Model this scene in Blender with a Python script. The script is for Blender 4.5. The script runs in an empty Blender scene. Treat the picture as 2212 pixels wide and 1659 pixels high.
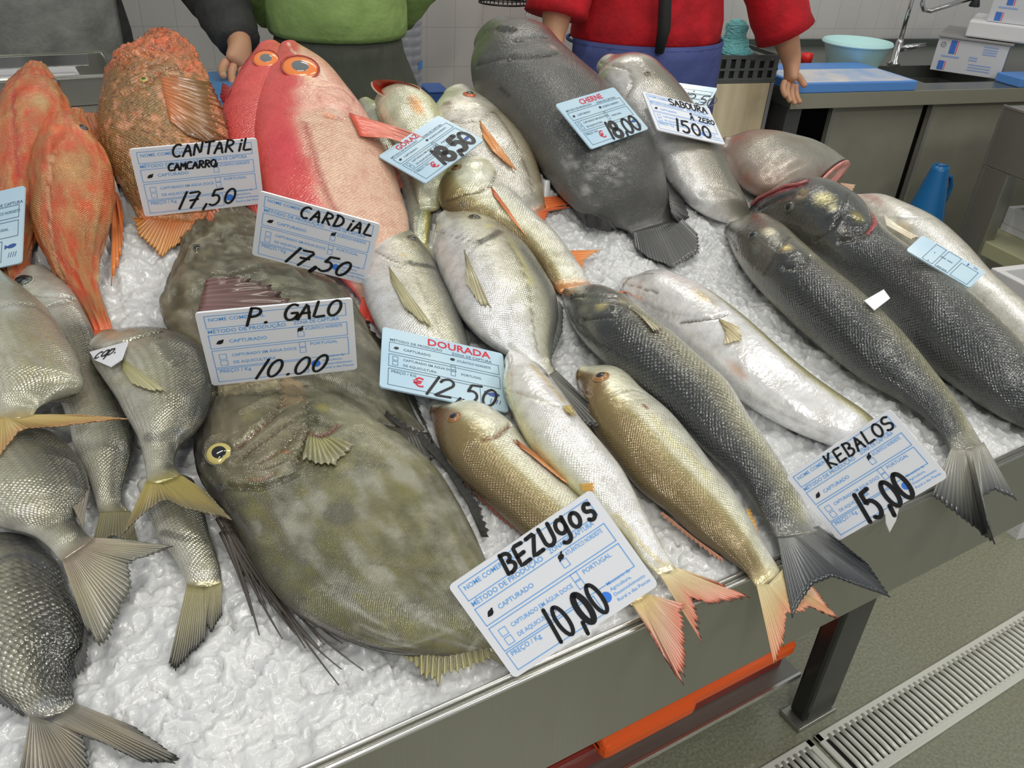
import bpy, bmesh, math, random
import numpy as np
from mathutils import Vector, Matrix

random.seed(7)
rng = np.random.default_rng(7)
sc = bpy.context.scene
COL = sc.collection

# ------------------------------------------------------------------ camera
FPX, CX, CY = 1789.0, 1106.0, 829.5
CAM = np.array([0.0, -0.362, 1.40])


def cam_basis():
    a = math.radians(57.8)
    th = math.radians(31.9)
    r = math.radians(3.8)
    hd = np.array([math.cos(a), math.sin(a), 0.0])
    r0 = np.array([math.sin(a), -math.cos(a), 0.0])
    fw = hd * math.cos(th) + np.array([0, 0, -math.sin(th)])
    u0 = np.cross(r0, fw)
    return r0 * math.cos(r) + u0 * math.sin(r), u0 * math.cos(r) - r0 * math.sin(r), fw


RT, UP, FW = cam_basis()
cam = bpy.data.cameras.new('camera')
cam.sensor_width = 36.0
cam.lens = FPX / 2212.0 * 36.0
cam.clip_start = 0.02
camo = bpy.data.objects.new('camera', cam)
m = np.eye(4)
m[:3, 0], m[:3, 1], m[:3, 2], m[:3, 3] = RT, UP, -FW, CAM
camo.matrix_world = Matrix(m.tolist())
COL.objects.link(camo)
sc.camera = camo

# ------------------------------------------------------------------ light
sc.view_settings.view_transform = 'Standard'
sc.view_settings.look = 'None'
sc.view_settings.gamma = 1.0
sc.view_settings.use_curve_mapping = False
sc.view_settings.exposure = 0.0
world = bpy.data.worlds.new('hall_light')
sc.world = world
world.use_nodes = True
world.node_tree.nodes['Background'].inputs[0].default_value = (0.93, 0.97, 1.0, 1)
world.node_tree.nodes['Background'].inputs[1].default_value = 0.36
ROT = math.radians(-10.84)          # the back wall stands at a slight angle to the fish counter
RU = np.array([math.cos(ROT), math.sin(ROT), 0.0])
RN = np.array([-math.sin(ROT), math.cos(ROT), 0.0])


def tube_light(name, x, y, z, lx, ly, w, rz=0.0, col=(1, 0.96, 0.87)):
    l = bpy.data.lights.new(name, 'AREA')
    l.shape = 'RECTANGLE'
    l.size, l.size_y = lx, ly
    l.energy = w
    l.color = col
    o = bpy.data.objects.new(name, l)
    o.location = (x, y, z)
    o.rotation_euler = (0, 0, rz)
    COL.objects.link(o)
    return o


tube_light('ceiling_tube_light', 0.1, 0.3, 3.0, 1.3, 0.10, 11.5, 0.2)
tube_light('ceiling_tube_light', 1.8, 0.5, 3.0, 1.3, 0.10, 11.5, 0.2)
tube_light('ceiling_tube_light', -0.6, -1.5, 2.7, 1.3, 0.10, 27, 0.9)
tube_light('ceiling_tube_light', 1.4, -1.7, 2.7, 1.3, 0.10, 23, 0.2)
tube_light('ceiling_tube_light', 3.0, -0.8, 2.9, 1.3, 0.10, 10, 0.2)
tube_light('ceiling_tube_light', 1.6, 1.9, 2.9, 1.3, 0.10, 9, -0.2)


# ------------------------------------------------------------------ picture rays onto real surfaces
def ice_z(Y):
    Y = np.asarray(Y, float)
    return 0.843 + 0.11 * Y + 0.42 * 0.05 * np.log1p(np.exp(np.clip((Y - 0.62) / 0.05, -60, 60)))


def ice_slope(Y):
    return 0.11 + 0.42 / (1 + np.exp(-np.clip((np.asarray(Y, float) - 0.62) / 0.05, -60, 60)))


def rays(px):
    px = np.asarray(px, float)
    d = FW + np.multiply.outer((px[..., 0] - CX) / FPX, RT) - np.multiply.outer((px[..., 1] - CY) / FPX, UP)
    return d / np.linalg.norm(d, axis=-1, keepdims=True)


def P_ice(px, h=0.0):
    """where the line of sight meets the surface h above the ice"""
    d = rays(px)
    lo = np.full(d.shape[:-1], 0.15)
    hi = np.full(d.shape[:-1], 5.0)
    for _ in range(44):
        mid = (lo + hi) / 2
        q = CAM + d * mid[..., None]
        up = q[..., 2] > ice_z(q[..., 1]) + h
        lo = np.where(up, mid, lo)
        hi = np.where(up, hi, mid)
    return CAM + d * ((lo + hi) / 2)[..., None]


def P_z(x, y, z):
    d = rays((x, y))
    return CAM + d * ((z - CAM[2]) / d[2])


def P_Y(x, y, Y):
    d = rays((x, y))
    return CAM + d * ((Y - CAM[1]) / d[1])


def P_n(x, y, n):
    d = rays((x, y))
    return CAM + d * ((n - RN @ CAM) / (RN @ d))


def proj(p):
    v = np.asarray(p, float) - CAM
    z = v @ FW
    return np.stack([CX + FPX * (v @ RT) / z, CY - FPX * (v @ UP) / z], -1)


def W(u, n, z):
    return RU * u + RN * n + np.array([0, 0, z])


def lin(c):
    c = np.asarray(c, float) / 255.0
    return np.where(c <= 0.04045, c / 12.92, ((c + 0.055) / 1.055) ** 2.4)


ILL = 0.60


def A(*c):
    """colour of a thing from the colour it has under the hall light"""
    return np.clip(lin(c) / ILL, 0.004, 0.9)


# ------------------------------------------------------------------ materials
MATS = {}


def mat(name, rgb=(0.5, 0.5, 0.5), rough=0.5, metal=0.0, spec=0.5, coat=0.0, noise=None, bump=None, alpha=1.0,
        trans=0.0, sss=0.0):
    if name in MATS:
        return MATS[name]
    M = bpy.data.materials.new(name)
    M.use_nodes = True
    nt = M.node_tree
    b = nt.nodes['Principled BSDF']
    b.inputs['Base Color'].default_value = (*rgb, 1)
    b.inputs['Roughness'].default_value = rough
    b.inputs['Metallic'].default_value = metal
    b.inputs['Specular IOR Level'].default_value = spec
    b.inputs['Coat Weight'].default_value = coat
    b.inputs['Coat Roughness'].default_value = 0.1
    b.inputs['Alpha'].default_value = alpha
    b.inputs['Transmission Weight'].default_value = trans
    if sss:
        b.inputs['Subsurface Weight'].default_value = sss
        b.inputs['Subsurface Radius'].default_value = (0.012, 0.013, 0.014)
        b.inputs['Subsurface Scale'].default_value = 1.0
    tc = nt.nodes.new('ShaderNodeTexCoord')
    if noise:       # (scale, second colour, amount, stretch)
        n = nt.nodes.new('ShaderNodeTexNoise')
        n.inputs['Scale'].default_value = noise[0]
        n.inputs['Detail'].default_value = 6
        mp = nt.nodes.new('ShaderNodeMapping')
        mp.inputs['Scale'].default_value = noise[3] if len(noise) > 3 else (1, 1, 1)
        nt.links.new(tc.outputs['Object'], mp.inputs[0])
        nt.links.new(mp.outputs[0], n.inputs['Vector'])
        r = nt.nodes.new('ShaderNodeMapRange')
        r.inputs['From Min'].default_value = 0.35
        r.inputs['From Max'].default_value = 0.68
        r.inputs['To Max'].default_value = noise[2]
        nt.links.new(n.outputs['Fac'], r.inputs['Value'])
        mx = nt.nodes.new('ShaderNodeMix')
        mx.data_type = 'RGBA'
        mx.inputs['A'].default_value = (*rgb, 1)
        mx.inputs['B'].default_value = (*noise[1], 1)
        nt.links.new(r.outputs['Result'], mx.inputs['Factor'])
        nt.links.new(mx.outputs['Result'], b.inputs['Base Color'])
    if bump:        # (scale, strength, distance)
        n2 = nt.nodes.new('ShaderNodeTexNoise')
        n2.inputs['Scale'].default_value = bump[0]
        n2.inputs['Detail'].default_value = 4
        mp2 = nt.nodes.new('ShaderNodeMapping')
        mp2.inputs['Scale'].default_value = bump[3] if len(bump) > 3 else (1, 1, 1)
        nt.links.new(tc.outputs['Object'], mp2.inputs[0])
        nt.links.new(mp2.outputs[0], n2.inputs['Vector'])
        bp = nt.nodes.new('ShaderNodeBump')
        bp.inputs['Strength'].default_value = bump[1]
        bp.inputs['Distance'].default_value = bump[2]
        nt.links.new(n2.outputs['Fac'], bp.inputs['Height'])
        nt.links.new(bp.outputs['Normal'], b.inputs['Normal'])
    MATS[name] = M
    return M


def skin_mat(name, cell=0.004, bump=0.35, edge=0.3, nscale=60, namt=0.25, ncol=(0.1, 0.1, 0.09), rough=0.28, metal=0.1,
             coat=0.6, sparkle=1.0):
    """wet scaly fish skin: painted pigment, mottling noise, overlapping scales in the skin's own coordinates"""
    if name in MATS:
        return MATS[name]
    M = bpy.data.materials.new(name)
    M.use_nodes = True
    nt = M.node_tree
    L = nt.links.new
    b = nt.nodes['Principled BSDF']
    b.inputs['Roughness'].default_value = rough
    b.inputs['Metallic'].default_value = metal
    b.inputs['Coat Weight'].default_value = coat
    b.inputs['Coat Roughness'].default_value = 0.09
    at = nt.nodes.new('ShaderNodeAttribute')
    at.attribute_name = 'pigment'
    sclat = nt.nodes.new('ShaderNodeAttribute')
    sclat.attribute_name = 'scaliness'
    tc = nt.nodes.new('ShaderNodeTexCoord')
    no = nt.nodes.new('ShaderNodeTexNoise')
    no.inputs['Scale'].default_value = nscale
    no.inputs['Detail'].default_value = 5
    no.inputs['Roughness'].default_value = 0.65
    L(tc.outputs['Object'], no.inputs['Vector'])
    mr = nt.nodes.new('ShaderNodeMapRange')
    mr.inputs['From Min'].default_value = 0.42
    mr.inputs['From Max'].default_value = 0.66
    mr.inputs['To Max'].default_value = namt
    L(no.outputs['Fac'], mr.inputs['Value'])
    mx = nt.nodes.new('ShaderNodeMix')
    mx.data_type = 'RGBA'
    L(mr.outputs['Result'], mx.inputs['Factor'])
    L(at.outputs['Color'], mx.inputs['A'])
    mx.inputs['B'].default_value = (*ncol, 1)
    uv = nt.nodes.new('ShaderNodeUVMap')
    mp = nt.nodes.new('ShaderNodeMapping')
    mp.inputs['Rotation'].default_value = (0, 0, math.radians(45))
    mp.inputs['Scale'].default_value = (1 / cell, 1 / cell, 1)
    L(uv.outputs[0], mp.inputs[0])
    vo = nt.nodes.new('ShaderNodeTexVoronoi')
    vo.voronoi_dimensions = '2D'
    vo.inputs['Scale'].default_value = 1.0
    vo.inputs['Randomness'].default_value = 0.28
    L(mp.outputs[0], vo.inputs['Vector'])
    ed = nt.nodes.new('ShaderNodeMapRange')
    ed.inputs['From Min'].default_value = 0.28
    ed.inputs['From Max'].default_value = 0.68
    ed.inputs['To Max'].default_value = edge
    L(vo.outputs['Distance'], ed.inputs['Value'])
    mul = nt.nodes.new('ShaderNodeMath')
    mul.operation = 'MULTIPLY'
    L(ed.outputs['Result'], mul.inputs[0])
    L(sclat.outputs['Fac'], mul.inputs[1])
    dk = nt.nodes.new('ShaderNodeMix')
    dk.data_type = 'RGBA'
    L(mul.outputs[0], dk.inputs['Factor'])
    L(mx.outputs['Result'], dk.inputs['A'])
    hs = nt.nodes.new('ShaderNodeMix')
    hs.data_type = 'RGBA'
    hs.blend_type = 'MULTIPLY'
    hs.inputs['Factor'].default_value = 1.0
    L(mx.outputs['Result'], hs.inputs['A'])
    hs.inputs['B'].default_value = (0.25, 0.25, 0.24, 1)
    L(hs.outputs['Result'], dk.inputs['B'])
    L(dk.outputs['Result'], b.inputs['Base Color'])
    m1 = nt.nodes.new('ShaderNodeMath')
    m1.operation = 'MULTIPLY'
    L(vo.outputs['Distance'], m1.inputs[0])
    L(sclat.outputs['Fac'], m1.inputs[1])
    n3 = nt.nodes.new('ShaderNodeTexNoise')
    n3.inputs['Scale'].default_value = 190
    n3.inputs['Detail'].default_value = 3
    L(tc.outputs['Object'], n3.inputs['Vector'])
    m2 = nt.nodes.new('ShaderNodeMath')
    m2.operation = 'MULTIPLY_ADD'
    L(n3.outputs['Fac'], m2.inputs[0])
    m2.inputs[1].default_value = -0.9 * sparkle
    L(m1.outputs[0], m2.inputs[2])
    bp = nt.nodes.new('ShaderNodeBump')
    bp.invert = True
    bp.inputs['Strength'].default_value = bump
    bp.inputs['Distance'].default_value = 0.002
    L(m2.outputs[0], bp.inputs['Height'])
    L(bp.outputs['Normal'], b.inputs['Normal'])
    L(bp.outputs['Normal'], b.inputs['Coat Normal'])
    MATS[name] = M
    return M


def fin_mat():
    if 'fin_membrane' in MATS:
        return MATS['fin_membrane']
    M = bpy.data.materials.new('fin_membrane')
    M.use_nodes = True
    nt = M.node_tree
    b = nt.nodes['Principled BSDF']
    b.inputs['Roughness'].default_value = 0.25
    b.inputs['Coat Weight'].default_value = 0.6
    b.inputs['Coat Roughness'].default_value = 0.12
    at = nt.nodes.new('ShaderNodeAttribute')
    at.attribute_name = 'pigment'
    nt.links.new(at.outputs['Color'], b.inputs['Base Color'])
    al = nt.nodes.new('ShaderNodeAttribute')
    al.attribute_name = 'opacity'
    nt.links.new(al.outputs['Fac'], b.inputs['Alpha'])
    MATS['fin_membrane'] = M
    return M


# ------------------------------------------------------------------ objects
ROOTM = {}


def tag(o, label=None, cat=None, group=None, kind=None):
    if label:
        o['label'] = label
    if cat:
        o['category'] = cat
    if group:
        o['group'] = group
    if kind:
        o['kind'] = kind
    return o


def thing(name, label, cat, loc=(0, 0, 0), rz=0.0, group=None, M=None):
    o = bpy.data.objects.new(name, None)
    o.empty_display_size = 0.02
    if M is None:
        M = Matrix.Translation(Vector([float(v) for v in loc])) @ Matrix.Rotation(rz, 4, 'Z')
    o.matrix_world = M
    ROOTM[o] = M.copy()
    COL.objects.link(o)
    return tag(o, label, cat, group)


def to_local(V, parent):
    if parent is None:
        return V
    Mi = np.array(ROOTM[parent].inverted())
    return V @ Mi[:3, :3].T + Mi[:3, 3]


def mobj(name, V, Fs, material, parent=None, smooth=True, world=True, attrs=None, uv=None, loc=None, rz=0.0):
    """one mesh object; V in world coordinates unless world=False"""
    V = np.asarray(V, float).reshape(-1, 3)
    me = bpy.data.meshes.new(name)
    if parent is not None and world:
        V = to_local(V, parent)
    if isinstance(Fs, np.ndarray):
        nf, k = Fs.shape
        me.vertices.add(len(V))
        me.vertices.foreach_set('co', V.astype(np.float32).ravel())
        me.loops.add(nf * k)
        me.loops.foreach_set('vertex_index', Fs.astype(np.int32).ravel())
        me.polygons.add(nf)
        me.polygons.foreach_set('loop_start', np.arange(0, nf * k, k, dtype=np.int32))
        me.polygons.foreach_set('loop_total', np.full(nf, k, dtype=np.int32))
        me.update(calc_edges=True)
    else:
        me.from_pydata(V.tolist(), [], [list(map(int, f)) for f in Fs])
    me.polygons.foreach_set('use_smooth', np.full(len(me.polygons), bool(smooth)))
    if attrs:
        for k, v in attrs.items():
            v = np.asarray(v, np.float32)
            if v.ndim == 2:
                a = me.color_attributes.new(k, 'FLOAT_COLOR', 'POINT')
                rgba = np.ones((len(V), 4), np.float32)
                rgba[:, :3] = v
                a.data.foreach_set('color', rgba.ravel())
            else:
                a = me.attributes.new(k, 'FLOAT', 'POINT')
                a.data.foreach_set('value', v.ravel())
    if uv is not None:
        u = me.uv_layers.new(name='UVMap')
        li = np.empty(len(me.loops), np.int32)
        me.loops.foreach_get('vertex_index', li)
        u.data.foreach_set('uv', np.asarray(uv, np.float32)[li].ravel())
    me.validate()
    me.update()
    if isinstance(material, (list, tuple)):
        for mm in material:
            me.materials.append(mm)
    else:
        me.materials.append(material)
    o = bpy.data.objects.new(name, me)
    COL.objects.link(o)
    if parent is not None:
        o.parent = parent
        ROOTM[o] = ROOTM[parent]
    elif loc is not None:
        Mx = Matrix.Translation(Vector([float(v) for v in loc])) @ Matrix.Rotation(rz, 4, 'Z')
        o.matrix_world = Mx
        ROOTM[o] = Mx
    else:
        ROOTM[o] = Matrix.Identity(4)
    return o


class MB:
    """collects solids, builds them as one mesh object"""

    def __init__(s):
        s.v, s.f, s.n = [], [], 0

    def add(s, V, Fs):
        s.v.append(np.asarray(V, float).reshape(-1, 3))
        s.f += [[i + s.n for i in f] for f in Fs]
        s.n += len(s.v[-1])

    def box(s, x0, x1, y0, y1, z0, z1, bev=0.0, M=None):
        bm = bmesh.new()
        bmesh.ops.create_cube(bm, size=1.0)
        for v in bm.verts:
            v.co = Vector(((x0 + x1) / 2 + v.co.x * (x1 - x0), (y0 + y1) / 2 + v.co.y * (y1 - y0),
                           (z0 + z1) / 2 + v.co.z * (z1 - z0)))
        if bev:
            bmesh.ops.bevel(bm, geom=list(bm.edges), offset=bev, segments=2, affect='EDGES', profile=0.5)
        s.bm(bm, M)

    def bm(s, bm, M=None):
        bm.verts.index_update()
        V = [(M @ v.co if M else v.co)[:] for v in bm.verts]
        s.add(V, [[v.index for v in f.verts] for f in bm.faces])
        bm.free()

    def tube(s, pts, r, k=10, caps=True):
        P = np.asarray(pts, float)
        R = np.full(len(P), r, float) if np.isscalar(r) else np.asarray(r, float)
        T = np.gradient(P, axis=0)
        T /= np.linalg.norm(T, axis=1, keepdims=True) + 1e-12
        ref = np.array([0, 0, 1.0]) if abs(T[0][2]) < 0.9 else np.array([1.0, 0, 0])
        V = []
        a = np.cross(T[0], ref)
        a /= np.linalg.norm(a)
        for i in range(len(P)):
            a = a - T[i] * (a @ T[i])
            a /= np.linalg.norm(a)
            b = np.cross(T[i], a)
            for j in range(k):
                t = 2 * math.pi * j / k
                V.append(P[i] + R[i] * (a * math.cos(t) + b * math.sin(t)))
        Fs = [[i * k + j, i * k + (j + 1) % k, (i + 1) * k + (j + 1) % k, (i + 1) * k + j] for i in range(len(P) - 1)
              for j in range(k)]
        if caps:
            Fs += [list(range(k))[::-1], [(len(P) - 1) * k + j for j in range(k)]]
        s.add(V, Fs)

    def lathe(s, prof, c=(0, 0, 0), k=32, sx=1.0, sy=1.0, close=False):
        V = [(c[0] + r * sx * math.cos(2 * math.pi * j / k), c[1] + r * sy * math.sin(2 * math.pi * j / k), c[2] + z)
             for r, z in prof for j in range(k)]
        Fs = [[i * k + j, i * k + (j + 1) % k, (i + 1) * k + (j + 1) % k, (i + 1) * k + j] for i in range(len(prof) - 1)
              for j in range(k)]
        if close:
            Fs += [list(range(k))[::-1], [(len(prof) - 1) * k + j for j in range(k)]]
        s.add(V, Fs)

    def loft(s, secs, k=28, caps=True):
        """secs: (centre, half x, half y, squareness) elliptical sections"""
        V = []
        for c, hx, hy in secs:
            for j in range(k):
                t = 2 * math.pi * j / k
                V.append((c[0] + hx * math.cos(t), c[1] + hy * math.sin(t), c[2]))
        n = len(secs)
        Fs = [[i * k + j, i * k + (j + 1) % k, (i + 1) * k + (j + 1) % k, (i + 1) * k + j] for i in range(n - 1) for j in
              range(k)]
        if caps:
            Fs += [list(range(k))[::-1], [(n - 1) * k + j for j in range(k)]]
        s.add(V, Fs)

    def build(s, name, material, parent=None, world=False, smooth=False, loc=None, rz=0.0):
        o = mobj(name, np.concatenate(s.v), s.f, material, parent, smooth, world, loc=loc, rz=rz)
        return o


def vnoise(x, y, seed=0):
    """smooth value noise on arrays"""
    xi, yi = np.floor(x).astype(int), np.floor(y).astype(int)
    xf, yf = x - xi, y - yi
    xf = xf * xf * (3 - 2 * xf)
    yf = yf * yf * (3 - 2 * yf)

    def h(a, b):
        n = (a * 374761393 + b * 668265263 + seed * 974634777) & 0x7fffffff
        n = ((n ^ (n >> 13)) * 1274126177) & 0x7fffffff
        return ((n ^ (n >> 16)) & 0xffff) / 65535.0
    return (h(xi, yi) * (1 - xf) + h(xi + 1, yi) * xf) * (1 - yf) + (h(xi, yi + 1) * (1 - xf) + h(xi + 1, yi + 1) * xf) * yf


def smooth(a, b, x):
    t = np.clip((x - a) / (b - a), 0, 1)
    return t * t * (3 - 2 * t)


def spline(ts, vals, tq):
    ts, vals = np.asarray(ts, float), np.asarray(vals, float)
    if vals.ndim == 1:
        return spline(ts, vals[:, None], tq)[:, 0]
    d = np.diff(vals, axis=0) / np.diff(ts)[:, None]
    mm = np.empty_like(vals)
    mm[0], mm[-1] = d[0], d[-1]
    w = np.diff(ts)
    for i in range(1, len(ts) - 1):
        mm[i] = (d[i - 1] * w[i] + d[i] * w[i - 1]) / (w[i] + w[i - 1])
    k = np.clip(np.searchsorted(ts, tq, side='right') - 1, 0, len(ts) - 2)
    h = w[k]
    t = (tq - ts[k]) / h
    t = t[:, None]
    h = h[:, None]
    return ((2 * t ** 3 - 3 * t ** 2 + 1) * vals[k] + (t ** 3 - 2 * t ** 2 + t) * h * mm[k] + (-2 * t ** 3 + 3 * t ** 2) *
            vals[k + 1] + (t ** 3 - t ** 2) * h * mm[k + 1])


def norm(v):
    return v / (np.linalg.norm(v, axis=-1, keepdims=True) + 1e-12)

# ------------------------------------------------------------------ fish
def flatc(rgb, rough=0.15, name=None, coat=0.6):
    rgb = tuple(float(v) for v in rgb)
    return mat(name or 'tone_%02x%02x%02x' % tuple(int(255 * min(1, v ** 0.4545)) for v in rgb), rgb, rough, coat=coat)


FISHES = []


class Fish:
    def __init__(s, name, label, pairs, k=0.6, lift=0.0, back=180, q=1.0, caps=(0.9, 0.4), group=None, cat='fish', J=73,
                 den=3.6, sink=0.9):
        P = np.array(pairs, float)
        a0, b0 = P[:, :2], P[:, 2:]
        c0 = (a0 + b0) / 2
        ts = np.r_[0, np.cumsum(np.linalg.norm(np.diff(c0, axis=0), axis=1) + 1e-3)]
        R = int(np.clip(ts[-1] / den, 50, 250))
        tq = np.linspace(0, ts[-1], R)
        a, b = spline(ts, a0, tq), spline(ts, b0, tq)
        lf = np.interp(tq, ts, np.full(len(ts), float(lift)) if np.isscalar(lift) else np.interp(
            np.linspace(0, 1, len(ts)), np.linspace(0, 1, len(lift)), lift))
        kk = np.interp(tq / ts[-1], [0, 1], [k, k]) if np.isscalar(k) else np.interp(tq / ts[-1], np.linspace(0, 1, len(k)), k)
        if caps[1] > 0.1:
            kk = kk * (1 - 0.6 * smooth(0.86, 1.0, tq / ts[-1]))       # the tail stalk flattens into the fin
        c = (a + b) / 2
        w = np.linalg.norm(b - a, axis=1) / 2
        e = (b - a) / (2 * w[:, None] + 1e-9)
        bb = np.full(R, 0.015)
        for _ in range(5):
            h = lf + bb * sink
            c3 = P_ice(c, h)
            S = norm(P_ice(c + 3 * e, h) - P_ice(c - 3 * e, h))
            sl = ice_slope(c3[:, 1])
            N = norm(np.stack([np.zeros(R), -sl, np.ones(R)], 1))
            N = norm(N - S * np.sum(N * S, 1, keepdims=True))
            base = proj(c3)
            Se = np.sum((proj(c3 + S * 1e-3) - base) / 1e-3 * e, 1)
            Ne = np.sum((proj(c3 + N * 1e-3) - base) / 1e-3 * e, 1)
            aa = w / np.sqrt(Se ** 2 + (kk * Ne) ** 2)
            bb = kk * aa
            bb = np.convolve(np.pad(bb, 4, mode='edge'), np.ones(9) / 9, 'valid')
        T0 = norm(c3[0] - c3[2])
        T1 = norm(c3[-1] - c3[-3])
        # rounded ends
        ph = np.linspace(0.12, 1, 7) * math.pi / 2

        def capr(i, T, rc):
            return ([c3[i] + T * (0.5 * (aa[i] + bb[i])) * rc * math.sin(p) for p in ph], [max(math.cos(p), 0.002) for p in ph])
        hc, hs = capr(0, T0, caps[0])
        tcp, tsx = capr(-1, T1, caps[1])
        C3 = np.concatenate([np.array(hc)[::-1], c3, np.array(tcp)])
        SC = np.r_[np.array(hs)[::-1], np.ones(R), np.array(tsx)]

        def ext(x):
            return np.concatenate([np.repeat(x[:1], 7, 0), x, np.repeat(x[-1:], 7, 0)])
        S, N, aa, bb = ext(S), ext(N), ext(aa) * SC, ext(bb) * SC
        th = -math.pi / 2 + np.linspace(0, 2 * math.pi, J)
        ct, st = np.cos(th), np.sin(th)
        st = np.sign(st) * np.abs(st) ** q
        s.V = C3[:, None] - S[:, None] * (aa[:, None] * ct)[..., None] + N[:, None] * (bb[:, None] * st)[..., None]
        s.C3, s.aa, s.bb, s.Nup, s.Sd = C3, aa, bb, N, S
        s.R, s.J = len(C3), J
        s.th = th
        s.s = np.clip((np.arange(s.R) - 7) / (R - 1.0), 0, 1)[:, None] * np.ones((1, J))
        bk = back if not np.isscalar(back) else [back, back]
        bkr = np.radians(np.interp(s.s[:, 0], np.linspace(0, 1, len(bk)), bk))
        s.d = np.cos(th[None] - bkr[:, None])
        s.u = np.r_[0, np.cumsum(np.linalg.norm(np.diff(C3, axis=0), axis=1))]
        s.rm = np.percentile(aa + bb, 70) / 2
        s.normals()
        s.col = np.full((s.R, J, 3), 0.3)
        s.scl = np.ones((s.R, J))
        s.root = thing(name, label, cat, C3[len(C3) // 2] - N[len(C3) // 2] * bb[len(C3) // 2], group=group)
        s.name = name
        s.label = label
        FISHES.append(s)

    def normals(s):
        du = np.gradient(s.V, axis=0)
        dv = np.gradient(s.V, axis=1)
        n = norm(np.cross(du, dv))
        out = s.V - s.C3[:, None]
        if np.sum(n * out) < 0:
            n = -n
            s.flip = True
        else:
            s.flip = False
        s.N = n
        s.px = proj(s.V)
        s.face = np.sum(n * (CAM - s.V), -1) > 0.0

    def ramp(s, stops):
        x = [p[0] for p in stops]
        c = np.array([p[1] for p in stops])
        for i in range(3):
            s.col[..., i] = np.interp(s.d, x, c[:, i])

    def mixin(s, msk, c):
        s.col += (np.asarray(c) - s.col) * np.clip(msk, 0, 1)[..., None]

    def at(s, px, off=0.0):
        """point on the skin seen at this place, and its normal"""
        d2 = np.sum((s.px - np.asarray(px, float)) ** 2, -1)
        d2 = np.where(s.face, d2, 1e9)
        i = np.unravel_index(np.argmin(d2), d2.shape)
        return s.V[i] + s.N[i] * off, s.N[i], i

    def surf(s, px, off=0.002):
        out = []
        for p in px:
            q, n, i = s.at(p)
            r = rays(p)
            t = ((q - CAM) @ FW) / (r @ FW)
            out.append(CAM + r * t + n * off)
        return np.array(out)

    def mpp(s, p):
        return ((p - CAM) @ FW) / FPX

    def blob(s, px, r, c, amt=1.0, soft=0.6, asp=None):
        q, n, _ = s.at(px)
        rr = r * s.mpp(q)
        D = s.V - q
        if asp:       # (angle in the picture, ratio)
            ax = norm(s.at((px[0] + 6 * math.cos(asp[0]), px[1] + 6 * math.sin(asp[0])))[0] - q)
            al = D @ ax
            D = D - ax * (al * (1 - 1 / asp[1]))[..., None]
        m_ = 1 - smooth(1 - soft, 1.0, np.linalg.norm(D, axis=-1) / rr)
        s.mixin(m_ * amt, c)
        return m_

    def _dist(s, poly):
        P = np.array(poly, float)
        seg = np.r_[0, np.cumsum(np.linalg.norm(np.diff(P, axis=0), axis=1))]
        tq = np.linspace(0, seg[-1], max(8, int(seg[-1] / 3)))
        Q = spline(seg, P, tq) if len(P) > 2 else np.stack([np.interp(tq, seg, P[:, i]) for i in (0, 1)], 1)
        pts = np.array([s.at(p)[0] for p in Q])
        for _ in range(4):
            pts[1:-1] = (pts[:-2] + 2 * pts[1:-1] + pts[2:]) / 4
        D = np.full((s.R, s.J), 9.0)
        for p in pts:
            D = np.minimum(D, np.linalg.norm(s.V - p, axis=-1))
        return D, s.mpp(pts[len(pts) // 2])

    def stroke(s, poly, w, c, amt=1.0, groove=0.0):
        D, mp_ = s._dist(poly)
        m_ = 1 - smooth(0.5, 1.45, D / (w * mp_))
        s.mixin(m_ * amt, c)
        if groove:
            m2 = 1 - smooth(0.0, 1.0, D / (2.2 * w * mp_))
            s.V -= s.N * (m2 * groove)[..., None]
            s.normals()

    def relief(s, poly, w, h):
        D, mp_ = s._dist(poly)
        s.V += s.N * ((1 - smooth(0.0, 1.0, D / (w * mp_))) * h)[..., None]
        s.normals()

    def inside(s, poly):
        """1 where a skin point lies inside the outline (as seen), soft edge none"""
        P = np.array(poly, float)
        x, y = s.px[..., 0], s.px[..., 1]
        r = np.zeros(x.shape, bool)
        j = len(P) - 1
        for i in range(len(P)):
            c = ((P[i, 1] > y) != (P[j, 1] > y)) & (x < (P[j, 0] - P[i, 0]) * (y - P[i, 1]) / (P[j, 1] - P[i, 1] + 1e-9) + P[i, 0])
            r ^= c
            j = i
        return r & s.face

    def build(s, material, name='body', label=None):
        idx = np.arange(s.R * s.J).reshape(s.R, s.J)
        q = np.stack([idx[:-1, :-1], idx[1:, :-1], idx[1:, 1:], idx[:-1, 1:]], -1).reshape(-1, 4)
        if s.flip:
            q = q[:, ::-1]
        tip = [idx[0, :-1], idx[-1, :-1][::-1]]
        uv = np.stack([s.u[:, None] * np.ones((1, s.J)), (s.th * s.rm)[None] * np.ones((s.R, 1))], -1).reshape(-1, 2)
        V = s.V.reshape(-1, 3)
        o = mobj(name, V, q, material, s.root, attrs={'pigment': s.col.reshape(-1, 3), 'scaliness': s.scl.ravel()}, uv=uv)
        if label:
            o['label'] = label
        s.body = o
        return o

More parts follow.
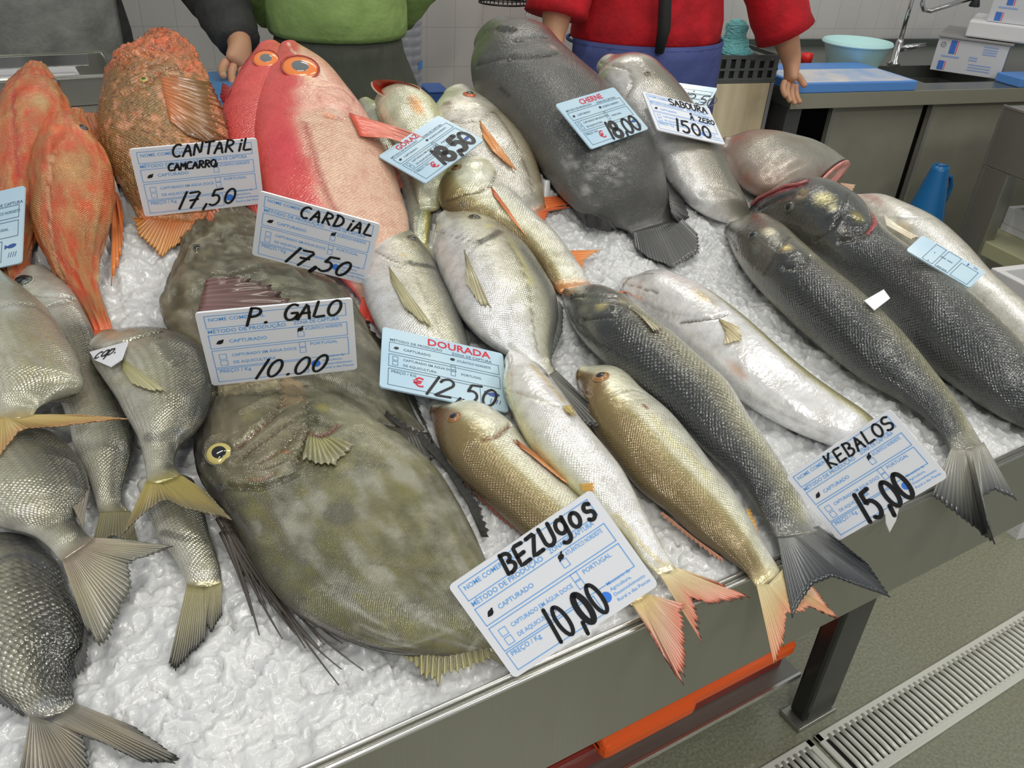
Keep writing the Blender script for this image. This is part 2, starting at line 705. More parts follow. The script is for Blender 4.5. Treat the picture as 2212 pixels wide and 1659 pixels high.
    def eye(s, px, r, iris=(200, 190, 120), pup=(12, 14, 16), pr=0.6, sq=0.5, rim=None, asp=1.0, off=0.0, pal=None, rimw=0.09, tilt=0.0):
        q, n, _ = s.at(px)
        n = norm(n + tilt * norm(CAM - q))
        rr = r * s.mpp(q)
        t1 = norm(np.cross(n, RT))
        t2 = np.cross(n, t1)
        q = q + n * (off - 0.15 * rr * sq)

        def dome(r0, hh, lift, k=20, m_=7):
            V = [q + n * (lift + hh)]
            Fs = []
            for i in range(1, m_ + 1):
                a = i / m_ * math.pi / 2
                for j in range(k):
                    t = 2 * math.pi * j / k
                    V.append(q + (t1 * math.cos(t) * asp + t2 * math.sin(t)) * r0 * math.sin(a) + n * (lift + hh * math.cos(a)))
            for j in range(k):
                Fs.append([0, 1 + j, 1 + (j + 1) % k])
            for i in range(m_ - 1):
                for j in range(k):
                    Fs.append([1 + i * k + j, 1 + (i + 1) * k + j, 1 + (i + 1) * k + (j + 1) % k, 1 + i * k + (j + 1) % k])
            return V, Fs
        V, Fs = dome(rr, rr * sq, 0)
        e = mobj('eye', V, Fs, flatc(A(*iris)), s.root)
        if rim is not None:
            mb = MB()
            pts = [q + (t1 * math.cos(t) * asp + t2 * math.sin(t)) * rr * 1.05 + n * rr * 0.08 for t in np.linspace(0, 2 * math.pi, 25)]
            mb.tube(pts, rr * rimw, 6, False)
            mobj('eyelid_rim', np.concatenate(mb.v), mb.f, flatc(A(*rim), 0.3), e)
        V, Fs = dome(rr * pr, rr * sq * 0.5, rr * sq * 0.62)
        mobj('pupil', V, Fs, flatc(lin(pup) * (1 if pal is None else 1), 0.06, coat=1.0), e)
        return e


def resamp(pts, n):
    P = np.array(pts, float)
    if len(P) == 1:
        return np.repeat(P, n, 0)
    g = np.r_[0, np.cumsum(np.linalg.norm(np.diff(P, axis=0), axis=1) + 1e-6)]
    return np.stack([np.interp(np.linspace(0, g[-1], n), g, P[:, i]) for i in range(P.shape[1])], 1)


def fin(f, name, base, edge, hb=0.012, ht=0.004, nr=14, c0=(120, 115, 95), c1=(90, 88, 80), jag=0.06, rip=0.0006, op=(1, 1),
        on=None, off=0.003, bow=0.0, thick=0.001, dark=0.22, mid=None, label=None, parent=None, sag=0.0):
    """fan of rays and membrane from a base line to an outer edge"""
    if name == 'tail_fin':
        nr, jag = int(nr * 1.5), jag * 0.75
    K = nr * 4 + 1
    rip, dark = rip * 0.6, dark * 0.8
    b, e = resamp(base, K), resamp(edge, K)
    M = 12
    if on is not None:
        g = np.array([[b[i] + (e[i] - b[i]) * t for t in np.linspace(0, 1, M)] for i in range(K)])
        G3 = on.surf(g.reshape(-1, 2), 0.0).reshape(K, M, 3)
        Nn = np.array([on.at(p)[1] for p in g.reshape(-1, 2)]).reshape(K, M, 3)
        tt = np.linspace(0, 1, M)
        offs = off * (0.25 + 0.75 * np.sin(np.minimum(tt * 2.2, 1.57))) + bow * np.sin(tt * math.pi / 2) ** 2
        G3 = G3 + Nn * offs[None, :, None]
        for _ in range(3):      # relax along the ray
            G3[:, 1:-1] = (G3[:, :-2] + 2 * G3[:, 1:-1] + G3[:, 2:]) / 4
    else:
        hbv = hb if np.isscalar(hb) else np.interp(np.linspace(0, 1, K), np.linspace(0, 1, len(hb)), hb)
        htv = ht if np.isscalar(ht) else np.interp(np.linspace(0, 1, K), np.linspace(0, 1, len(ht)), ht)
        B3, E3 = P_ice(b, hbv), P_ice(e, htv)
        tt = np.linspace(0, 1, M)
        G3 = B3[:, None] + (E3 - B3)[:, None] * tt[None, :, None]
        G3[..., 2] += (bow * np.sin(tt * math.pi))[None] - (sag * tt ** 2)[None]
        Nn = norm(np.cross(np.gradient(G3, axis=0), np.gradient(G3, axis=1)))
        Nn *= np.sign(np.sum(Nn * (CAM - G3), -1, keepdims=True))
    ray = np.cos(np.arange(K) / 4 * 2 * math.pi)                     # +1 on a ray
    rl = np.interp(np.arange(K), np.arange(0, K, 4), rng.uniform(0, 1, nr + 1) ** 1.5)
    tipf = 1 - jag * (0.5 - 0.5 * ray) ** 0.6 * rng.uniform(0.5, 1.3, K) - jag * 1.1 * rl
    base3 = G3[:, :1].copy()
    G3 = base3 + (G3 - base3) * tipf[:, None, None]
    G3 = G3 + Nn * (rip * ray[:, None] * (0.35 + 0.65 * tt[None]))[..., None]
    c0, c1 = A(*c0), A(*c1)
    tcol = tt[None, :, None]
    if mid is not None:
        cm = A(*mid)
        col = np.where(tcol < 0.5, c0 + (cm - c0) * tcol * 2, cm + (c1 - cm) * (tcol * 2 - 1)) * np.ones((K, 1, 1))
    else:
        col = (c0 + (c1 - c0) * tcol) * np.ones((K, 1, 1))
    col = col * (1 - dark * (0.5 - 0.5 * ray[:, None, None])) * rng.uniform(0.88, 1.08, (K, 1, 1))
    opa = (op[0] + (op[1] - op[0]) * tt[None]) * np.ones((K, 1))
    idx = np.arange(K * M).reshape(K, M)
    q = np.stack([idx[:-1, :-1], idx[1:, :-1], idx[1:, 1:], idx[:-1, 1:]], -1).reshape(-1, 4)
    o = mobj(name, G3.reshape(-1, 3), q, fin_mat(), parent or f.root, attrs={'pigment': col.reshape(-1, 3), 'opacity': opa.ravel()})
    sm = o.modifiers.new('thickness', 'SOLIDIFY')
    sm.thickness = thick
    sm.offset = 0
    if label:
        o['label'] = label
    return o


def spines(f, name, lines, r0, col, hs=(0.01, 0.004)):
    """loose fin rays, one tapering thread each, together one ragged fin"""
    mb = MB()
    for ln in lines:
        n = max(6, int(np.sum(np.linalg.norm(np.diff(np.array(ln, float), axis=0), axis=1)) / 12))
        P = resamp(ln, n)
        h = np.linspace(hs[0], hs[1], n)
        Q = P_ice(P, h)
        rad = r0 * np.linspace(1, 0.25, n)
        mb.tube(Q, rad, 6)
    return mobj(name, np.concatenate(mb.v), mb.f, mat('ray_' + name + '_%d' % col[0], tuple(A(*col)), 0.25, coat=0.6), f.root)

# ------------------------------------------------------------------ the room
def struct(o):
    o['kind'] = 'structure'
    return o


def floor_mat():
    M = mat('wet_speckled_floor', tuple(A(114, 115, 98)), 0.18, coat=0.6, noise=(160, tuple(A(78, 80, 68)), 0.6), bump=(120, 0.5, 0.004))
    return M


def tile_mat():
    M = bpy.data.materials.new('white_wall_tiles')
    M.use_nodes = True
    nt = M.node_tree
    b = nt.nodes['Principled BSDF']
    tc = nt.nodes.new('ShaderNodeTexCoord')
    sp = nt.nodes.new('ShaderNodeSeparateXYZ')
    cb = nt.nodes.new('ShaderNodeCombineXYZ')
    nt.links.new(tc.outputs['Object'], sp.inputs[0])
    nt.links.new(sp.outputs['X'], cb.inputs['X'])
    nt.links.new(sp.outputs['Z'], cb.inputs['Y'])
    mp = nt.nodes.new('ShaderNodeMapping')
    mp.inputs['Location'].default_value = (-0.897, -0.0664, 0)
    nt.links.new(cb.outputs[0], mp.inputs[0])
    br = nt.nodes.new('ShaderNodeTexBrick')
    br.offset = 0.0
    br.inputs['Scale'].default_value = 1.0
    br.inputs['Brick Width'].default_value = 0.0963
    br.inputs['Row Height'].default_value = 0.1245
    br.inputs['Mortar Size'].default_value = 0.0013
    br.inputs['Color1'].default_value = (0.64, 0.63, 0.61, 1)
    br.inputs['Color2'].default_value = (0.66, 0.65, 0.63, 1)
    br.inputs['Mortar'].default_value = (0.52, 0.51, 0.49, 1)
    nt.links.new(mp.outputs[0], br.inputs['Vector'])
    nt.links.new(br.outputs['Color'], b.inputs['Base Color'])
    b.inputs['Roughness'].default_value = 0.3
    return M


STEEL = mat('brushed_steel', (0.37, 0.37, 0.34), 0.33, 0.8, noise=(30, (0.34, 0.34, 0.30), 0.6, (1, 1, 0.1)), bump=(260, 0.12, 0.002, (1, 1, 0.06)))
STEELB = mat('bright_steel_edge', (0.75, 0.75, 0.70), 0.22, 0.9)
STEELD = mat('dull_cabinet_steel', (0.33, 0.315, 0.245), 0.5, 0.25, noise=(8, (0.26, 0.25, 0.20), 0.7))
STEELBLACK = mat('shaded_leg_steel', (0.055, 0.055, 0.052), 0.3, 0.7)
DARK = mat('dark_void', (0.012, 0.012, 0.012), 0.7)
CHROME = mat('chrome', (0.6, 0.6, 0.58), 0.12, 1.0)
FOAM = mat('white_foam', (0.74, 0.74, 0.75), 0.7, bump=(400, 0.2, 0.002))
CARD = mat('white_cardboard', (0.62, 0.63, 0.66), 0.6)
BLUEBOARD = mat('blue_cutting_board', tuple(A(72, 116, 174)), 0.4, noise=(7, tuple(A(185, 180, 175)), 0.0))
PAPERBLUE = mat('blue_print', tuple(A(52, 92, 165)), 0.5)
REDP = mat('red_plastic', tuple(A(185, 30, 28)), 0.35)

fm = MB()
fm.box(-2.5, 6.5, -2.5, 5.0, -0.05, 0.0)
struct(fm.build('floor', floor_mat(), loc=(0, 0, 0)))
wm = MB()
wm.box(-2.6, 5.6, 2.5, 2.6, 0.0, 2.9)
struct(wm.build('wall_back', tile_mat(), loc=(0, 0, 0), rz=ROT))

# drain channel let into the floor
gm = mat('drain_steel', (0.66, 0.67, 0.60), 0.3, 0.12, bump=(120, 0.15, 0.002))
for gi, (gx0, gx1) in enumerate(((1.078, 2.5), (0.45, 1.066))):
    g = thing('drain_grate', ['slotted steel drain grate in the floor before the orange crate, the long right section',
                              'short end piece of slotted drain grate at the bottom edge of the picture'][gi], 'drain',
              ((gx0 + gx1) / 2, 0.112, 0.0))
    fr = MB()
    hw = (gx1 - gx0) / 2
    for y0, y1 in ((-0.058, -0.040), (0.040, 0.058)):
        fr.box(-hw, hw, y0, y1, 0.0005, 0.007, 0.002)
    for x0 in (-hw, hw - 0.014):
        fr.box(x0, x0 + 0.014, -0.058, 0.058, 0.0005, 0.007, 0.002)
    fr.build('frame', gm, g, smooth=False)
    br = MB()
    n = int(2 * hw / 0.0165)
    for i in range(n):
        x = -hw + 0.014 + (i + 0.9) * (2 * hw - 0.028) / (n + 0.4)
        br.tube([(x, -0.046, 0.004), (x, -0.02, 0.006), (x, 0.02, 0.006), (x, 0.046, 0.004)], 0.0053, 8)
    br.build('slat', gm, g, smooth=True)
    bk = MB()
    bk.box(-hw, hw, -0.056, 0.056, 0.0001, 0.0012)
    bk.build('gutter', DARK, g)  # near-black sheet stands for the shaded depth under the slats

# ------------------------------------------------------------------ the fish counter
fc = thing('fish_counter', 'long steel fish counter with a bright rim, heaped with ice and fish', 'counter', (0.3, 0.6, 0))
XL, XR, YB = -0.75, 1.30, 1.16
t = MB(); t.box(XL, XR, 0.004, YB, 0.78, 0.806); t.build('tray_floor', STEEL, fc, world=True)
t = MB(); t.box(XL, XR, -0.004, 0.003, 0.706, 0.848, 0.001); t.build('front_apron', STEEL, fc, world=True)
t = MB(); t.box(XR - 0.004, XR, 0.003, YB, 0.706, 0.862); t.build('end_apron', STEEL, fc, world=True)
t = MB(); t.box(XL, XL + 0.004, 0.003, YB, 0.706, 0.90); t.build('end_apron', STEEL, fc, world=True)
t = MB(); t.box(XL, XR, YB - 0.004, YB, 0.706, 0.88); t.build('back_panel', STEEL, fc, world=True)
t = MB()
t.tube([(XL, -0.004, 0.849), (XR, -0.004, 0.849)], 0.0026, 8)
t.tube([(XL, 0.0035, 0.850), (XR, 0.0035, 0.850)], 0.0022, 8)
t.build('rim', STEELB, fc, world=True, smooth=True)
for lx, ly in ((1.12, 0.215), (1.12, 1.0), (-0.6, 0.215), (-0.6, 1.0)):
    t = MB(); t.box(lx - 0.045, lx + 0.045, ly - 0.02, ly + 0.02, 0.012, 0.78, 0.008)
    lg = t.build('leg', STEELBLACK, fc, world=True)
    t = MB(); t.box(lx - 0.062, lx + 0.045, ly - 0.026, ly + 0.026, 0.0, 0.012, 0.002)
    t.build('foot_plate', STEEL, lg, world=True)
t = MB(); t.box(XL + 0.1, 1.068, 0.235, 1.0, 0.118, 0.126); t.build('lower_shelf', mat('shelf_steel', (0.3, 0.3, 0.27), 0.4, 0.7), fc, world=True)
t = MB(); t.box(XL + 0.1, 1.068, 0.230, 0.235, 0.116, 0.128); t.build('shelf_edge', STEELB, fc, world=True)

ORANGE = mat('orange_plastic', tuple(A(205, 75, 20)), 0.35)
SHADED_ORANGE = mat('dark_red_plastic', tuple(A(100, 20, 12)), 0.35)  # the crate's orange with its shadow put into the colour
oc = thing('fish_crate', 'orange plastic crate with dark red sides on the shelf under the steel counter', 'crate', (0.82, 0.42, 0.127))
t = MB(); t.box(0.40, 1.045, 0.262, 0.56, 0.127, 0.180, 0.004); t.build('side_wall', SHADED_ORANGE, oc, world=True)
t = MB()
t.box(0.60, 1.045, 0.243, 0.560, 0.181, 0.212, 0.008)
t.box(0.60, 0.80, 0.236, 0.30, 0.168, 0.206, 0.012)
t.build('lip', ORANGE, oc, world=True)
fb = thing('foam_sheet', 'pale piece of packing standing behind the table leg beside the orange crate', 'packaging', (1.08, 0.44, 0.0))  # added sheet, its cream stands for the bright floor beyond
t = MB(); t.box(1.070, 1.10, 0.30, 0.52, 0.0, 0.30, 0.004); t.build('sheet', mat('cream_packing', tuple(A(225, 225, 190)), 0.6), fb, world=True)

# ------------------------------------------------------------------ sink unit along the back wall
sk = thing('sink_unit', 'long steel sink unit with sliding doors against the back wall', 'sink', W(2.9, 2.1, 0), ROT)


def wl(u, n, z, o=(2.9, 2.1, 0)):
    return (u - o[0], n - o[1], z - o[2])


def wbox(mb, u0, u1, n0, n1, z0, z1, bev=0.0, o=(2.9, 2.1, 0)):
    mb.box(u0 - o[0], u1 - o[0], n0 - o[1], n1 - o[1], z0 - o[2], z1 - o[2], bev)


t = MB()
wbox(t, 1.72, 2.30, 1.745, 2.46, 0.838, 0.88)
wbox(t, 2.62, 4.6, 1.745, 2.46, 0.838, 0.88)
wbox(t, 2.30, 2.62, 1.745, 1.84, 0.838, 0.88)
wbox(t, 2.30, 2.62, 2.10, 2.46, 0.838, 0.88)
t.build('worktop', mat('worktop_steel', (0.17, 0.18, 0.16), 0.3, 0.6), sk)  # steel darkened in colour for the dark surroundings it reflects
t = MB(); wbox(t, 1.716, 4.6, 1.741, 1.7448, 0.836, 0.8805, 0.001); t.build('front_lip', mat('lip_steel', (0.34, 0.33, 0.255), 0.4, 0.3), sk)
t = MB()
wbox(t, 2.30, 2.62, 1.84, 2.10, 0.70, 0.705)
for a in ((2.30, 2.304, 1.84, 2.10), (2.616, 2.62, 1.84, 2.10), (2.304, 2.616, 1.84, 1.844), (2.304, 2.616, 2.096, 2.10)):
    wbox(t, *a, 0.705, 0.838)
t.build('sink_bowl', STEEL, sk)
t = MB(); wbox(t, 1.72, 4.6, 2.462, 2.478, 0.838, 0.905); t.build('backsplash', mat('backsplash_steel', (0.12, 0.14, 0.125), 0.35, 0.5), sk)  # dark reflections put into the steel's base colour
t = MB()
wbox(t, 1.722, 1.775, 1.76, 2.44, 0.0, 0.838)
wbox(t, 1.775, 4.55, 2.42, 2.44, 0.05, 0.838)
wbox(t, 1.775, 4.55, 1.80, 2.42, 0.05, 0.07)
t.build('carcass', mat('carcass_steel', (0.10, 0.10, 0.095), 0.5, 0.5), sk)
for u0, u1 in ((1.905, 2.265), (2.285, 2.72), (2.73, 3.3), (3.31, 3.9)):
    t = MB(); wbox(t, u0, u1, 1.768 if u0 != 1.905 else 1.782, 1.786 if u0 != 1.905 else 1.798, 0.06, 0.836, 0.002)
    dr = t.build('sliding_door', STEELD, sk)
    t = MB(); wbox(t, u0, u0 + 0.012, 1.764 if u0 != 1.905 else 1.778, 1.77 if u0 != 1.905 else 1.782, 0.06, 0.836)
    t.build('door_edge', mat('door_edge_steel', (0.34, 0.33, 0.30), 0.4, 0.6), dr)


def board(u0, u1, label, back=0.10):
    o = thing('cutting_board', label, 'cutting board', W((u0 + u1) / 2, 1.92, 0.8805), ROT)
    b = MB(); b.box(-(u1 - u0) / 2, (u1 - u0) / 2, -0.178, back, 0.0, 0.030, 0.004)
    b.build('board', BLUEBOARD, o)
    b = MB(); b.box(-(u1 - u0) / 2 + 0.01, (u1 - u0) / 2 - 0.012, -0.172, back - 0.1, 0.030, 0.0306)
    w = b.build('worn_patch', mat('worn_board', tuple(A(176, 172, 168)), 0.5, noise=(12, tuple(A(110, 140, 180)), 0.8)), o)
    w['label'] = 'whitish scraped patch'


board(1.725, 2.172, 'blue cutting board with a scraped white front under the light blue basin')
board(2.60, 3.1, 'blue cutting board at the right edge in front of the fish boxes', -0.075)

bs = thing('basin', 'light blue plastic washing-up basin on the cutting board', 'basin', W(2.215, 2.10, 0.881), ROT)
t = MB()
t.lathe([(0.0, 0.0), (0.088, 0.0), (0.094, 0.006), (0.118, 0.076), (0.124, 0.079), (0.124, 0.084), (0.115, 0.084), (0.091, 0.010), (0.0, 0.006)], k=40, sx=0.97, sy=0.86)
bb_ = t.build('bowl', mat('light_blue_plastic', tuple(A(160, 200, 214)), 0.35), bs, smooth=True)
t = MB(); t.lathe([(0.115, 0.072), (0.127, 0.073), (0.127, 0.080), (0.116, 0.080)], k=40, sx=0.97, sy=0.86)
t.build('rim', MATS['light_blue_plastic'], bs, smooth=True)

p0 = W(2.415, 2.12, 0.881)
ft = thing('mixer_tap', 'chrome pillar tap with a long swivel spout behind the sink', 'tap', p0, ROT)
t = MB(); t.lathe([(0.022, 0), (0.022, 0.006), (0.013, 0.012), (0.013, 0.075), (0.009, 0.085)], k=20, close=True); t.build('tap_base', CHROME, ft, smooth=True)
t = MB(); t.tube([(0, 0, 0.08), (0.0, 0.0, 0.30)], 0.0075, 12); t.build('riser_pipe', CHROME, ft, smooth=True)
t = MB(); t.tube([(0.0, 0, 0.05), (0.02, -0.02, 0.06), (0.07, -0.05, 0.075)], [0.010, 0.011, 0.006], 10); t.build('lever', CHROME, ft, smooth=True)
t = MB()
t.tube([(-0.005, 0, 0.245), (0.045, -0.01, 0.25)], 0.014, 10)
t.tube([(0.035, -0.01, 0.245), (0.040, -0.01, 0.20), (0.050, -0.015, 0.182), (0.07, -0.025, 0.18), (0.20, -0.08, 0.235)], 0.008, 12)
t.build('spout', CHROME, ft, smooth=True)
t = MB(); t.lathe([(0.008, 0.0), (0.018, -0.03), (0.016, -0.034), (0.0, -0.034)], c=(0.20, -0.08, 0.236), k=16, close=False); t.build('spray_head', mat('black_rubber', (0.02, 0.025, 0.025), 0.4), ft, smooth=True)

t = MB(); t.lathe([(0.0, 0), (0.018, 0.0), (0.021, 0.03), (0.017, 0.03), (0.015, 0.004), (0, 0.004)], k=16)
tag(t.build('cup', REDP, smooth=True, loc=W(2.075, 2.17, 0.881), rz=ROT), 'small red plastic cup beside the light blue basin', 'cup')


# white fish boxes with blue and red print
def prow(mb, x0, x1, z, h, y):
    mb.box(x0, x1, y - 0.0006, y, z, z + h)


def fish_box(label, loc, rz, w, d, h, lid=True):
    o = thing('fish_box', label, 'box', loc, rz, None)
    b = MB(); b.box(0, w, 0, d, 0, h, 0.002); b.build('carton', CARD, o)
    if lid:
        b = MB(); b.box(-0.006, w + 0.01, -0.008, d, h + 0.001, h + 0.006); b.build('lid_flap', mat('carton_flap', (0.30, 0.29, 0.29), 0.6), o)  # dark tone puts the shaded gap at the lid into the colour
    p = MB(); p2 = MB(); p3 = MB(); pb = MB(); p2b = MB()

    def slant(mb, x0, z0, z1, ww, k=0.0):
        mb.add([(x0, -0.0008, z0), (x0 + ww, -0.0008, z0), (x0 + ww + k, -0.0008, z1), (x0 + k, -0.0008, z1)], [[0, 1, 2, 3]])
    slant(p, 0.19 * w, 0.55 * h, 0.95 * h, 0.085 * w)
    slant(p2, 0.285 * w, 0.55 * h, 0.95 * h, 0.014 * w)
    slant(pb, 0.09 * w, 0.05 * h, 0.32 * h, 0.085 * w)
    slant(p2b, 0.185 * w, 0.05 * h, 0.32 * h, 0.014 * w)
    for z in (0.86, 0.78, 0.71, 0.64):
        slant(p3, 0.66 * w, z * h, (z + 0.035) * h, 0.20 * w)
    for z in (0.50, 0.42):
        slant(p3, 0.50 * w, z * h, (z + 0.04) * h, 0.12 * w)
    for z in (0.30, 0.22, 0.14):
        slant(p3, 0.52 * w, z * h, (z + 0.03) * h, 0.32 * w)
    slant(p3, 0.10 * w, 0.44 * h, 0.49 * h, 0.26 * w)
    p.build('blue_stripe', PAPERBLUE, o)
    pb.build('blue_stripe', PAPERBLUE, o)
    p2b.build('red_stripe', mat('red_print', tuple(A(190, 80, 90)), 0.5), o)
    p2.build('red_stripe', mat('red_print', tuple(A(190, 80, 90)), 0.5), o)
    p3.build('printed_text', mat('faint_blue_print', tuple(A(120, 140, 180)), 0.5), o)
    lg = MB()
    cxx, czz = 0.09 * w, 0.80 * h
    lg.tube([(cxx + 0.035 * w * math.cos(a), -0.0008, czz + 0.035 * w * math.sin(a)) for a in np.linspace(0, 2 * math.pi, 17)], 0.0012, 5)
    lg.tube([(cxx - 0.03 * w, -0.0008, czz - 0.02 * h), (cxx + 0.03 * w, -0.0008, czz + 0.03 * h)], 0.0012, 5)
    lg.build('printed_emblem', mat('grey_print', tuple(A(120, 110, 125)), 0.5), o)
    return o


ba, bb2 = P_z(2008, 150, 0.881), P_z(2157, 172, 0.881)
bd = bb2 - ba
brz = math.atan2(bd[1], bd[0])
bw = float(np.linalg.norm(bd[:2]))
fish_box('white printed fish box with blue stripes beside the tap, its flap open', ba, brz, bw, 0.30, 0.108)
bdir = np.array([math.cos(brz), math.sin(brz), 0])
bnor = np.array([-math.sin(brz), math.cos(brz), 0])
t = MB(); t.box(0.0, 0.42, 0.0, 0.27, 0, 0.052, 0.006)
sl = t.build('foam_lid', FOAM, loc=ba + bdir * 0.075 + bnor * 0.012 + np.array([0, 0, 0.117]), rz=brz)
sl.name = 'foam_block'
tag(sl, 'thick white foam slab lying on top of the printed fish boxes', 'foam slab')
fish_box('topmost white printed fish box standing on the foam slab', ba + bdir * 0.125 + bnor * 0.03 + np.array([0, 0, 0.170]), brz, bw, 0.22, 0.10, False)

# wooden block, grey crate, blue bag
wb = thing('wooden_block', 'pale wooden chopping block with steel edge between the blue apron and the sink', 'chopping block', W(1.58, 1.98, 0), ROT)
t = MB(); t.box(-0.115, 0.092, -0.18, 0.18, 0.0, 0.900, 0.003)
t.build('block', mat('pale_wood', tuple(A(196, 184, 156)), 0.55, noise=(14, tuple(A(140, 122, 92)), 0.7, (1, 1, 0.05))), wb)
t = MB(); t.box(0.094, 0.106, -0.18, 0.18, 0.0, 0.900, 0.002); t.build('steel_edge', mat('edge_steel', (0.33, 0.34, 0.35), 0.4, 0.6), wb)
cr = thing('crate', 'dark grey slotted plastic crate on the wooden block', 'crate', W(1.58, 1.95, 0.901), ROT)
GREYP = mat('dark_grey_plastic', tuple(A(72, 76, 74)), 0.5)
t = MB()
hx, hy, hh = 0.108, 0.15, 0.078
t.box(-hx, hx, -hy, hy, 0, 0.006)
for z0, z1 in ((0.006, 0.014), (0.034, 0.041), (0.066, hh)):
    for a in ((-hx, hx, -hy, -hy + 0.006), (-hx, hx, hy - 0.006, hy), (-hx, -hx + 0.006, -hy, hy), (hx - 0.006, hx, -hy, hy)):
        t.box(*a, z0, z1, 0.001)
t.build('frame', GREYP, cr)
for y0_ in (-hy + 0.001, hy - 0.006):
    t = MB()
    for i in range(7):
        x = -hx + 0.002 + i * (2 * hx - 0.02) / 6
        t.box(x, x + 0.016, y0_, y0_ + 0.005, 0.012, 0.068)
    t.build('slats', GREYP, cr)
t = MB(); t.box(-hx + 0.008, hx - 0.008, -hy + 0.008, hy - 0.008, 0.006, 0.060); t.build('contents', DARK, cr)  # near-black block filling the crate
bag = MB()
bag.lathe([(0.0, 0.0), (0.055, 0.004), (0.062, 0.018), (0.045, 0.03), (0.040, 0.05), (0.030, 0.06), (0.034, 0.085), (0.02, 0.10), (0.0, 0.105)], k=26)
bo = bag.build('plastic_bag', mat('turquoise_plastic', tuple(A(110, 190, 205)), 0.3, bump=(60, 0.9, 0.02, (1, 1, 4))), smooth=True, loc=W(1.56, 1.86, 0.963), rz=ROT)
tag(bo, 'crumpled turquoise plastic bag lying in the grey crate', 'bag')

# blue cone jug standing on a crate by the cabinet doors
jb = thing('crate', 'dark grey crate on the floor under the blue cone jug', 'crate', W(2.20, 1.60, 0), ROT)
t = MB(); t.box(-0.13, 0.13, -0.12, 0.12, 0.0, 0.355, 0.006); t.build('carton', GREYP, jb)
jg = thing('funnel_jug', 'tall blue plastic cone with a loop handle before the cabinet doors', 'jug', W(2.195, 1.575, 0.356), ROT)
BLUEP = mat('deep_blue_plastic', tuple(A(20, 84, 132)), 0.3)
t = MB(); t.lathe([(0.105, 0.0), (0.105, 0.008), (0.100, 0.010), (0.062, 0.16), (0.027, 0.325), (0.024, 0.340), (0.020, 0.340), (0.023, 0.325)], k=32); t.build('cone', BLUEP, jg, smooth=True)
t = MB(); t.tube([(0.030, 0, 0.305), (0.055, 0, 0.300), (0.068, 0, 0.27), (0.066, 0, 0.23), (0.052, 0, 0.195)], 0.007, 10); t.build('handle', BLUEP, jg, smooth=True)

# steel side table on the right
sd = thing('steel_bench', 'steel bench with deep side panel and lower shelf at the right edge', 'bench', W(2.6, 1.1, 0), ROT)
t = MB(); wbox(t, 2.217, 3.2, 0.75, 1.45, 0.735, 0.905, 0.003, (2.6, 1.1, 0)); t.build('top', STEEL, sd)
for u in (2.22, 3.15):
    for n in (0.755, 1.36):
        t = MB(); wbox(t, u, u + 0.045, n, n + 0.085, 0.0, 0.735, 0.003, (2.6, 1.1, 0)); t.build('leg', STEEL, sd)
t = MB(); wbox(t, 2.23, 3.18, 0.77, 1.44, 0.485, 0.53, 0.003, (2.6, 1.1, 0)); t.build('lower_shelf', mat('pale_shelf', tuple(A(150, 150, 120)), 0.4, 0.2), sd)
t = MB(); wbox(t, 2.216, 2.221, 1.447, 1.452, 0.0, 0.908, 0, (2.6, 1.1, 0)); wbox(t, 2.214, 2.219, 0.75, 1.45, 0.902, 0.908, 0, (2.6, 1.1, 0)); t.build('bright_edge', STEELB, sd)


def foam_box(label, loc, w, d, h, fill=None, group=None):
    o = thing('foam_box', label, 'box', loc, ROT, group)
    b = MB()
    b.box(0, w, 0, d, 0, 0.02)
    th = 0.022
    b.box(0, w, 0, th, 0.02, h, 0.003); b.box(0, w, d - th, d, 0.02, h, 0.003)
    b.box(0, th, th, d - th, 0.02, h, 0.003); b.box(w - th, w, th, d - th, 0.02, h, 0.003)
    b.build('tub', FOAM, o)
    if fill is not None:
        b = MB(); b.box(th, w - th, th, d - th, 0.02, h * fill)
        b.build('fill', mat('grey_ice_fill', tuple(A(140, 142, 140)), 0.3, noise=(40, tuple(A(60, 62, 62)), 0.7), bump=(80, 0.6, 0.01)), o)
    return o


foam_box('white foam box on the shelf of the steel bench', W(2.36, 1.12, 0.531), 0.4, 0.31, 0.075)
for i in range(4):
    foam_box(['lowest closed foam box under the open one', 'second foam box from the floor under the open one', 'foam box directly under the open one',
              'open white foam box of fish and ice at the right edge'][i], W(1.907, 0.70, 0.0 + 0.152 * i), 0.27, 0.36, 0.150, 0.7 if i == 3 else None)

# worktop with bottle, tub, basket along the wall behind the sellers
wt = thing('wall_shelf', 'low steel worktop along the tiled wall behind the green shirt', 'worktop', W(0.75, 2.3, 0), ROT)
t = MB(); wbox(t, 0.1, 1.42, 2.12, 2.49, 0.68, 0.715, 0.002, (0.75, 2.3, 0)); t.build('top', STEEL, wt)
for u in (0.12, 1.36):
    t = MB(); wbox(t, u, u + 0.04, 2.16, 2.45, 0.0, 0.68, 0.0, (0.75, 2.3, 0)); t.build('leg', STEEL, wt)
wbt = thing('water_bottle', 'large clear ribbed water bottle with a blue label against the tiled wall', 'bottle', W(0.655, 2.22, 0.716), ROT)
prof = [(0.0, 0.0), (0.05, 0.0), (0.057, 0.01)]
for i in range(12):
    z = 0.02 + i * 0.026
    prof += [(0.058, z), (0.058, z + 0.016), (0.0545, z + 0.021)]
prof += [(0.057, 0.335), (0.045, 0.38), (0.018, 0.41), (0.016, 0.43), (0.0, 0.43)]
t = MB(); t.lathe(prof, k=32); t.build('bottle', mat('clear_plastic', (0.72, 0.76, 0.86), 0.12, trans=0.55, coat=0.5), wbt, smooth=True)
t = MB(); t.lathe([(0.0188, 0.412), (0.0188, 0.44), (0.0, 0.44)], k=20); t.build('cap', PAPERBLUE, wbt, smooth=True)
t = MB()
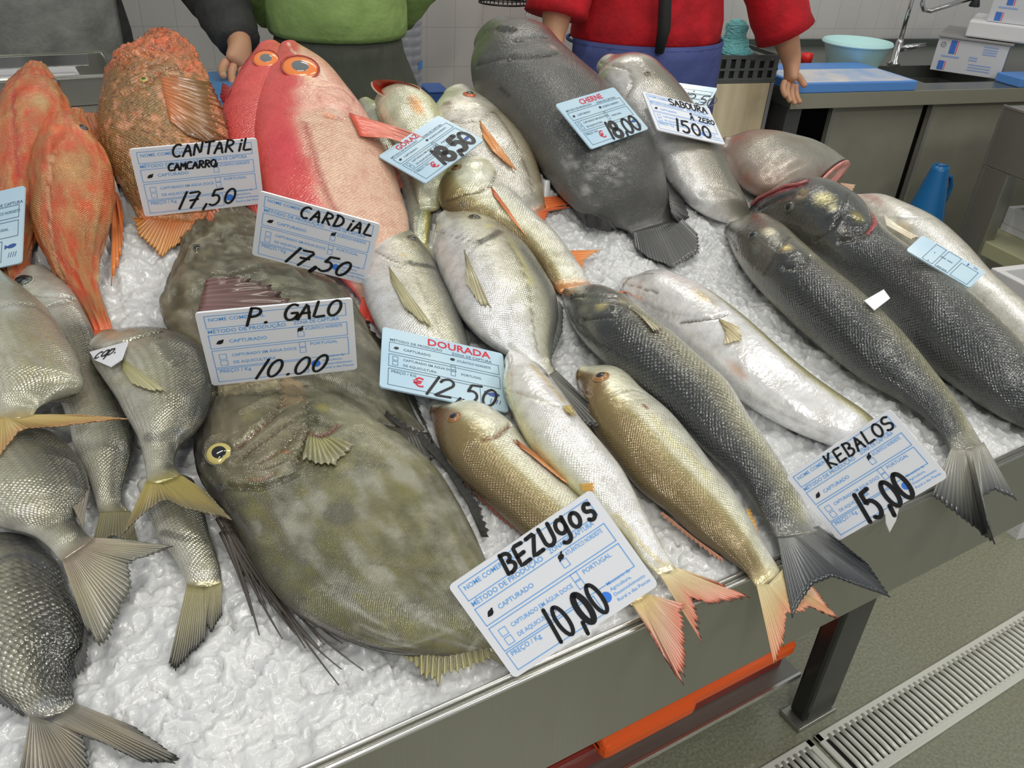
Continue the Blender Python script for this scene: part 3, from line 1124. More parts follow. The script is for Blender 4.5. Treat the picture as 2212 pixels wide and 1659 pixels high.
for i in range(9):
    a0 = -0.9 + i * 0.08
    t.add([(0.0592 * math.cos(a0 + k * 0.08), 0.0592 * math.sin(a0 + k * 0.08), z) for k, z in ((0, 0.155), (1, 0.155), (1, 0.178), (0, 0.178))], [[0, 1, 2, 3]])
t.build('label_patch', mat('label_blue', tuple(A(70, 130, 200)), 0.4), wbt)
t = MB(); t.box(-0.028, 0.034, -0.05, 0.05, 0, 0.085, 0.004)
tb_ = thing('tub', 'small dark blue plastic box low against the tiles right of the dark skirt', 'box', W(0.752, 2.23, 0.716), ROT)
t.build('carton', mat('dark_blue_plastic', tuple(A(52, 88, 150)), 0.4), tb_)
t = MB(); t.box(-0.031, 0.037, -0.055, 0.055, 0.086, 0.094, 0.003); t.build('lid', MATS['dark_blue_plastic'], tb_)
rt_ = thing('bucket', 'red plastic bucket behind the bare arm beside the blue apron', 'bucket', W(1.115, 2.24, 0.716), ROT)
t = MB(); t.lathe([(0, 0), (0.055, 0), (0.075, 0.165), (0.079, 0.165), (0.079, 0.172), (0.070, 0.172), (0.052, 0.006), (0, 0.006)], k=28); t.build('pail', REDP, rt_, smooth=True)
t = MB(); t.tube([(0.077 * math.cos(a), 0.03, 0.165 - 0.05 * math.sin(a)) for a in np.linspace(0, math.pi, 12)], 0.003, 6); t.build('handle', CHROME, rt_, smooth=True)

WIRE = mat('dark_wire', (0.045, 0.04, 0.04), 0.4, 0.5)
wk = thing('wire_basket', 'dark wire mesh basket standing on two thin rods before the tiled wall', 'basket', W(0.95, 2.16, 0.716), ROT)
t = MB()
zb, rb_, rt2, hb_ = 0.345, 0.078, 0.055, 0.16
for k in range(36):
    a = 2 * math.pi * k / 36
    t.tube([(rb_ * math.cos(a), rb_ * 0.8 * math.sin(a), zb), (rt2 * math.cos(a + 0.3), rt2 * 0.8 * math.sin(a + 0.3), zb + hb_)], 0.0011, 4)
    t.tube([(rb_ * math.cos(a), rb_ * 0.8 * math.sin(a), zb), (rt2 * math.cos(a - 0.3), rt2 * 0.8 * math.sin(a - 0.3), zb + hb_)], 0.0011, 4)
t.build('mesh_wall', WIRE, wk)
t = MB()
for z, r, ww in ((zb, rb_, 0.003), (zb + hb_, rt2, 0.0025), (zb + 0.01, rb_ * 0.985, 0.0016)):
    t.tube([(r * math.cos(a), r * 0.8 * math.sin(a), z) for a in np.linspace(0, 2 * math.pi, 41)], ww, 6)
t.build('rim', WIRE, wk, smooth=True)
for x in (0.058, 0.066):
    t = MB(); t.tube([(x, -0.03, 0.0), (x, -0.03, zb)], 0.0022, 6); t.build('rod', CHROME, wk, smooth=True)

# sellers' work table with a steel tray, left
wk2 = thing('work_table', 'steel work table behind the orange fish at the left edge', 'table', (-0.1, 1.42, 0))
t = MB(); t.box(-0.8, 0.36, 1.30, 1.62, 0.955, 0.985, 0.003); t.build('top', STEEL, wk2, world=True)
for x in (-0.78, 0.30):
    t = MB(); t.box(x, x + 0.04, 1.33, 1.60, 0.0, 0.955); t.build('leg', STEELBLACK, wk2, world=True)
ty = thing('tray', 'shallow steel tray on the work table at the upper left', 'tray', (0.0, 1.45, 0.986))
t = MB()
x0, x1, y0, y1, h = -0.33, 0.192, -0.08, 0.13, 0.05
t.box(x0, x1, y0, y1, 0, 0.004)
t.box(x0, x1, y0, y0 + 0.004, 0.004, h); t.box(x0, x1, y1 - 0.004, y1, 0.004, h)
t.box(x0, x0 + 0.004, y0, y1, 0.004, h); t.box(x1 - 0.004, x1, y0, y1, 0.004, h)
t.build('pan', STEEL, ty)
t = MB(); t.tube([(x0, y0, h), (x1, y0, h), (x1, y1, h), (x0, y1, h), (x0, y0, h)], 0.004, 8); t.build('rolled_rim', STEELB, ty, smooth=True)
t = MB(); t.box(-0.31, 0.135, -0.06, 0.12, 0.0035, 0.046, 0.012)
wp = t.build('paper_stack', mat('white_paper', (0.75, 0.75, 0.77), 0.5), smooth=False, loc=(0.0, 1.45, 0.987))  # raised and whitened to show the tray's lit inside as well
tag(wp, 'white wrapping paper lying in the steel tray', 'paper')
kn = thing('knife', 'knife with a wooden handle lying across the steel tray', 'knife', (-0.02, 1.46, 1.046))
t = MB(); t.tube([(-0.28, -0.03, 0.004), (-0.13, -0.035, 0.005), (0.0, -0.045, 0.004)], [0.012, 0.013, 0.009], 10); t.build('handle', mat('brown_wood', tuple(A(105, 85, 65)), 0.5), kn, smooth=True)
t = MB(); t.box(0.0, 0.17, -0.052, -0.048, 0.0, 0.022, 0.001); t.build('blade', CHROME, kn)
t = MB(); t.box(0.36, 0.52, 1.36, 1.60, 0.955, 0.985, 0.004)
bp_ = t.build('cutting_board', mat('blue_board_dark', tuple(A(60, 105, 150)), 0.4), loc=(0, 0, 0))
tag(bp_, 'blue cutting board beside the reaching hand behind the red fish', 'cutting board')

ILL = 0.72       # the catch lies flat under the lamps
# ------------------------------------------------------------------ the catch
SK = dict(
    bass=skin_mat('bass_skin', 0.0043, 0.6, 0.8, 70, 0.25, (0.02, 0.02, 0.02), 0.2, 0.25, 0.7),
    silver=skin_mat('silver_bream_skin', 0.0026, 0.27, 0.35, 60, 0.35, tuple(A(120, 116, 92)), 0.22, 0.4, 0.6),
    besugo=skin_mat('olive_bream_skin', 0.0026, 0.4, 0.4, 55, 0.3, tuple(A(110, 96, 60)), 0.22, 0.3, 0.6),
    dory=skin_mat('dory_skin', 0.0014, 0.38, 0.1, 24, 0.8, tuple(A(62, 60, 40)), 0.22, 0.05, 0.7, 1.4),
    red=skin_mat('red_skin', 0.0034, 0.6, 0.35, 45, 0.3, tuple(A(150, 40, 40)), 0.25, 0.0, 0.6),
    gurn=skin_mat('gurnard_skin', 0.0020, 0.7, 0.2, 26, 0.8, tuple(A(150, 108, 66)), 0.25, 0.0, 0.6, 1.3),
    rock=skin_mat('rockfish_skin', 0.0032, 0.7, 0.4, 42, 0.85, tuple(A(120, 88, 48)), 0.22, 0.0, 0.7, 2.0),
    dark=skin_mat('grouper_skin', 0.0024, 0.5, 0.4, 30, 0.35, tuple(A(95, 94, 90)), 0.26, 0.05, 0.5, 1.3),
)
G_SB, G_DO, G_BE, G_BA = 'striped grey bream heaped at the left', 'silver gilt-head bream', 'olive and silver bream at the front rim', 'long scaly bass on the right'


def besugo_ramp(f, hi=0.2):
    f.ramp([(-1, A(215, 214, 205)), (-0.45, A(206, 206, 190)), (hi - 0.12, A(196, 194, 168)), (hi + 0.02, A(150, 140, 98)),
            (hi + 0.25, A(128, 112, 74)), (0.8, A(108, 92, 60)), (1, A(95, 80, 54))])


def bass_ramp(f, w=0.0):
    f.ramp([(-1, A(214, 212, 208)), (-0.62 + w, A(205, 204, 192)), (-0.3 + w, A(170, 168, 140)), (0.08 + w, A(132, 130, 110)),
            (0.42 + w, A(84, 85, 80)), (1, A(56, 59, 60))])


def head_plain(f, s0, s1, amt=1.0):
    f.scl *= smooth(s0, s1, f.s) * amt + (1 - amt)


# --- orange gurnards, left
gp = [(148, 248, 182, 246), (96, 262, 200, 290), (72, 318, 226, 330), (63, 370, 246, 372), (65, 425, 250, 430), (72, 490, 240, 483),
      (106, 570, 217, 560), (140, 618, 214, 612), (172, 662, 228, 665), (200, 722, 246, 716)]
gpb = [(50, 152, 105, 152), (20, 185, 130, 190), (-10, 240, 158, 245), (-25, 300, 160, 310), (-30, 380, 130, 400), (-22, 460, 100, 470),
       (-5, 540, 70, 540), (18, 610, 62, 610)]
gpc = [(172, 262, 214, 256), (160, 290, 232, 290), (150, 340, 240, 340), (150, 400, 238, 400), (165, 460, 222, 460), (184, 520, 208, 520)]
gpd = [(-44, 362, -8, 362), (-80, 395, 16, 398), (-90, 450, 22, 455), (-80, 520, 14, 530), (-50, 600, 4, 600)]


def gurnard(label, pairs, k, lift, back, stripe=None, top=True):
    f = Fish('gurnard', label, pairs, k=k, lift=lift, back=back, caps=(0.8, 0.3), group='orange gurnards heaped at the left')
    f.ramp([(-1, A(206, 158, 122)), (-0.3, A(196, 118, 74)), (0.3, A(194, 92, 48)), (0.75, A(184, 100, 56)), (1, A(186, 72, 42))])
    head_plain(f, 0.1, 0.3)
    a_ = vnoise(f.u[:, None] * 40 + 0 * f.th[None], 5 * f.th[None] + 0 * f.u[:, None], 41)
    b_ = vnoise(f.u[:, None] * 90 + 0 * f.th[None], 12 * f.th[None] + 0 * f.u[:, None], 42)
    f.mixin(np.clip((a_ * 0.65 + b_ * 0.35 - 0.5) * 4, 0, 0.75), A(176, 128, 78))
    f.mixin(np.clip((0.42 - a_ * 0.5 - b_ * 0.5) * 4, 0, 0.7), A(186, 62, 34))
    f.V += f.N * (0.0022 * (b_ - 0.5) + 0.003 * (a_ - 0.5))[..., None]
    f.normals()
    return f


f = gurnard('orange gurnard with a dark eye, rearmost of its heap below the steel tray', gpb, 0.85, [0.0, 0.0, 0.02], 95)
f.stroke([(30, 190), (28, 240), (32, 300), (40, 380)], 5, A(160, 40, 45), 0.8, 0.002)
f.blob((85, 215), 34, A(176, 150, 100), 0.8, 0.9, (1.3, 1.8))
f.blob((40, 300), 40, A(190, 50, 40), 0.7, 0.9)
f.mixin(0.8 * smooth(0.94, 1.0, f.s), A(*(150, 60, 45)))
f.scl *= 1 - smooth(0.92, 1.0, f.s)
f.build(SK['gurn'])
f.eye((121, 176), 11, (60, 62, 60), pr=0.6, asp=0.9, rim=(170, 90, 60))
fin(f, 'tail_fin', [(22, 600), (58, 600)], [(10, 660), (38, 650), (70, 665)], 0.03, 0.012, 8, (150, 60, 45), (120, 50, 40), 0.15)

f = gurnard('small orange gurnard half hidden between the front gurnard and the spotted rockfish', gpc, 0.8, -0.004, 70)
f.blob((200, 285), 26, A(196, 60, 40), 0.7, 0.8)
f.mixin(0.8 * smooth(0.94, 1.0, f.s), A(*(200, 90, 50)))
f.scl *= 1 - smooth(0.92, 1.0, f.s)
f.build(SK['gurn'])
f.eye((176, 262), 7, (50, 50, 50), pr=0.6)
fin(f, 'tail_fin', [(186, 515), (206, 515)], [(176, 570), (196, 562), (218, 572)], 0.012, 0.006, 7, (200, 90, 50), (190, 100, 60), 0.15)

f = gurnard('orange fish cut off by the left edge behind the pale price card', gpd, 0.8, 0.0, 90)
f.mixin(0.8 * smooth(0.94, 1.0, f.s), A(*(170, 70, 50)))
f.scl *= 1 - smooth(0.92, 1.0, f.s)
f.build(SK['gurn'])
fin(f, 'tail_fin', [(-40, 600), (0, 600)], [(-50, 650), (-20, 640), (18, 650)], 0.02, 0.01, 7, (170, 70, 50), (150, 60, 40), 0.15)

f = gurnard('front orange gurnard with a long tapering red tail beside the rockfish', gp, [0.9, 0.85, 0.8, 0.8], [0.03, 0.024, 0.012, 0.0], [75, 75, 60])
f.stroke([(116, 330), (108, 360), (103, 420), (104, 480), (118, 560), (150, 630)], 4, A(150, 64, 50), 0.7, 0.0025)
f.stroke([(112, 340), (106, 400), (108, 470), (124, 570), (160, 650), (196, 716)], 2.2, A(236, 168, 130), 0.8)
f.blob((160, 370), 46, A(184, 146, 92), 0.85, 0.9, (1.5, 1.5))
f.blob((150, 470), 40, A(184, 138, 84), 0.6, 0.9, (1.2, 1.7))
f.blob((210, 490), 26, A(182, 150, 98), 0.7, 0.9)
f.blob((215, 600), 16, A(196, 170, 110), 0.8, 0.9, (1.3, 2.6))
f.blob((185, 440), 20, A(208, 74, 36), 0.8, 0.9)
f.blob((195, 405), 18, A(208, 74, 36), 0.8, 0.9)
f.blob((118, 280), 26, A(212, 108, 64), 0.8, 0.9)
f.stroke([(150, 620), (176, 664), (208, 712)], 12, A(190, 62, 26), 0.7)
f.blob((95, 310), 20, A(206, 90, 72), 0.7, 0.9)
f.relief([(104, 300), (96, 360), (98, 430)], 7, 0.0025)
f.mixin(0.8 * smooth(0.94, 1.0, f.s), A(*(190, 80, 40)))
f.scl *= 1 - smooth(0.92, 1.0, f.s)
f.build(SK['gurn'])
f.eye((180, 276), 12, (46, 48, 46), pr=0.62, asp=0.85, rim=(190, 110, 70))
fin(f, 'pectoral_fin', [(243, 352), (250, 372)], [(240, 632), (262, 560), (268, 480)], [0.02, 0.02], 0.005, 6, (216, 120, 70), (222, 120, 50), 0.05, dark=0.45)
fin(f, 'pectoral_fin', [(236, 340), (246, 352)], [(266, 520), (258, 440)], [0.03, 0.03], 0.014, 5, (214, 110, 64), (200, 100, 60), 0.05, dark=0.45)
fin(f, 'tail_fin', [(202, 715), (244, 712)], [(196, 768), (235, 775), (270, 758)], 0.01, 0.004, 9, (190, 80, 40), (170, 70, 40), 0.12)

# --- spotted rockfish
f = Fish('rockfish', 'big orange and olive spotted rockfish, head up, behind the first white price card', [
    (322, 75, 362, 71), (290, 104, 414, 102), (246, 135, 434, 135), (224, 190, 464, 198), (214, 260, 490, 265), (222, 310, 500, 322),
    (246, 370, 492, 390), (276, 425, 470, 440), (304, 478, 436, 488)], k=[0.6, 0.62, 0.5], lift=0.0, back=30, caps=(0.7, 0.3), J=131, den=2.5)
f.ramp([(-1, A(214, 128, 74)), (-0.2, A(206, 108, 58)), (0.3, A(160, 112, 62)), (1, A(140, 96, 50))])
f.mixin(smooth(0.34, 0.16, f.s), A(212, 98, 52))
for _ in range(26):
    f.blob((rng.uniform(226, 480), rng.uniform(90, 420)), rng.uniform(7, 18), A(*[(120, 96, 54), (196, 128, 70), (176, 140, 82), (214, 92, 44)][rng.integers(4)]), 0.6, 0.9)
for _ in range(90):
    f.blob((rng.uniform(222, 490), rng.uniform(80, 430)), rng.uniform(2.4, 4.6), A(84, 40, 22), 0.8, 0.7)
f.stroke([(262, 205), (290, 192), (320, 180), (338, 158), (372, 148), (420, 150)], 4, A(176, 60, 28), 0.9, 0.006)
f.stroke([(252, 140), (290, 150), (320, 140), (350, 130)], 3, A(190, 70, 34), 0.8, 0.004)
f.stroke([(300, 110), (340, 100), (390, 104)], 3, A(190, 72, 36), 0.7, 0.003)
f.relief([(262, 128), (300, 118), (350, 122)], 10, 0.006)
f.relief([(330, 88), (360, 84), (392, 96)], 9, 0.004)
f.relief([(280, 178), (310, 160)], 8, 0.004)
f.blob((372, 162), 20, A(214, 176, 128), 0.8, 0.8, (0.1, 1.6))
hb = smooth(0.36, 0.2, f.s)
nz_ = vnoise(f.u[:, None] * 70 + 0 * f.th[None], 9 * f.th[None] + 0 * f.u[:, None], 21) + 0.6 * vnoise(f.u[:, None] * 160 + 0 * f.th[None], 20 * f.th[None] + 0 * f.u[:, None], 22) - 0.8
f.V += f.N * (0.007 * nz_ * hb)[..., None]
f.normals()
f.mixin(hb * np.clip(-nz_ * 1.2, 0, 0.8), A(150, 56, 26))
f.mixin(hb * np.clip(nz_ * 0.8, 0, 0.6), A(222, 140, 96))
a_ = vnoise(f.u[:, None] * 70 + 0 * f.th[None], 9 * f.th[None] + 0 * f.u[:, None], 51)
b_ = vnoise(f.u[:, None] * 170 + 0 * f.th[None], 22 * f.th[None] + 0 * f.u[:, None], 52)
c_ = vnoise(f.u[:, None] * 330 + 0 * f.th[None], 44 * f.th[None] + 0 * f.u[:, None], 53)
bd_ = smooth(0.22, 0.36, f.s)
f.mixin(bd_ * np.clip((a_ * 0.6 + b_ * 0.4 - 0.5) * 4, 0, 0.8), A(122, 100, 56))
f.mixin(bd_ * np.clip((0.45 - a_ * 0.5 - b_ * 0.5) * 4, 0, 0.7), A(206, 146, 112))
f.mixin(np.clip((c_ * 0.7 + b_ * 0.3 - 0.66) * 7, 0, 0.85), A(70, 36, 20))
f.V += f.N * (0.0018 * (b_ - 0.5) * bd_)[..., None]
f.normals()
f.mixin(0.8 * smooth(0.94, 1.0, f.s), A(*(186, 104, 46)))
f.scl *= 1 - smooth(0.92, 1.0, f.s)
f.build(SK['rock'])
f.eye((311, 171), 9, (150, 150, 70), pup=(70, 74, 34), pr=0.6, rim=(190, 90, 50), sq=0.4)
f.eye((252, 124), 9, (60, 56, 50), pr=0.6, rim=(180, 90, 50))
fin(f, 'pectoral_fin', [(345, 158), (352, 200), (368, 262)], [(455, 182), (486, 250), (496, 300), (452, 312), (405, 296)], nr=15, c0=(196, 112, 62), c1=(112, 70, 32),
    on=f, off=0.002, rip=0.0009, dark=0.55, jag=0.03, mid=(150, 104, 58), op=(0.95, 0.72))
fin(f, 'dorsal_fin', [(240, 170), (228, 240), (236, 320), (262, 390)], [(222, 160), (206, 240), (214, 330), (246, 405)], [0.04, 0.035, 0.03, 0.03], [0.05, 0.045, 0.035, 0.02], 12, (170, 100, 56), (140, 70, 40), 0.3)
fin(f, 'tail_fin', [(306, 470), (436, 480)], [(286, 470), (300, 512), (348, 560), (384, 528), (430, 535)], 0.015, 0.004, 15, (186, 104, 46), (196, 140, 76), 0.1, rip=0.0016, dark=0.6)
fin(f, 'anal_fin', [(470, 400), (446, 470)], [(505, 440), (470, 515)], 0.02, 0.006, 8, (180, 100, 60), (150, 70, 40), 0.15)


# --- alfonsinos
def alfonsino(label, pairs, lift, eyep, er):
    f = Fish('alfonsino', label, pairs, k=0.36, lift=lift, back=0, q=1.15, caps=(0.5, 0.4), group='red alfonsinos')
    f.ramp([(-1, A(222, 160, 150)), (-0.55, A(226, 170, 150)), (0.05, A(218, 176, 148)), (0.12, A(188, 100, 94)), (0.3, A(190, 74, 72)), (1, A(198, 70, 64))])
    head_plain(f, 0.18, 0.34)
    return f


f = alfonsino('rear red alfonsino, mostly hidden behind the large one, grey pupil showing', [
    (556, 100, 600, 92), (530, 135, 650, 125), (500, 190, 690, 190), (482, 235, 700, 240), (484, 290, 720, 300), (496, 350, 720, 360),
    (520, 420, 700, 430), (560, 480, 690, 490), (600, 530, 670, 540)], -0.006, None, 0)
f.ramp([(-1, A(204, 92, 86)), (1, A(194, 70, 66))])
f.mixin(0.8 * smooth(0.94, 1.0, f.s), A(*(200, 60, 50)))
f.scl *= 1 - smooth(0.92, 1.0, f.s)
f.build(SK['red'])
f.eye((574, 131), 27, (222, 122, 66), (118, 122, 122), 0.55, 0.22, rim=(160, 60, 46), pal=1, rimw=0.06, tilt=0.35, off=0.002)
fin(f, 'pectoral_fin', [(500, 190), (492, 205)], [(480, 178), (474, 212), (484, 226)], 0.03, 0.02, 6, (150, 40, 46), (120, 30, 36), 0.05)
fin(f, 'tail_fin', [(604, 535), (668, 540)], [(580, 590), (640, 575), (700, 600)], 0.01, 0.005, 8, (200, 60, 50), (200, 60, 50), 0.1)

f = alfonsino('large red alfonsino with a huge orange-ringed eye and pale scaly flank', [
    (606, 96, 640, 92), (583, 140, 704, 134), (564, 185, 748, 184), (553, 235, 792, 243), (552, 290, 828, 310), (562, 350, 853, 360),
    (580, 420, 872, 425), (620, 490, 886, 480), (682, 550, 880, 540), (745, 610, 848, 600), (778, 650, 824, 645), (782, 690, 816, 690)], [0.012, 0.012, 0.004], None, 0)
reg = f.inside([(642, 250), (672, 236), (700, 232), (760, 240), (830, 300), (880, 420), (890, 560), (830, 660), (800, 690), (740, 560), (690, 415), (664, 330)])
f.col[reg] = A(202, 166, 142)
red = f.inside([(600, 80), (650, 85), (640, 130), (648, 180), (640, 250), (664, 330), (690, 415), (740, 560), (800, 690), (600, 600), (530, 300), (540, 200)])
f.col[red] = A(192, 74, 72)
hd = f.inside([(642, 92), (700, 118), (760, 190), (800, 245), (760, 246), (700, 235), (640, 245), (636, 190), (690, 180), (700, 150), (668, 118)])
f.col[hd] = A(204, 154, 136)
for _ in range(2):      # soften the borders between colour fields
    f.col[1:-1] = (f.col[:-2] + 2 * f.col[1:-1] + f.col[2:]) / 4
    f.col[:, 1:-1] = (f.col[:, :-2] + 2 * f.col[:, 1:-1] + f.col[:, 2:]) / 4
f.scl = np.where(reg, 1.0, 0.35) * np.clip(f.scl * 3, 0, 1)
f.blob((610, 320), 60, A(188, 58, 76), 0.6, 0.9, (1.4, 1.8))
f.blob((560, 200), 30, A(210, 62, 48), 0.7, 0.9)
f.stroke([(662, 262), (676, 320), (700, 390), (718, 440), (735, 480)], 3, A(150, 60, 50), 0.7)
f.stroke([(690, 186), (740, 192), (764, 214), (768, 220)], 2, A(120, 80, 70), 0.8, 0.0018)
f.stroke([(690, 192), (694, 220), (720, 236)], 2, A(170, 90, 80), 0.6, 0.001)
f.stroke([(700, 252), (735, 254), (762, 232), (770, 216)], 3.0, A(150, 80, 70), 0.7, 0.003)
f.stroke([(622, 92), (640, 118), (676, 128), (694, 150), (704, 176)], 3, A(232, 190, 170), 0.8)
f.blob((712, 249), 16, A(222, 120, 66), 0.8, 0.7, (0.0, 2.0))
f.blob((720, 240), 24, A(226, 186, 168), 0.6)
f.stroke([(640, 150), (690, 182), (716, 184)], 5, A(216, 170, 140), 0.7)
f.relief([(706, 210), (745, 226)], 22, 0.002)
f.mixin(0.8 * smooth(0.94, 1.0, f.s), A(*(214, 92, 76)))
f.scl *= 1 - smooth(0.92, 1.0, f.s)
f.build(SK['red'])
f.eye((650, 149), 38, (222, 120, 62), (112, 118, 118), 0.56, 0.22, rim=(150, 50, 40), asp=0.9, pal=1, rimw=0.06, tilt=0.35, off=0.002)
fin(f, 'pectoral_fin', [(752, 248), (776, 297)], [(908, 338), (890, 347), (858, 347)], nr=12, c0=(206, 84, 64), c1=(220, 156, 136), on=f, off=0.012, bow=0.022, rip=0.001, jag=0.04)
fin(f, 'pelvic_fin', [(832, 306), (846, 350)], [(852, 340), (874, 410), (866, 420)], 0.02, 0.01, 6, (206, 90, 70), (214, 130, 110), 0.1)
fin(f, 'tail_fin', [(782, 640), (820, 640)], [(764, 735), (792, 690), (836, 730)], [0.012, 0.012], 0.006, 12, (214, 92, 76), (204, 66, 52), 0.1)

# --- bream at the back
f = Fish('sea_bream', 'pale bream with its red mouth gaping upward beside the big alfonsino', [
    (810, 214, 918, 214), (816, 240, 938, 230), (832, 268, 952, 248), (852, 300, 966, 280), (876, 350, 975, 330), (892, 400, 972, 390), (905, 450, 950, 450)],
    k=0.75, lift=0.012, back=200, caps=(0.15, 0.4), group='bream behind the goraz card')
f.ramp([(-1, A(206, 204, 176)), (-0.3, A(196, 198, 176)), (0.4, A(214, 212, 160)), (1, A(190, 180, 130))])
f.blob((900, 225), 22, A(206, 134, 66), 0.8, 0.7, (1.1, 2.0))
f.blob((828, 268), 12, A(190, 110, 56), 0.8, 0.7, (1.2, 2.4))
f.blob((885, 215), 9, A(96, 92, 76), 0.6)
f.build(SK['silver'])
q0, n0, _ = f.at((860, 205))
mc = f.surf([(857.0, 206.0)], 0.0)[0]
mc = CAM + rays((858.0, 190.0)) * ((mc - CAM) @ FW + 0.022) / (rays((858.0, 190.0)) @ FW)
ax1 = norm(P_ice(np.array([905.0, 203.0]), 0.055) - P_ice(np.array([812.0, 189.0]), 0.055))
ax2 = norm(np.cross(ax1, -FW) * 1.0)
V = []
for rr_, dd in ((1.0, 0.0), (1.06, 0.004), (0.98, 0.008), (0.86, 0.004), (0.6, -0.012), (0.15, -0.022)):
    for j in range(36):
        t_ = 2 * math.pi * j / 36
        up_ = 0.0195 if math.sin(t_) > 0 else 0.0085
        V.append(mc + ax1 * 0.0375 * rr_ * math.cos(t_) + ax2 * up_ * rr_ * math.sin(t_) - FW * dd)
Fq = [[i * 36 + j, i * 36 + (j + 1) % 36, (i + 1) * 36 + (j + 1) % 36, (i + 1) * 36 + j] for i in range(2) for j in range(36)]
mobj('lip', V, Fq, flatc(A(212, 206, 190), 0.25), f.root)
Fq = [[i * 36 + j, i * 36 + (j + 1) % 36, (i + 1) * 36 + (j + 1) % 36, (i + 1) * 36 + j] for i in range(2, 5) for j in range(36)] + [[5 * 36 + j for j in range(36)]]
mobj('mouth', V, Fq, flatc(A(132, 34, 18), 0.3), f.root)

f = Fish('sea_bream', 'greenish silver bream glimpsed between the alfonsino and the gaping bream', [
    (775, 222, 800, 216), (780, 240, 836, 236), (800, 290, 860, 280), (850, 370, 905, 360), (872, 420, 930, 410), (885, 480, 932, 470), (900, 535, 925, 530)],
    k=0.6, lift=-0.004, back=160, caps=(0.8, 0.3), group='bream behind the goraz card')
f.ramp([(-1, A(186, 188, 176)), (0.3, A(170, 174, 150)), (0.9, A(186, 176, 96)), (1, A(150, 146, 100))])
f.mixin(0.8 * smooth(0.94, 1.0, f.s), A(*(170, 165, 120)))
f.scl *= 1 - smooth(0.92, 1.0, f.s)
f.build(SK['silver'])
fin(f, 'tail_fin', [(902, 530), (924, 526)], [(895, 575), (915, 562), (945, 580)], 0.01, 0.005, 8, (170, 165, 120), (150, 140, 110), 0.1)

f = Fish('sea_bream', 'bronze bream with an orange-rimmed eye looking up beside the dark grouper', [
    (958, 202, 1012, 190), (938, 232, 1062, 220), (938, 282, 1106, 262), (960, 335, 1142, 306), (1000, 385, 1162, 352), (1058, 425, 1174, 402),
    (1110, 455, 1177, 430), (1148, 470, 1180, 452)], k=0.42, lift=0.004, back=185, q=1.1, caps=(0.5, 0.4), group='bream behind the goraz card')
f.ramp([(-1, A(200, 196, 190)), (0.2, A(188, 184, 172)), (0.62, A(176, 166, 140)), (0.8, A(168, 150, 118)), (1, A(140, 122, 92))])
f.mixin(smooth(0.26, 0.2, f.s), A(206, 202, 188))
head_plain(f, 0.16, 0.26)
f.stroke([(975, 262), (1010, 264), (1040, 258), (1064, 240)], 2.4, A(110, 100, 84), 0.9, 0.002)
f.stroke([(1064, 240), (1100, 286), (1125, 330), (1142, 380), (1150, 420)], 2, A(112, 96, 70), 0.7)
f.stroke([(968, 232), (1000, 240), (1030, 234)], 2, A(140, 134, 124), 0.6)
f.blob((966, 222), 14, A(120, 112, 96), 0.7)
f.mixin(0.8 * smooth(0.94, 1.0, f.s), A(*(196, 110, 66)))
f.scl *= 1 - smooth(0.92, 1.0, f.s)
f.build(SK['silver'])
f.eye((1013, 205), 13, (176, 92, 52), pr=0.66, rim=(150, 100, 80))
fin(f, 'pectoral_fin', [(1036, 262), (1044, 300)], [(1120, 380), (1092, 358), (1062, 330)], nr=8, c0=(206, 140, 84), c1=(206, 150, 100), on=f, off=0.005, rip=0.0008, jag=0.05)
fin(f, 'tail_fin', [(1150, 468), (1180, 448)], [(1172, 490), (1188, 455), (1246, 446)], 0.012, 0.006, 12, (196, 110, 66), (204, 92, 52), 0.12)
fin(f, 'anal_fin', [(1166, 405), (1180, 450)], [(1180, 408), (1210, 425), (1236, 440)], 0.012, 0.01, 8, (206, 110, 60), (206, 96, 56), 0.1)

f = Fish('sea_bream', 'slim pale bream with a bright gill cover and orange fin below the goraz card', [
    (985, 350, 1020, 336), (950, 385, 1066, 356), (948, 430, 1086, 402), (985, 470, 1124, 432), (1040, 492, 1162, 473), (1086, 512, 1202, 511),
    (1136, 547, 1234, 552), (1176, 592, 1262, 592), (1206, 630, 1282, 622)], k=[0.6, 0.55, 0.6], lift=0.006, back=-18, q=1.0, caps=(0.7, 0.4), group='bream behind the goraz card')
besugo_ramp(f, 0.28)
f.mixin(smooth(0.22, 0.16, f.s) * smooth(0.4, 0.0, f.d), A(226, 220, 190))
head_plain(f, 0.18, 0.26)
f.stroke([(962, 436), (1000, 420), (1040, 412), (1066, 392), (1070, 372)], 2.6, A(84, 70, 40), 0.95, 0.003)
f.stroke([(960, 470), (1010, 470)], 7, A(60, 50, 36), 0.6)
f.blob((1000, 440), 14, A(60, 56, 44), 0.6)
f.blob((1030, 380), 30, A(232, 226, 196), 0.7, 0.8)
f.mixin(0.8 * smooth(0.94, 1.0, f.s), A(*(190, 120, 66)))
f.scl *= 1 - smooth(0.92, 1.0, f.s)
f.build(SK['besugo'])
f.eye((988, 360), 11, (140, 104, 60), pr=0.62, rim=(110, 90, 60))
fin(f, 'pectoral_fin', [(1060, 402), (1066, 424)], [(1142, 520), (1118, 492), (1094, 462)], nr=7, c0=(176, 84, 40), c1=(222, 138, 84), on=f, off=0.004, rip=0.0008, jag=0.04)
fin(f, 'anal_fin', [(1224, 542), (1262, 592)], [(1302, 540), (1262, 560), (1256, 596)], 0.012, 0.006, 8, (212, 120, 66), (214, 140, 80), 0.1)
fin(f, 'tail_fin', [(1212, 622), (1282, 622)], [(1228, 668), (1290, 650), (1362, 632)], 0.014, 0.006, 12, (190, 120, 66), (206, 108, 60), 0.12)

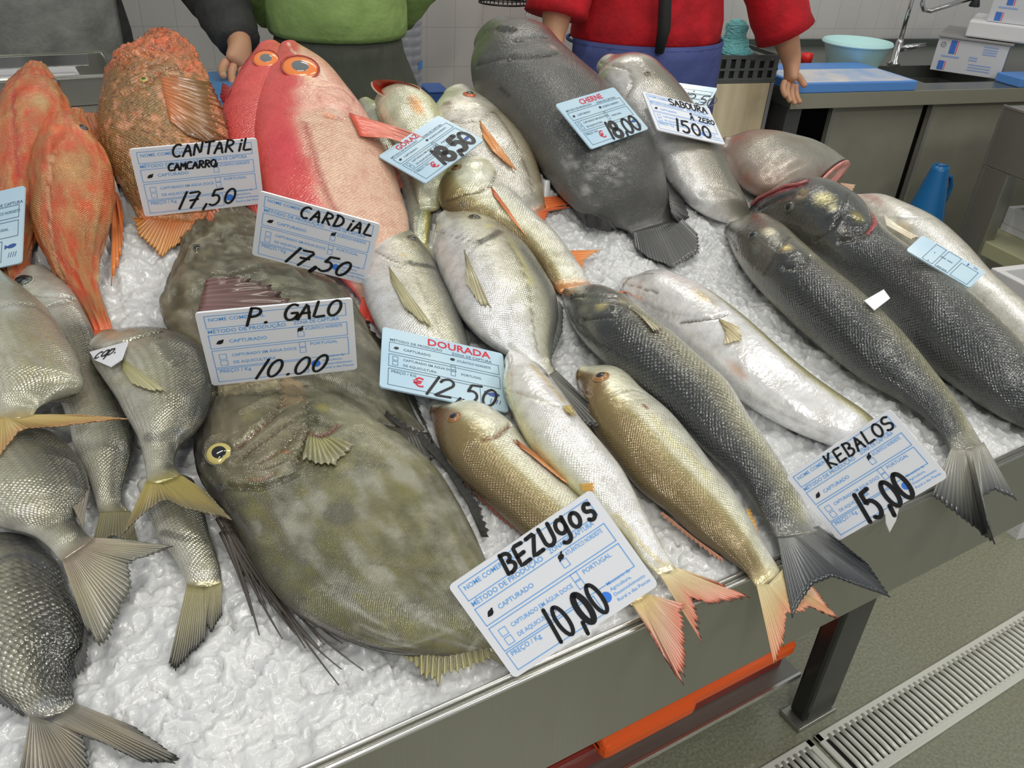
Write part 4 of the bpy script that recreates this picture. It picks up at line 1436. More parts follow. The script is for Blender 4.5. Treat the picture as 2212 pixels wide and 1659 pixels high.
# --- dark grouper
f = Fish('grouper', 'large dark grey grouper lying head up in the middle of the back row', [
    (1022, 95, 1110, 58), (1014, 130, 1184, 86), (1025, 176, 1228, 132), (1066, 223, 1278, 178), (1105, 262, 1332, 228), (1145, 312, 1376, 276),
    (1180, 362, 1413, 322), (1222, 415, 1437, 372), (1270, 455, 1446, 415), (1330, 482, 1448, 452), (1360, 500, 1458, 474), (1374, 520, 1476, 486)],
    k=[0.7, 0.72, 0.6, 0.35], lift=0.0, back=115, caps=(0.55, 0.3), sink=0.85)
f.ramp([(-1, A(120, 118, 112)), (-0.4, A(78, 78, 75)), (0.2, A(66, 67, 65)), (1, A(72, 72, 69))])
head_plain(f, 0.14, 0.24, 0.8)
for p, r in (((1232, 352), 18), ((1316, 340), 36), ((1282, 368), 24), ((1335, 385), 24), ((1300, 335), 24), ((1264, 410), 10)):
    for _ in range(16):
        a_, d_ = rng.uniform(0, 6.28), r * math.sqrt(rng.random())
        f.blob((p[0] + d_ * math.cos(a_), p[1] + d_ * math.sin(a_)), rng.uniform(4, 11), A(140, 140, 138), rng.uniform(0.25, 0.6), 0.9)
f.stroke([(1112, 90), (1150, 82), (1178, 78)], 3, A(38, 34, 32), 0.9, 0.005)
f.stroke([(1035, 140), (1080, 126), (1130, 124), (1200, 118)], 2.5, A(46, 46, 44), 0.8, 0.004)
f.stroke([(1062, 60), (1085, 66), (1112, 66)], 3, A(40, 40, 38), 0.8, 0.004)
f.stroke([(1098, 208), (1080, 190)], 2.4, A(30, 30, 28), 0.8)
f.blob((1195, 100), 12, A(186, 160, 146), 0.6, 0.8)
f.blob((1048, 84), 20, A(52, 54, 52), 0.7, 0.9)
f.relief([(1050, 70), (1080, 60), (1110, 62)], 9, 0.006)
f.mixin(0.8 * smooth(0.94, 1.0, f.s), A(*(66, 66, 64)))
f.scl *= 1 - smooth(0.92, 1.0, f.s)
f.build(SK['dark'])
f.eye((1100, 124), 5.5, (90, 86, 78), pr=0.6, sq=0.4)
fin(f, 'dorsal_fin', [(1222, 130), (1276, 178), (1330, 228)], [(1216, 120), (1262, 136), (1302, 190), (1340, 232)], [0.075, 0.07, 0.07], [0.10, 0.092, 0.085, 0.075], 14, (70, 68, 60), (96, 88, 74), 0.15, dark=0.6)
fin(f, 'anal_fin', [(1240, 440), (1320, 480)], [(1238, 450), (1268, 492), (1318, 503), (1336, 498)], 0.03, 0.008, 10, (40, 40, 40), (28, 28, 28), 0.05)
fin(f, 'dorsal_fin', [(1440, 395), (1450, 460)], [(1448, 398), (1478, 430), (1490, 470), (1468, 488)], 0.035, 0.012, 9, (38, 38, 38), (28, 28, 28), 0.06)
fin(f, 'tail_fin', [(1368, 500), (1470, 470)], [(1374, 536), (1402, 560), (1456, 580), (1512, 548), (1508, 508)], 0.018, 0.006, 16, (66, 66, 64), (84, 84, 82), 0.05, rip=0.0016, dark=0.35)

# --- pale long fish
f = Fish('meagre', 'long pale grey fish with a white belly between the grouper and the headless fish', [
    (1291, 150, 1330, 126), (1289, 168, 1407, 147), (1312, 202, 1448, 180), (1346, 247, 1492, 232), (1386, 297, 1532, 292), (1426, 350, 1564, 345),
    (1462, 402, 1592, 402), (1506, 442, 1614, 446), (1560, 475, 1624, 471), (1594, 487, 1632, 484)], k=[0.75, 0.7, 0.6, 0.5], lift=0.0, back=150, caps=(0.8, 0.4))
f.ramp([(-1, A(212, 210, 210)), (-0.35, A(200, 198, 196)), (0.1, A(176, 172, 164)), (0.45, A(136, 132, 120)), (1, A(104, 102, 94))])
head_plain(f, 0.16, 0.3)
f.mixin(smooth(0.2, 0.1, f.s), A(176, 172, 164))
f.stroke([(1296, 136), (1330, 142), (1356, 150), (1366, 182), (1352, 210)], 3, A(120, 112, 100), 0.7, 0.0025)
f.stroke([(1336, 170), (1350, 200), (1354, 222)], 3, A(226, 224, 222), 0.8)
f.blob((1420, 175), 26, A(112, 108, 92), 0.6, 0.9, (0.8, 1.8))
f.blob((1312, 130), 10, A(110, 106, 98), 0.6)
f.build(SK['silver'])
f.eye((1398, 158), 8, (120, 112, 96), pr=0.6)
fin(f, 'pelvic_fin', [(1430, 372), (1452, 400)], [(1442, 400), (1470, 450), (1478, 440)], 0.02, 0.008, 7, (60, 60, 60), (40, 40, 40), 0.1)
fin(f, 'tail_fin', [(1585, 484), (1628, 478)], [(1598, 540), (1626, 520), (1668, 530)], 0.012, 0.006, 10, (120, 118, 110), (90, 90, 86), 0.1)

# --- headless fish, cut side showing
f = Fish('headless_fish', 'pinkish grey fish with its head cut off, raw pink flesh facing the bass', [
    (1562, 330, 1572, 296), (1578, 368, 1612, 280), (1612, 408, 1656, 277), (1660, 430, 1708, 286), (1696, 428, 1766, 303), (1722, 420, 1806, 327),
    (1748, 408, 1836, 355)], k=[0.45, 0.5, 0.5, 0.5], lift=0.0, back=165, q=1.0, caps=(0.8, 0.02), den=2.6, J=97)
f.ramp([(-1, A(168, 140, 128)), (-0.6, A(158, 146, 136)), (0.1, A(140, 136, 126)), (0.7, A(150, 144, 128)), (1, A(162, 156, 134))])
for p, r in (((1610, 390), 26), ((1640, 420), 20), ((1590, 300), 20)):
    f.blob(p, r, A(178, 124, 108), 0.6, 0.9)
f.blob((1720, 300), 26, A(120, 112, 88), 0.6, 0.9, (0.3, 2.2))
f.build(SK['silver'])
i1 = f.R - 8
ring = f.V[i1]
cc_ = f.C3[i1]
tdir = norm(np.cross(f.Sd[i1], f.Nup[i1]))
tdir = tdir * np.sign(tdir @ (CAM - cc_))
V, k_ = [], f.J
for sc_, off_ in ((1.0, 0.0), (0.98, 0.003), (0.72, 0.002), (0.40, -0.004), (0.30, -0.02), (0.05, -0.03)):
    V.append(cc_ + (ring - cc_) * sc_ + tdir * (off_ + 0.004))
V = np.concatenate(V)
fq = lambda a, b: [[i * k_ + j, i * k_ + j + 1, (i + 1) * k_ + j + 1, (i + 1) * k_ + j] for i in range(a, b) for j in range(k_ - 1)]
mobj('flesh', V, fq(0, 3), mat('raw_flesh', tuple(A(206, 150, 140)), 0.25, coat=0.5, noise=(60, tuple(A(186, 96, 86)), 0.8), bump=(120, 0.5, 0.004)), f.root)
mobj('gut_cavity', V, fq(3, 5), flatc(A(140, 52, 34), 0.3), f.root)
fin(f, 'pectoral_fin', [(1815, 395), (1822, 415)], [(1850, 400), (1842, 420), (1826, 424)], 0.012, 0.01, 6, (190, 150, 120), (180, 150, 120), 0.1)

# --- bass on the right
f = Fish('bass', 'pale bass lying rearmost on the right under the small blue card', [
    (1836, 442, 1846, 420), (1862, 474, 1902, 421), (1902, 514, 1962, 443), (1952, 544, 2032, 483), (2012, 584, 2092, 536), (2082, 644, 2152, 600),
    (2152, 704, 2222, 662), (2222, 764, 2292, 732), (2290, 830, 2350, 800)], k=0.75, lift=0.028, back=190, caps=(0.7, 0.4), group=G_BA)
f.ramp([(-1, A(216, 212, 206)), (-0.2, A(206, 202, 190)), (0.4, A(176, 170, 144)), (1, A(130, 126, 104))])
head_plain(f, 0.2, 0.34)
f.stroke([(1880, 470), (1930, 468), (1986, 470)], 4, A(230, 224, 214), 0.8, -0.001)
f.blob((1950, 495), 24, A(196, 172, 128), 0.7, 0.9, (0.5, 1.7))
f.build(SK['silver'])
fin(f, 'pectoral_fin', [(1908, 462), (1914, 486)], [(2004, 478), (1998, 508), (1970, 518)], 0.07, 0.075, 8, (214, 208, 190), (200, 186, 160), 0.06)

f = Fish('bass', 'biggest dark bass with its mouth open and red gill, second from the right', [
    (1620, 458, 1634, 436), (1630, 472, 1702, 402), (1668, 507, 1772, 396), (1740, 550, 1872, 446), (1815, 602, 1927, 511), (1890, 672, 2012, 571),
    (1960, 747, 2102, 641), (2050, 817, 2192, 721), (2130, 872, 2262, 791), (2205, 912, 2322, 861), (2272, 955, 2342, 922)],
    k=[0.7, 0.8, 0.8, 0.7, 0.6], lift=0.0, back=[50, 35, 30], caps=(0.6, 0.4), group=G_BA, sink=0.85)
bass_ramp(f, 0.2)
head_plain(f, 0.26, 0.36)
f.mixin(f.inside([(1630, 470), (1700, 420), (1760, 470), (1800, 540), (1720, 545), (1660, 505)]) * 0.7, A(70, 68, 58))
for p, r, c in (((1780, 428), 30, (186, 178, 120)), ((1730, 420), 20, (176, 160, 120)), ((1850, 470), 20, (150, 140, 70)), ((1830, 500), 26, (52, 50, 40)), ((1800, 450), 14, (206, 200, 160))):
    f.blob(p, r, A(*c), 0.75, 0.9, (0.7, 1.3))
f.stroke([(1636, 432), (1680, 414), (1728, 400)], 6, A(170, 92, 96), 0.9)
f.stroke([(1640, 452), (1680, 430), (1736, 416)], 3, A(60, 48, 44), 0.8, 0.004)
f.stroke([(1760, 520), (1800, 490), (1826, 440), (1832, 418)], 3, A(48, 46, 38), 0.8, 0.004)
f.stroke([(1815, 522), (1866, 508), (1888, 484), (1880, 450)], 4.5, A(40, 36, 30), 0.9, 0.006)
f.stroke([(1872, 505), (1890, 484), (1888, 460)], 4, A(196, 70, 74), 0.9)
f.relief([(1800, 470), (1840, 470), (1866, 480)], 20, 0.004)
f.build(SK['bass'])
f.eye((1707, 444), 12, (62, 66, 62), pr=0.7, rim=(70, 66, 54), asp=1.2)
mb = MB()
mb.tube([f.at(p, 0.003)[0] for p in ((1624, 446), (1640, 430), (1670, 416), (1700, 406), (1726, 400), (1746, 393))], [0.0025, 0.003, 0.003, 0.0028, 0.0025, 0.002], 8)
mobj('lip', np.concatenate(mb.v), mb.f, flatc(A(150, 84, 84), 0.25), f.root)
fin(f, 'dorsal_fin', [(1880, 690), (1960, 760), (2050, 840)], [(1880, 705), (1955, 785), (2050, 862)], 0.025, 0.008, 14, (50, 50, 48), (36, 36, 36), 0.3)

f = Fish('bass', 'dark backed bass whose grey tail hangs over the rim beside the lowest card', [
    (1567, 505, 1581, 481), (1570, 521, 1642, 475), (1590, 556, 1692, 500), (1635, 608, 1750, 553), (1690, 669, 1802, 593), (1745, 718, 1862, 641),
    (1800, 758, 1922, 701), (1860, 801, 1977, 761), (1930, 846, 2022, 813), (1990, 891, 2062, 861), (2034, 936, 2096, 915), (2058, 978, 2124, 962)],
    k=[0.7, 0.85, 0.85, 0.7, 0.5], lift=[0.006, 0.002, 0.0, 0.004], back=[45, 30, 25], caps=(0.6, 0.4), group=G_BA, sink=0.88)
bass_ramp(f, 0.26)
head_plain(f, 0.24, 0.32)
f.mixin(smooth(0.25, 0.18, f.s) * 0.55, A(100, 96, 82))
for p, r, c in (((1662, 500), 22, (200, 194, 166)), ((1700, 536), 18, (180, 170, 100)), ((1600, 555), 14, (150, 126, 100)), ((1632, 540), 16, (110, 116, 106)), ((1690, 570), 20, (46, 46, 42))):
    f.blob(p, r, A(*c), 0.75, 0.9, (0.9, 1.4))
f.stroke([(1572, 510), (1586, 524), (1592, 540)], 2.4, A(54, 50, 44), 0.9, 0.003)
f.stroke([(1650, 590), (1668, 556), (1690, 530), (1706, 512)], 2.6, A(60, 56, 40), 0.8, 0.003)
f.stroke([(1690, 578), (1740, 570), (1750, 552)], 4, A(46, 44, 36), 0.9, 0.005)
f.relief([(1690, 550), (1720, 545)], 18, 0.003)
f.mixin(0.8 * smooth(0.94, 1.0, f.s), A(*(130, 128, 116)))
f.scl *= 1 - smooth(0.92, 1.0, f.s)
f.build(SK['bass'])
f.eye((1625, 508), 11, (60, 70, 68), pr=0.7, rim=(70, 70, 60), asp=1.1)
fin(f, 'anal_fin', [(1880, 800), (1940, 846)], [(1890, 812), (1922, 826), (1946, 856)], 0.02, 0.006, 8, (120, 122, 120), (150, 152, 150), 0.2)
fin(f, 'tail_fin', [(2056, 965), (2090, 972), (2124, 955)], [(2012, 1074), (2080, 1122), (2150, 1182), (2118, 1080), (2150, 1060), (2196, 1082)],
    [0.03, 0.03, 0.03], [0.014, -0.006, -0.03, 0.012, 0.01, 0.0], 18, (130, 128, 116), (58, 60, 62), 0.05, op=(1, 0.86), mid=(118, 118, 112), thick=0.0014)

f = Fish('bass', 'white bellied bass on its side, snout beside the dark bass, tail under the lowest card', [
    (1345, 626, 1353, 600), (1361, 653, 1422, 592), (1405, 686, 1502, 622), (1450, 723, 1562, 661), (1505, 771, 1627, 713), (1570, 829, 1692, 769),
    (1640, 881, 1752, 816), (1720, 926, 1817, 859), (1790, 956, 1872, 893), (1840, 976, 1912, 926), (1880, 996, 1950, 962)],
    k=[0.75, 0.85, 0.8, 0.7, 0.5], lift=0.0, back=[195, 190, 178, 172], caps=(0.8, 0.4), group=G_BA, sink=0.88)
f.ramp([(-1, A(224, 222, 222)), (0.1, A(222, 220, 216)), (0.24, A(206, 202, 176)), (0.36, A(168, 164, 120)), (0.7, A(128, 124, 90)), (1, A(84, 84, 66))])
f.mixin(smooth(0.26, 0.2, f.s) * smooth(0.75, 0.45, f.d), A(224, 222, 222))
head_plain(f, 0.24, 0.32)
f.scl *= smooth(0.05, 0.3, f.d)
for off_ in range(5):
    f.stroke([(1385 + 6 * off_, 645 + 9 * off_), (1410 + 14 * off_, 662 + 7 * off_), (1460 + 14 * off_, 676 + 3 * off_), (1500 + 8 * off_, 680 + off_)], 1.8, A(186, 184, 184), 0.7, 0.001)
f.stroke([(1360, 616), (1382, 622), (1420, 630)], 2.2, A(110, 104, 100), 0.8, 0.002)
f.stroke([(1344, 620), (1356, 604), (1380, 594), (1412, 592)], 3, A(110, 106, 90), 0.7)
f.stroke([(1470, 696), (1520, 690), (1558, 682), (1572, 676)], 3.2, A(66, 60, 50), 0.9, 0.004)
f.blob((1520, 640), 26, A(182, 160, 108), 0.7, 0.9, (0.5, 2.2))
f.blob((1590, 800), 16, A(216, 160, 128), 0.6, 0.9, (0.8, 3.0))
f.mixin(0.8 * smooth(0.94, 1.0, f.s), A(*(150, 146, 120)))
f.scl *= 1 - smooth(0.92, 1.0, f.s)
f.build(SK['besugo'])
fin(f, 'pectoral_fin', [(1552, 690), (1568, 720)], [(1598, 714), (1604, 742), (1566, 748)], nr=8, c0=(150, 136, 96), c1=(196, 184, 150), on=f, off=0.004, rip=0.0008)
fin(f, 'pelvic_fin', [(1418, 590), (1432, 596)], [(1424, 584), (1434, 588)], 0.03, 0.03, 4, (190, 184, 170), (180, 170, 150), 0.0)
fin(f, 'tail_fin', [(1885, 992), (1945, 960)], [(1930, 1040), (1960, 1010), (2000, 1000)], 0.012, 0.006, 10, (150, 146, 120), (120, 118, 100), 0.08)

f = Fish('bass', 'dark scaly bass with a wide black tail spread over the steel rim', [
    (1214, 641, 1226, 626), (1222, 676, 1292, 628), (1250, 719, 1357, 655), (1295, 761, 1412, 700), (1340, 799, 1472, 752), (1400, 846, 1532, 806),
    (1460, 901, 1582, 845), (1520, 963, 1627, 915), (1575, 1013, 1667, 970), (1620, 1073, 1707, 1030), (1650, 1116, 1742, 1095), (1676, 1158, 1768, 1146)],
    k=[0.75, 0.85, 0.85, 0.7, 0.42], lift=[0.004, 0.002, 0.002, 0.016], back=[55, 28, 20, 30], caps=(0.7, 0.35), group=G_BA, sink=0.88)
bass_ramp(f, 0.32)
head_plain(f, 0.18, 0.26)
f.mixin(smooth(0.2, 0.14, f.s) * 0.6, A(104, 106, 100))
for p, r, c in (((1300, 660), 18, (176, 164, 110)), ((1330, 672), 18, (60, 62, 58)), ((1262, 668), 16, (120, 118, 96)), ((1250, 636), 16, (140, 142, 134)), ((1344, 650), 12, (150, 144, 110))):
    f.blob(p, r, A(*c), 0.75, 0.9, (0.4, 1.4))
f.stroke([(1242, 640), (1290, 640), (1330, 640)], 2.2, A(60, 60, 56), 0.7, 0.003)
f.stroke([(1256, 690), (1300, 684), (1350, 676), (1362, 662)], 3.2, A(46, 46, 42), 0.9, 0.005)
f.relief([(1290, 662), (1340, 664)], 14, 0.003)
f.mixin(0.8 * smooth(0.94, 1.0, f.s), A(*(104, 104, 100)))
f.scl *= 1 - smooth(0.92, 1.0, f.s)
f.build(SK['bass'])
f.eye((1237, 638), 8, (66, 68, 64), pr=0.62, rim=(60, 62, 58), asp=1.2)
fin(f, 'pectoral_fin', [(1362, 668), (1374, 676)], [(1420, 716), (1432, 722), (1412, 722)], nr=5, c0=(150, 142, 110), c1=(170, 164, 140), on=f, off=0.004)
fin(f, 'tail_fin', [(1676, 1140), (1720, 1152), (1768, 1136)], [(1712, 1338), (1738, 1290), (1762, 1262), (1800, 1247), (1860, 1268), (1924, 1292), (1880, 1222), (1812, 1168)],
    [0.02, 0.022, 0.022], [0.006, 0.012, 0.014, 0.016, 0.0, -0.015, 0.006, 0.02], 24, (104, 104, 100), (38, 42, 46), 0.03, rip=0.0007, mid=(74, 76, 78), dark=0.35, thick=0.0012)

# --- bream at the front rim
f = Fish('sea_bream', 'olive bream with an amber eye lying in front of the dark scaly bass', [
    (1247, 826, 1263, 791), (1255, 861, 1332, 797), (1280, 921, 1397, 850), (1325, 986, 1452, 893), (1380, 1053, 1502, 950), (1440, 1101, 1547, 1010),
    (1500, 1156, 1587, 1060), (1555, 1196, 1617, 1110), (1605, 1233, 1652, 1175), (1634, 1268, 1684, 1230)],
    k=[0.55, 0.52, 0.5, 0.5], lift=[0.002, 0.0, 0.006], back=[-6, -2, 6], q=1.0, caps=(0.7, 0.4), group=G_BE)
besugo_ramp(f, 0.16)
head_plain(f, 0.2, 0.28)
f.mixin(smooth(0.16, 0.1, f.s) * smooth(-0.3, 0.3, f.d) * 0.7, A(110, 84, 54))
f.mixin(smooth(0.22, 0.15, f.s) * smooth(0.35, 0.05, f.d) * 0.7, A(214, 210, 186))
f.stroke([(1300, 862), (1340, 846), (1376, 842), (1388, 848)], 2.0, A(120, 108, 76), 0.8, 0.002)
f.stroke([(1322, 868), (1360, 866), (1390, 862)], 2.0, A(130, 120, 90), 0.7, 0.0012)
f.stroke([(1250, 838), (1264, 850), (1276, 852)], 2.2, A(120, 80, 60), 0.8, 0.002)
f.blob((1393, 880), 9, A(120, 66, 34), 0.95, 0.6, (0.8, 1.7))
f.stroke([(1410, 900), (1450, 950), (1500, 990), (1530, 1030)], 9, A(196, 190, 140), 0.6)
f.stroke([(1320, 930), (1400, 1010), (1480, 1090), (1560, 1160), (1620, 1230)], 3, A(120, 108, 70), 0.6)
f.mixin(0.8 * smooth(0.94, 1.0, f.s), A(*(184, 172, 132)))
f.scl *= 1 - smooth(0.92, 1.0, f.s)
f.build(SK['besugo'])
f.eye((1299, 813), 17, (138, 98, 56), pr=0.64, rim=(150, 110, 70), asp=1.0)
fin(f, 'dorsal_fin', [(1430, 1106), (1500, 1162), (1560, 1205)], [(1424, 1112), (1500, 1172), (1566, 1222)], 0.012, 0.006, 14, (206, 140, 110), (214, 150, 120), 0.3, op=(0.9, 0.7))
fin(f, 'anal_fin', [(1612, 1100), (1630, 1150)], [(1622, 1100), (1640, 1150)], 0.014, 0.01, 6, (214, 170, 90), (206, 150, 90), 0.2)
fin(f, 'tail_fin', [(1634, 1262), (1660, 1262), (1690, 1230)], [(1674, 1446), (1694, 1400), (1700, 1330), (1760, 1318), (1816, 1342), (1760, 1270)],
    [0.012, 0.012, 0.01], [-0.01, 0.0, 0.006, 0.0, -0.006, 0.0], 22, (184, 172, 132), (184, 120, 92), 0.1, mid=(172, 146, 104), rip=0.0007)

f = Fish('sea_bream', 'brown backed bream whose middle is hidden by the large card at the rim', [
    (930, 897, 945, 873), (937, 927, 1022, 871), (957, 977, 1097, 908), (1000, 1032, 1152, 975), (1060, 1087, 1207, 1035), (1125, 1146, 1257, 1080),
    (1190, 1202, 1302, 1140), (1260, 1252, 1342, 1196), (1322, 1284, 1376, 1246), (1364, 1308, 1400, 1286)],
    k=[0.55, 0.5, 0.5, 0.5], lift=0.0, back=[-4, 4, 10], q=1.0, caps=(0.7, 0.4), group=G_BE)
besugo_ramp(f, 0.1)
head_plain(f, 0.2, 0.28)
f.mixin(smooth(0.2, 0.12, f.s) * smooth(0.35, 0.0, f.d) * 0.8, A(216, 212, 190))
f.mixin(smooth(0.14, 0.08, f.s) * smooth(0.0, 0.4, f.d) * 0.7, A(120, 84, 62))
f.stroke([(1048, 946), (1075, 938), (1092, 926), (1106, 916)], 4, A(110, 50, 36), 0.95, 0.006)
f.blob((1020, 962), 18, A(84, 76, 56), 0.6, 0.9)
f.stroke([(1000, 950), (1060, 1010), (1140, 1080), (1200, 1130)], 3.4, A(108, 100, 62), 0.7)
f.blob((1114, 956), 9, A(110, 54, 34), 0.95, 0.6, (0.8, 1.8))
f.mixin(0.8 * smooth(0.94, 1.0, f.s), A(*(186, 164, 112)))
f.scl *= 1 - smooth(0.92, 1.0, f.s)
f.build(SK['besugo'])
f.eye((980, 902), 14, (134, 90, 54), pr=0.66, rim=(140, 100, 66), asp=1.15)
fin(f, 'pectoral_fin', [(1114, 950), (1122, 968)], [(1262, 1070), (1220, 1050), (1160, 1000)], nr=7, c0=(150, 84, 44), c1=(206, 150, 100), on=f, off=0.003)
fin(f, 'dorsal_fin', [(1010, 1040), (1080, 1104), (1140, 1156)], [(1000, 1046), (1072, 1116), (1140, 1172)], 0.012, 0.006, 12, (150, 90, 70), (120, 80, 66), 0.3)
fin(f, 'tail_fin', [(1366, 1306), (1384, 1300), (1402, 1284)], [(1404, 1362), (1440, 1430), (1478, 1488), (1486, 1420), (1476, 1330), (1484, 1306)],
    [0.024, 0.024, 0.024], [0.016, 0.0, -0.012, 0.0, 0.012, 0.016], 22, (186, 164, 112), (182, 104, 84), 0.12, mid=(176, 140, 116), rip=0.0007)

f = Fish('sea_bream', 'pale bream lying belly up across the front row, orange forked tail over the rim', [
    (1089, 790, 1113, 761), (1085, 826, 1167, 796), (1105, 886, 1212, 850), (1145, 961, 1264, 921), (1195, 1013, 1312, 978), (1250, 1069, 1352, 1028),
    (1300, 1112, 1384, 1092), (1350, 1157, 1414, 1148), (1390, 1212, 1442, 1200), (1422, 1243, 1462, 1230)],
    k=[0.7, 0.75, 0.72, 0.6], lift=[0.018, 0.014, 0.01, 0.012], back=[285, 280, 270], q=1.0, caps=(0.8, 0.4), group=G_BE)
f.ramp([(-1, A(226, 224, 212)), (-0.5, A(222, 220, 202)), (-0.1, A(204, 200, 160)), (0.4, A(160, 150, 100)), (1, A(120, 108, 70))])
f.scl *= 0.5
head_plain(f, 0.2, 0.28)
f.stroke([(1090, 838), (1130, 852), (1180, 868), (1206, 876)], 2.2, A(186, 176, 150), 0.8, 0.002)
f.stroke([(1104, 770), (1104, 830), (1110, 880), (1124, 912)], 2.0, A(196, 190, 176), 0.8, 0.0012)
f.blob((1180, 810), 12, A(84, 74, 60), 0.8, 0.8, (0.9, 1.6))
f.stroke([(1150, 790), (1196, 840), (1216, 866)], 7, A(198, 178, 110), 0.6)
f.blob((1228, 896), 10, A(150, 128, 60), 0.8, 0.7)
f.blob((1170, 920), 26, A(226, 206, 190), 0.6, 0.9)
f.stroke([(1330, 1110), (1390, 1180), (1440, 1226)], 5, A(206, 186, 110), 0.5)
f.mixin(0.8 * smooth(0.94, 1.0, f.s), A(*(196, 184, 144)))
f.scl *= 1 - smooth(0.92, 1.0, f.s)
f.build(SK['besugo'])
fin(f, 'pelvic_fin', [(1214, 880), (1222, 892)], [(1232, 886), (1240, 908)], nr=4, c0=(176, 160, 96), c1=(150, 130, 70), on=f, off=0.005)
fin(f, 'pelvic_fin', [(1254, 1046), (1258, 1060)], [(1284, 1046), (1284, 1062)], nr=4, c0=(206, 172, 80), c1=(196, 150, 80), on=f, off=0.005)
fin(f, 'tail_fin', [(1424, 1240), (1444, 1240), (1464, 1226)], [(1518, 1390), (1510, 1330), (1498, 1298), (1540, 1308), (1580, 1302), (1624, 1292), (1560, 1262)],
    [0.024, 0.024, 0.024], [0.0, 0.008, 0.014, 0.008, 0.004, 0.0, 0.012], 24, (196, 184, 144), (184, 106, 88), 0.12, mid=(180, 150, 116), rip=0.0007)

# --- gilt-heads
def dourada(f):
    f.ramp([(-1, A(226, 226, 224)), (-0.4, A(218, 218, 212)), (0.1, A(196, 194, 178)), (0.5, A(172, 170, 148)), (0.8, A(120, 120, 112)), (1, A(84, 86, 86))])
    head_plain(f, 0.16, 0.24, 0.9)


f = Fish('gilthead_bream', 'left silver gilt-head bream, its lower end hidden by the light blue card', [
    (801, 493, 828, 471), (783, 546, 892, 505), (781, 591, 937, 561), (790, 646, 964, 616), (810, 693, 987, 661), (840, 741, 1007, 716),
    (880, 791, 1022, 771), (920, 831, 1032, 815), (960, 861, 1037, 851)], k=[0.5, 0.48, 0.42], lift=[0.004, 0.004, 0.0], back=172, q=1.05, caps=(0.6, 0.3), group=G_DO)
dourada(f)
f.blob((818, 520), 40, A(228, 228, 226), 0.9, 0.9)
f.stroke([(884, 568), (905, 572), (938, 578)], 9, A(52, 54, 50), 0.9)
f.blob((918, 530), 20, A(196, 188, 120), 0.8, 0.9)
f.blob((872, 552), 12, A(202, 172, 112), 0.7, 0.9)
f.blob((896, 530), 30, A(176, 172, 146), 0.5, 0.9)
f.stroke([(792, 530), (830, 552), (872, 572)], 2.2, A(120, 112, 100), 0.85, 0.002)
f.stroke([(884, 508), (906, 542), (938, 566)], 2, A(120, 116, 80), 0.6)
f.stroke([(836, 575), (876, 580), (912, 585)], 3, A(196, 196, 190), 0.6, 0.001)
f.stroke([(900, 600), (930, 660), (955, 730)], 2, A(130, 128, 112), 0.6)
f.build(SK['silver'])
f.eye((888, 515), 12, (70, 66, 56), pr=0.62, rim=(120, 112, 90), asp=0.9)
fin(f, 'pectoral_fin', [(840, 577), (845, 608)], [(940, 716), (914, 706), (876, 670)], nr=7, c0=(146, 140, 104), c1=(166, 160, 128), on=f, off=0.003, rip=0.0005)

f = Fish('gilthead_bream', 'bright silver gilt-head bream in the centre with a dark tail reaching the amber-eyed bream', [
    (941, 480, 976, 456), (934, 526, 1042, 467), (945, 573, 1100, 502), (968, 623, 1142, 535), (1000, 683, 1182, 590), (1045, 729, 1208, 640),
    (1090, 759, 1210, 690), (1130, 782, 1197, 740), (1160, 802, 1192, 780), (1178, 824, 1204, 806)], k=[0.5, 0.46, 0.4], lift=[0.012, 0.01, 0.004, 0.01], back=175, q=1.05,
    caps=(0.6, 0.3), group=G_DO)
dourada(f)
f.blob((955, 500), 36, A(228, 228, 226), 0.8, 0.9)
f.stroke([(1034, 524), (1056, 514), (1080, 500)], 10, A(50, 52, 48), 0.9)
f.blob((1058, 488), 16, A(206, 196, 110), 0.8, 0.9)
f.blob((1004, 505), 22, A(232, 230, 222), 0.8, 0.9)
f.stroke([(942, 500), (980, 510), (1024, 522)], 2, A(140, 134, 124), 0.85, 0.002)
f.stroke([(1016, 545), (1030, 528), (1060, 530)], 2.4, A(150, 146, 134), 0.7, 0.0015)
f.stroke([(1090, 510), (1120, 560), (1140, 620), (1150, 690), (1160, 760)], 2.2, A(120, 116, 88), 0.7)
f.stroke([(1100, 512), (1128, 560), (1146, 610)], 7, A(206, 196, 120), 0.5)
f.stroke([(1130, 540), (1176, 610), (1196, 680), (1186, 750)], 10, A(112, 114, 112), 0.6)
f.mixin(0.8 * smooth(0.94, 1.0, f.s), A(*(110, 110, 104)))
f.scl *= 1 - smooth(0.92, 1.0, f.s)
f.build(SK['silver'])
f.eye((1024, 468), 13, (70, 66, 56), pr=0.62, rim=(130, 120, 96), asp=0.9)
fin(f, 'pectoral_fin', [(1003, 540), (1008, 572)], [(1062, 670), (1036, 662), (1010, 620)], nr=7, c0=(140, 132, 100), c1=(170, 164, 136), on=f, off=0.003, rip=0.0005)
fin(f, 'dorsal_fin', [(1206, 650), (1204, 700), (1182, 770)], [(1218, 668), (1216, 716), (1188, 785)], 0.016, 0.01, 12, (120, 122, 120), (70, 74, 74), 0.12)
fin(f, 'tail_fin', [(1176, 815), (1202, 800)], [(1218, 862), (1270, 922), (1318, 928), (1290, 888), (1230, 828)], [0.014, 0.014], [0.03, 0.03, 0.03, 0.03, 0.02], 14, (110, 110, 104), (30, 32, 34), 0.05, dark=0.45)

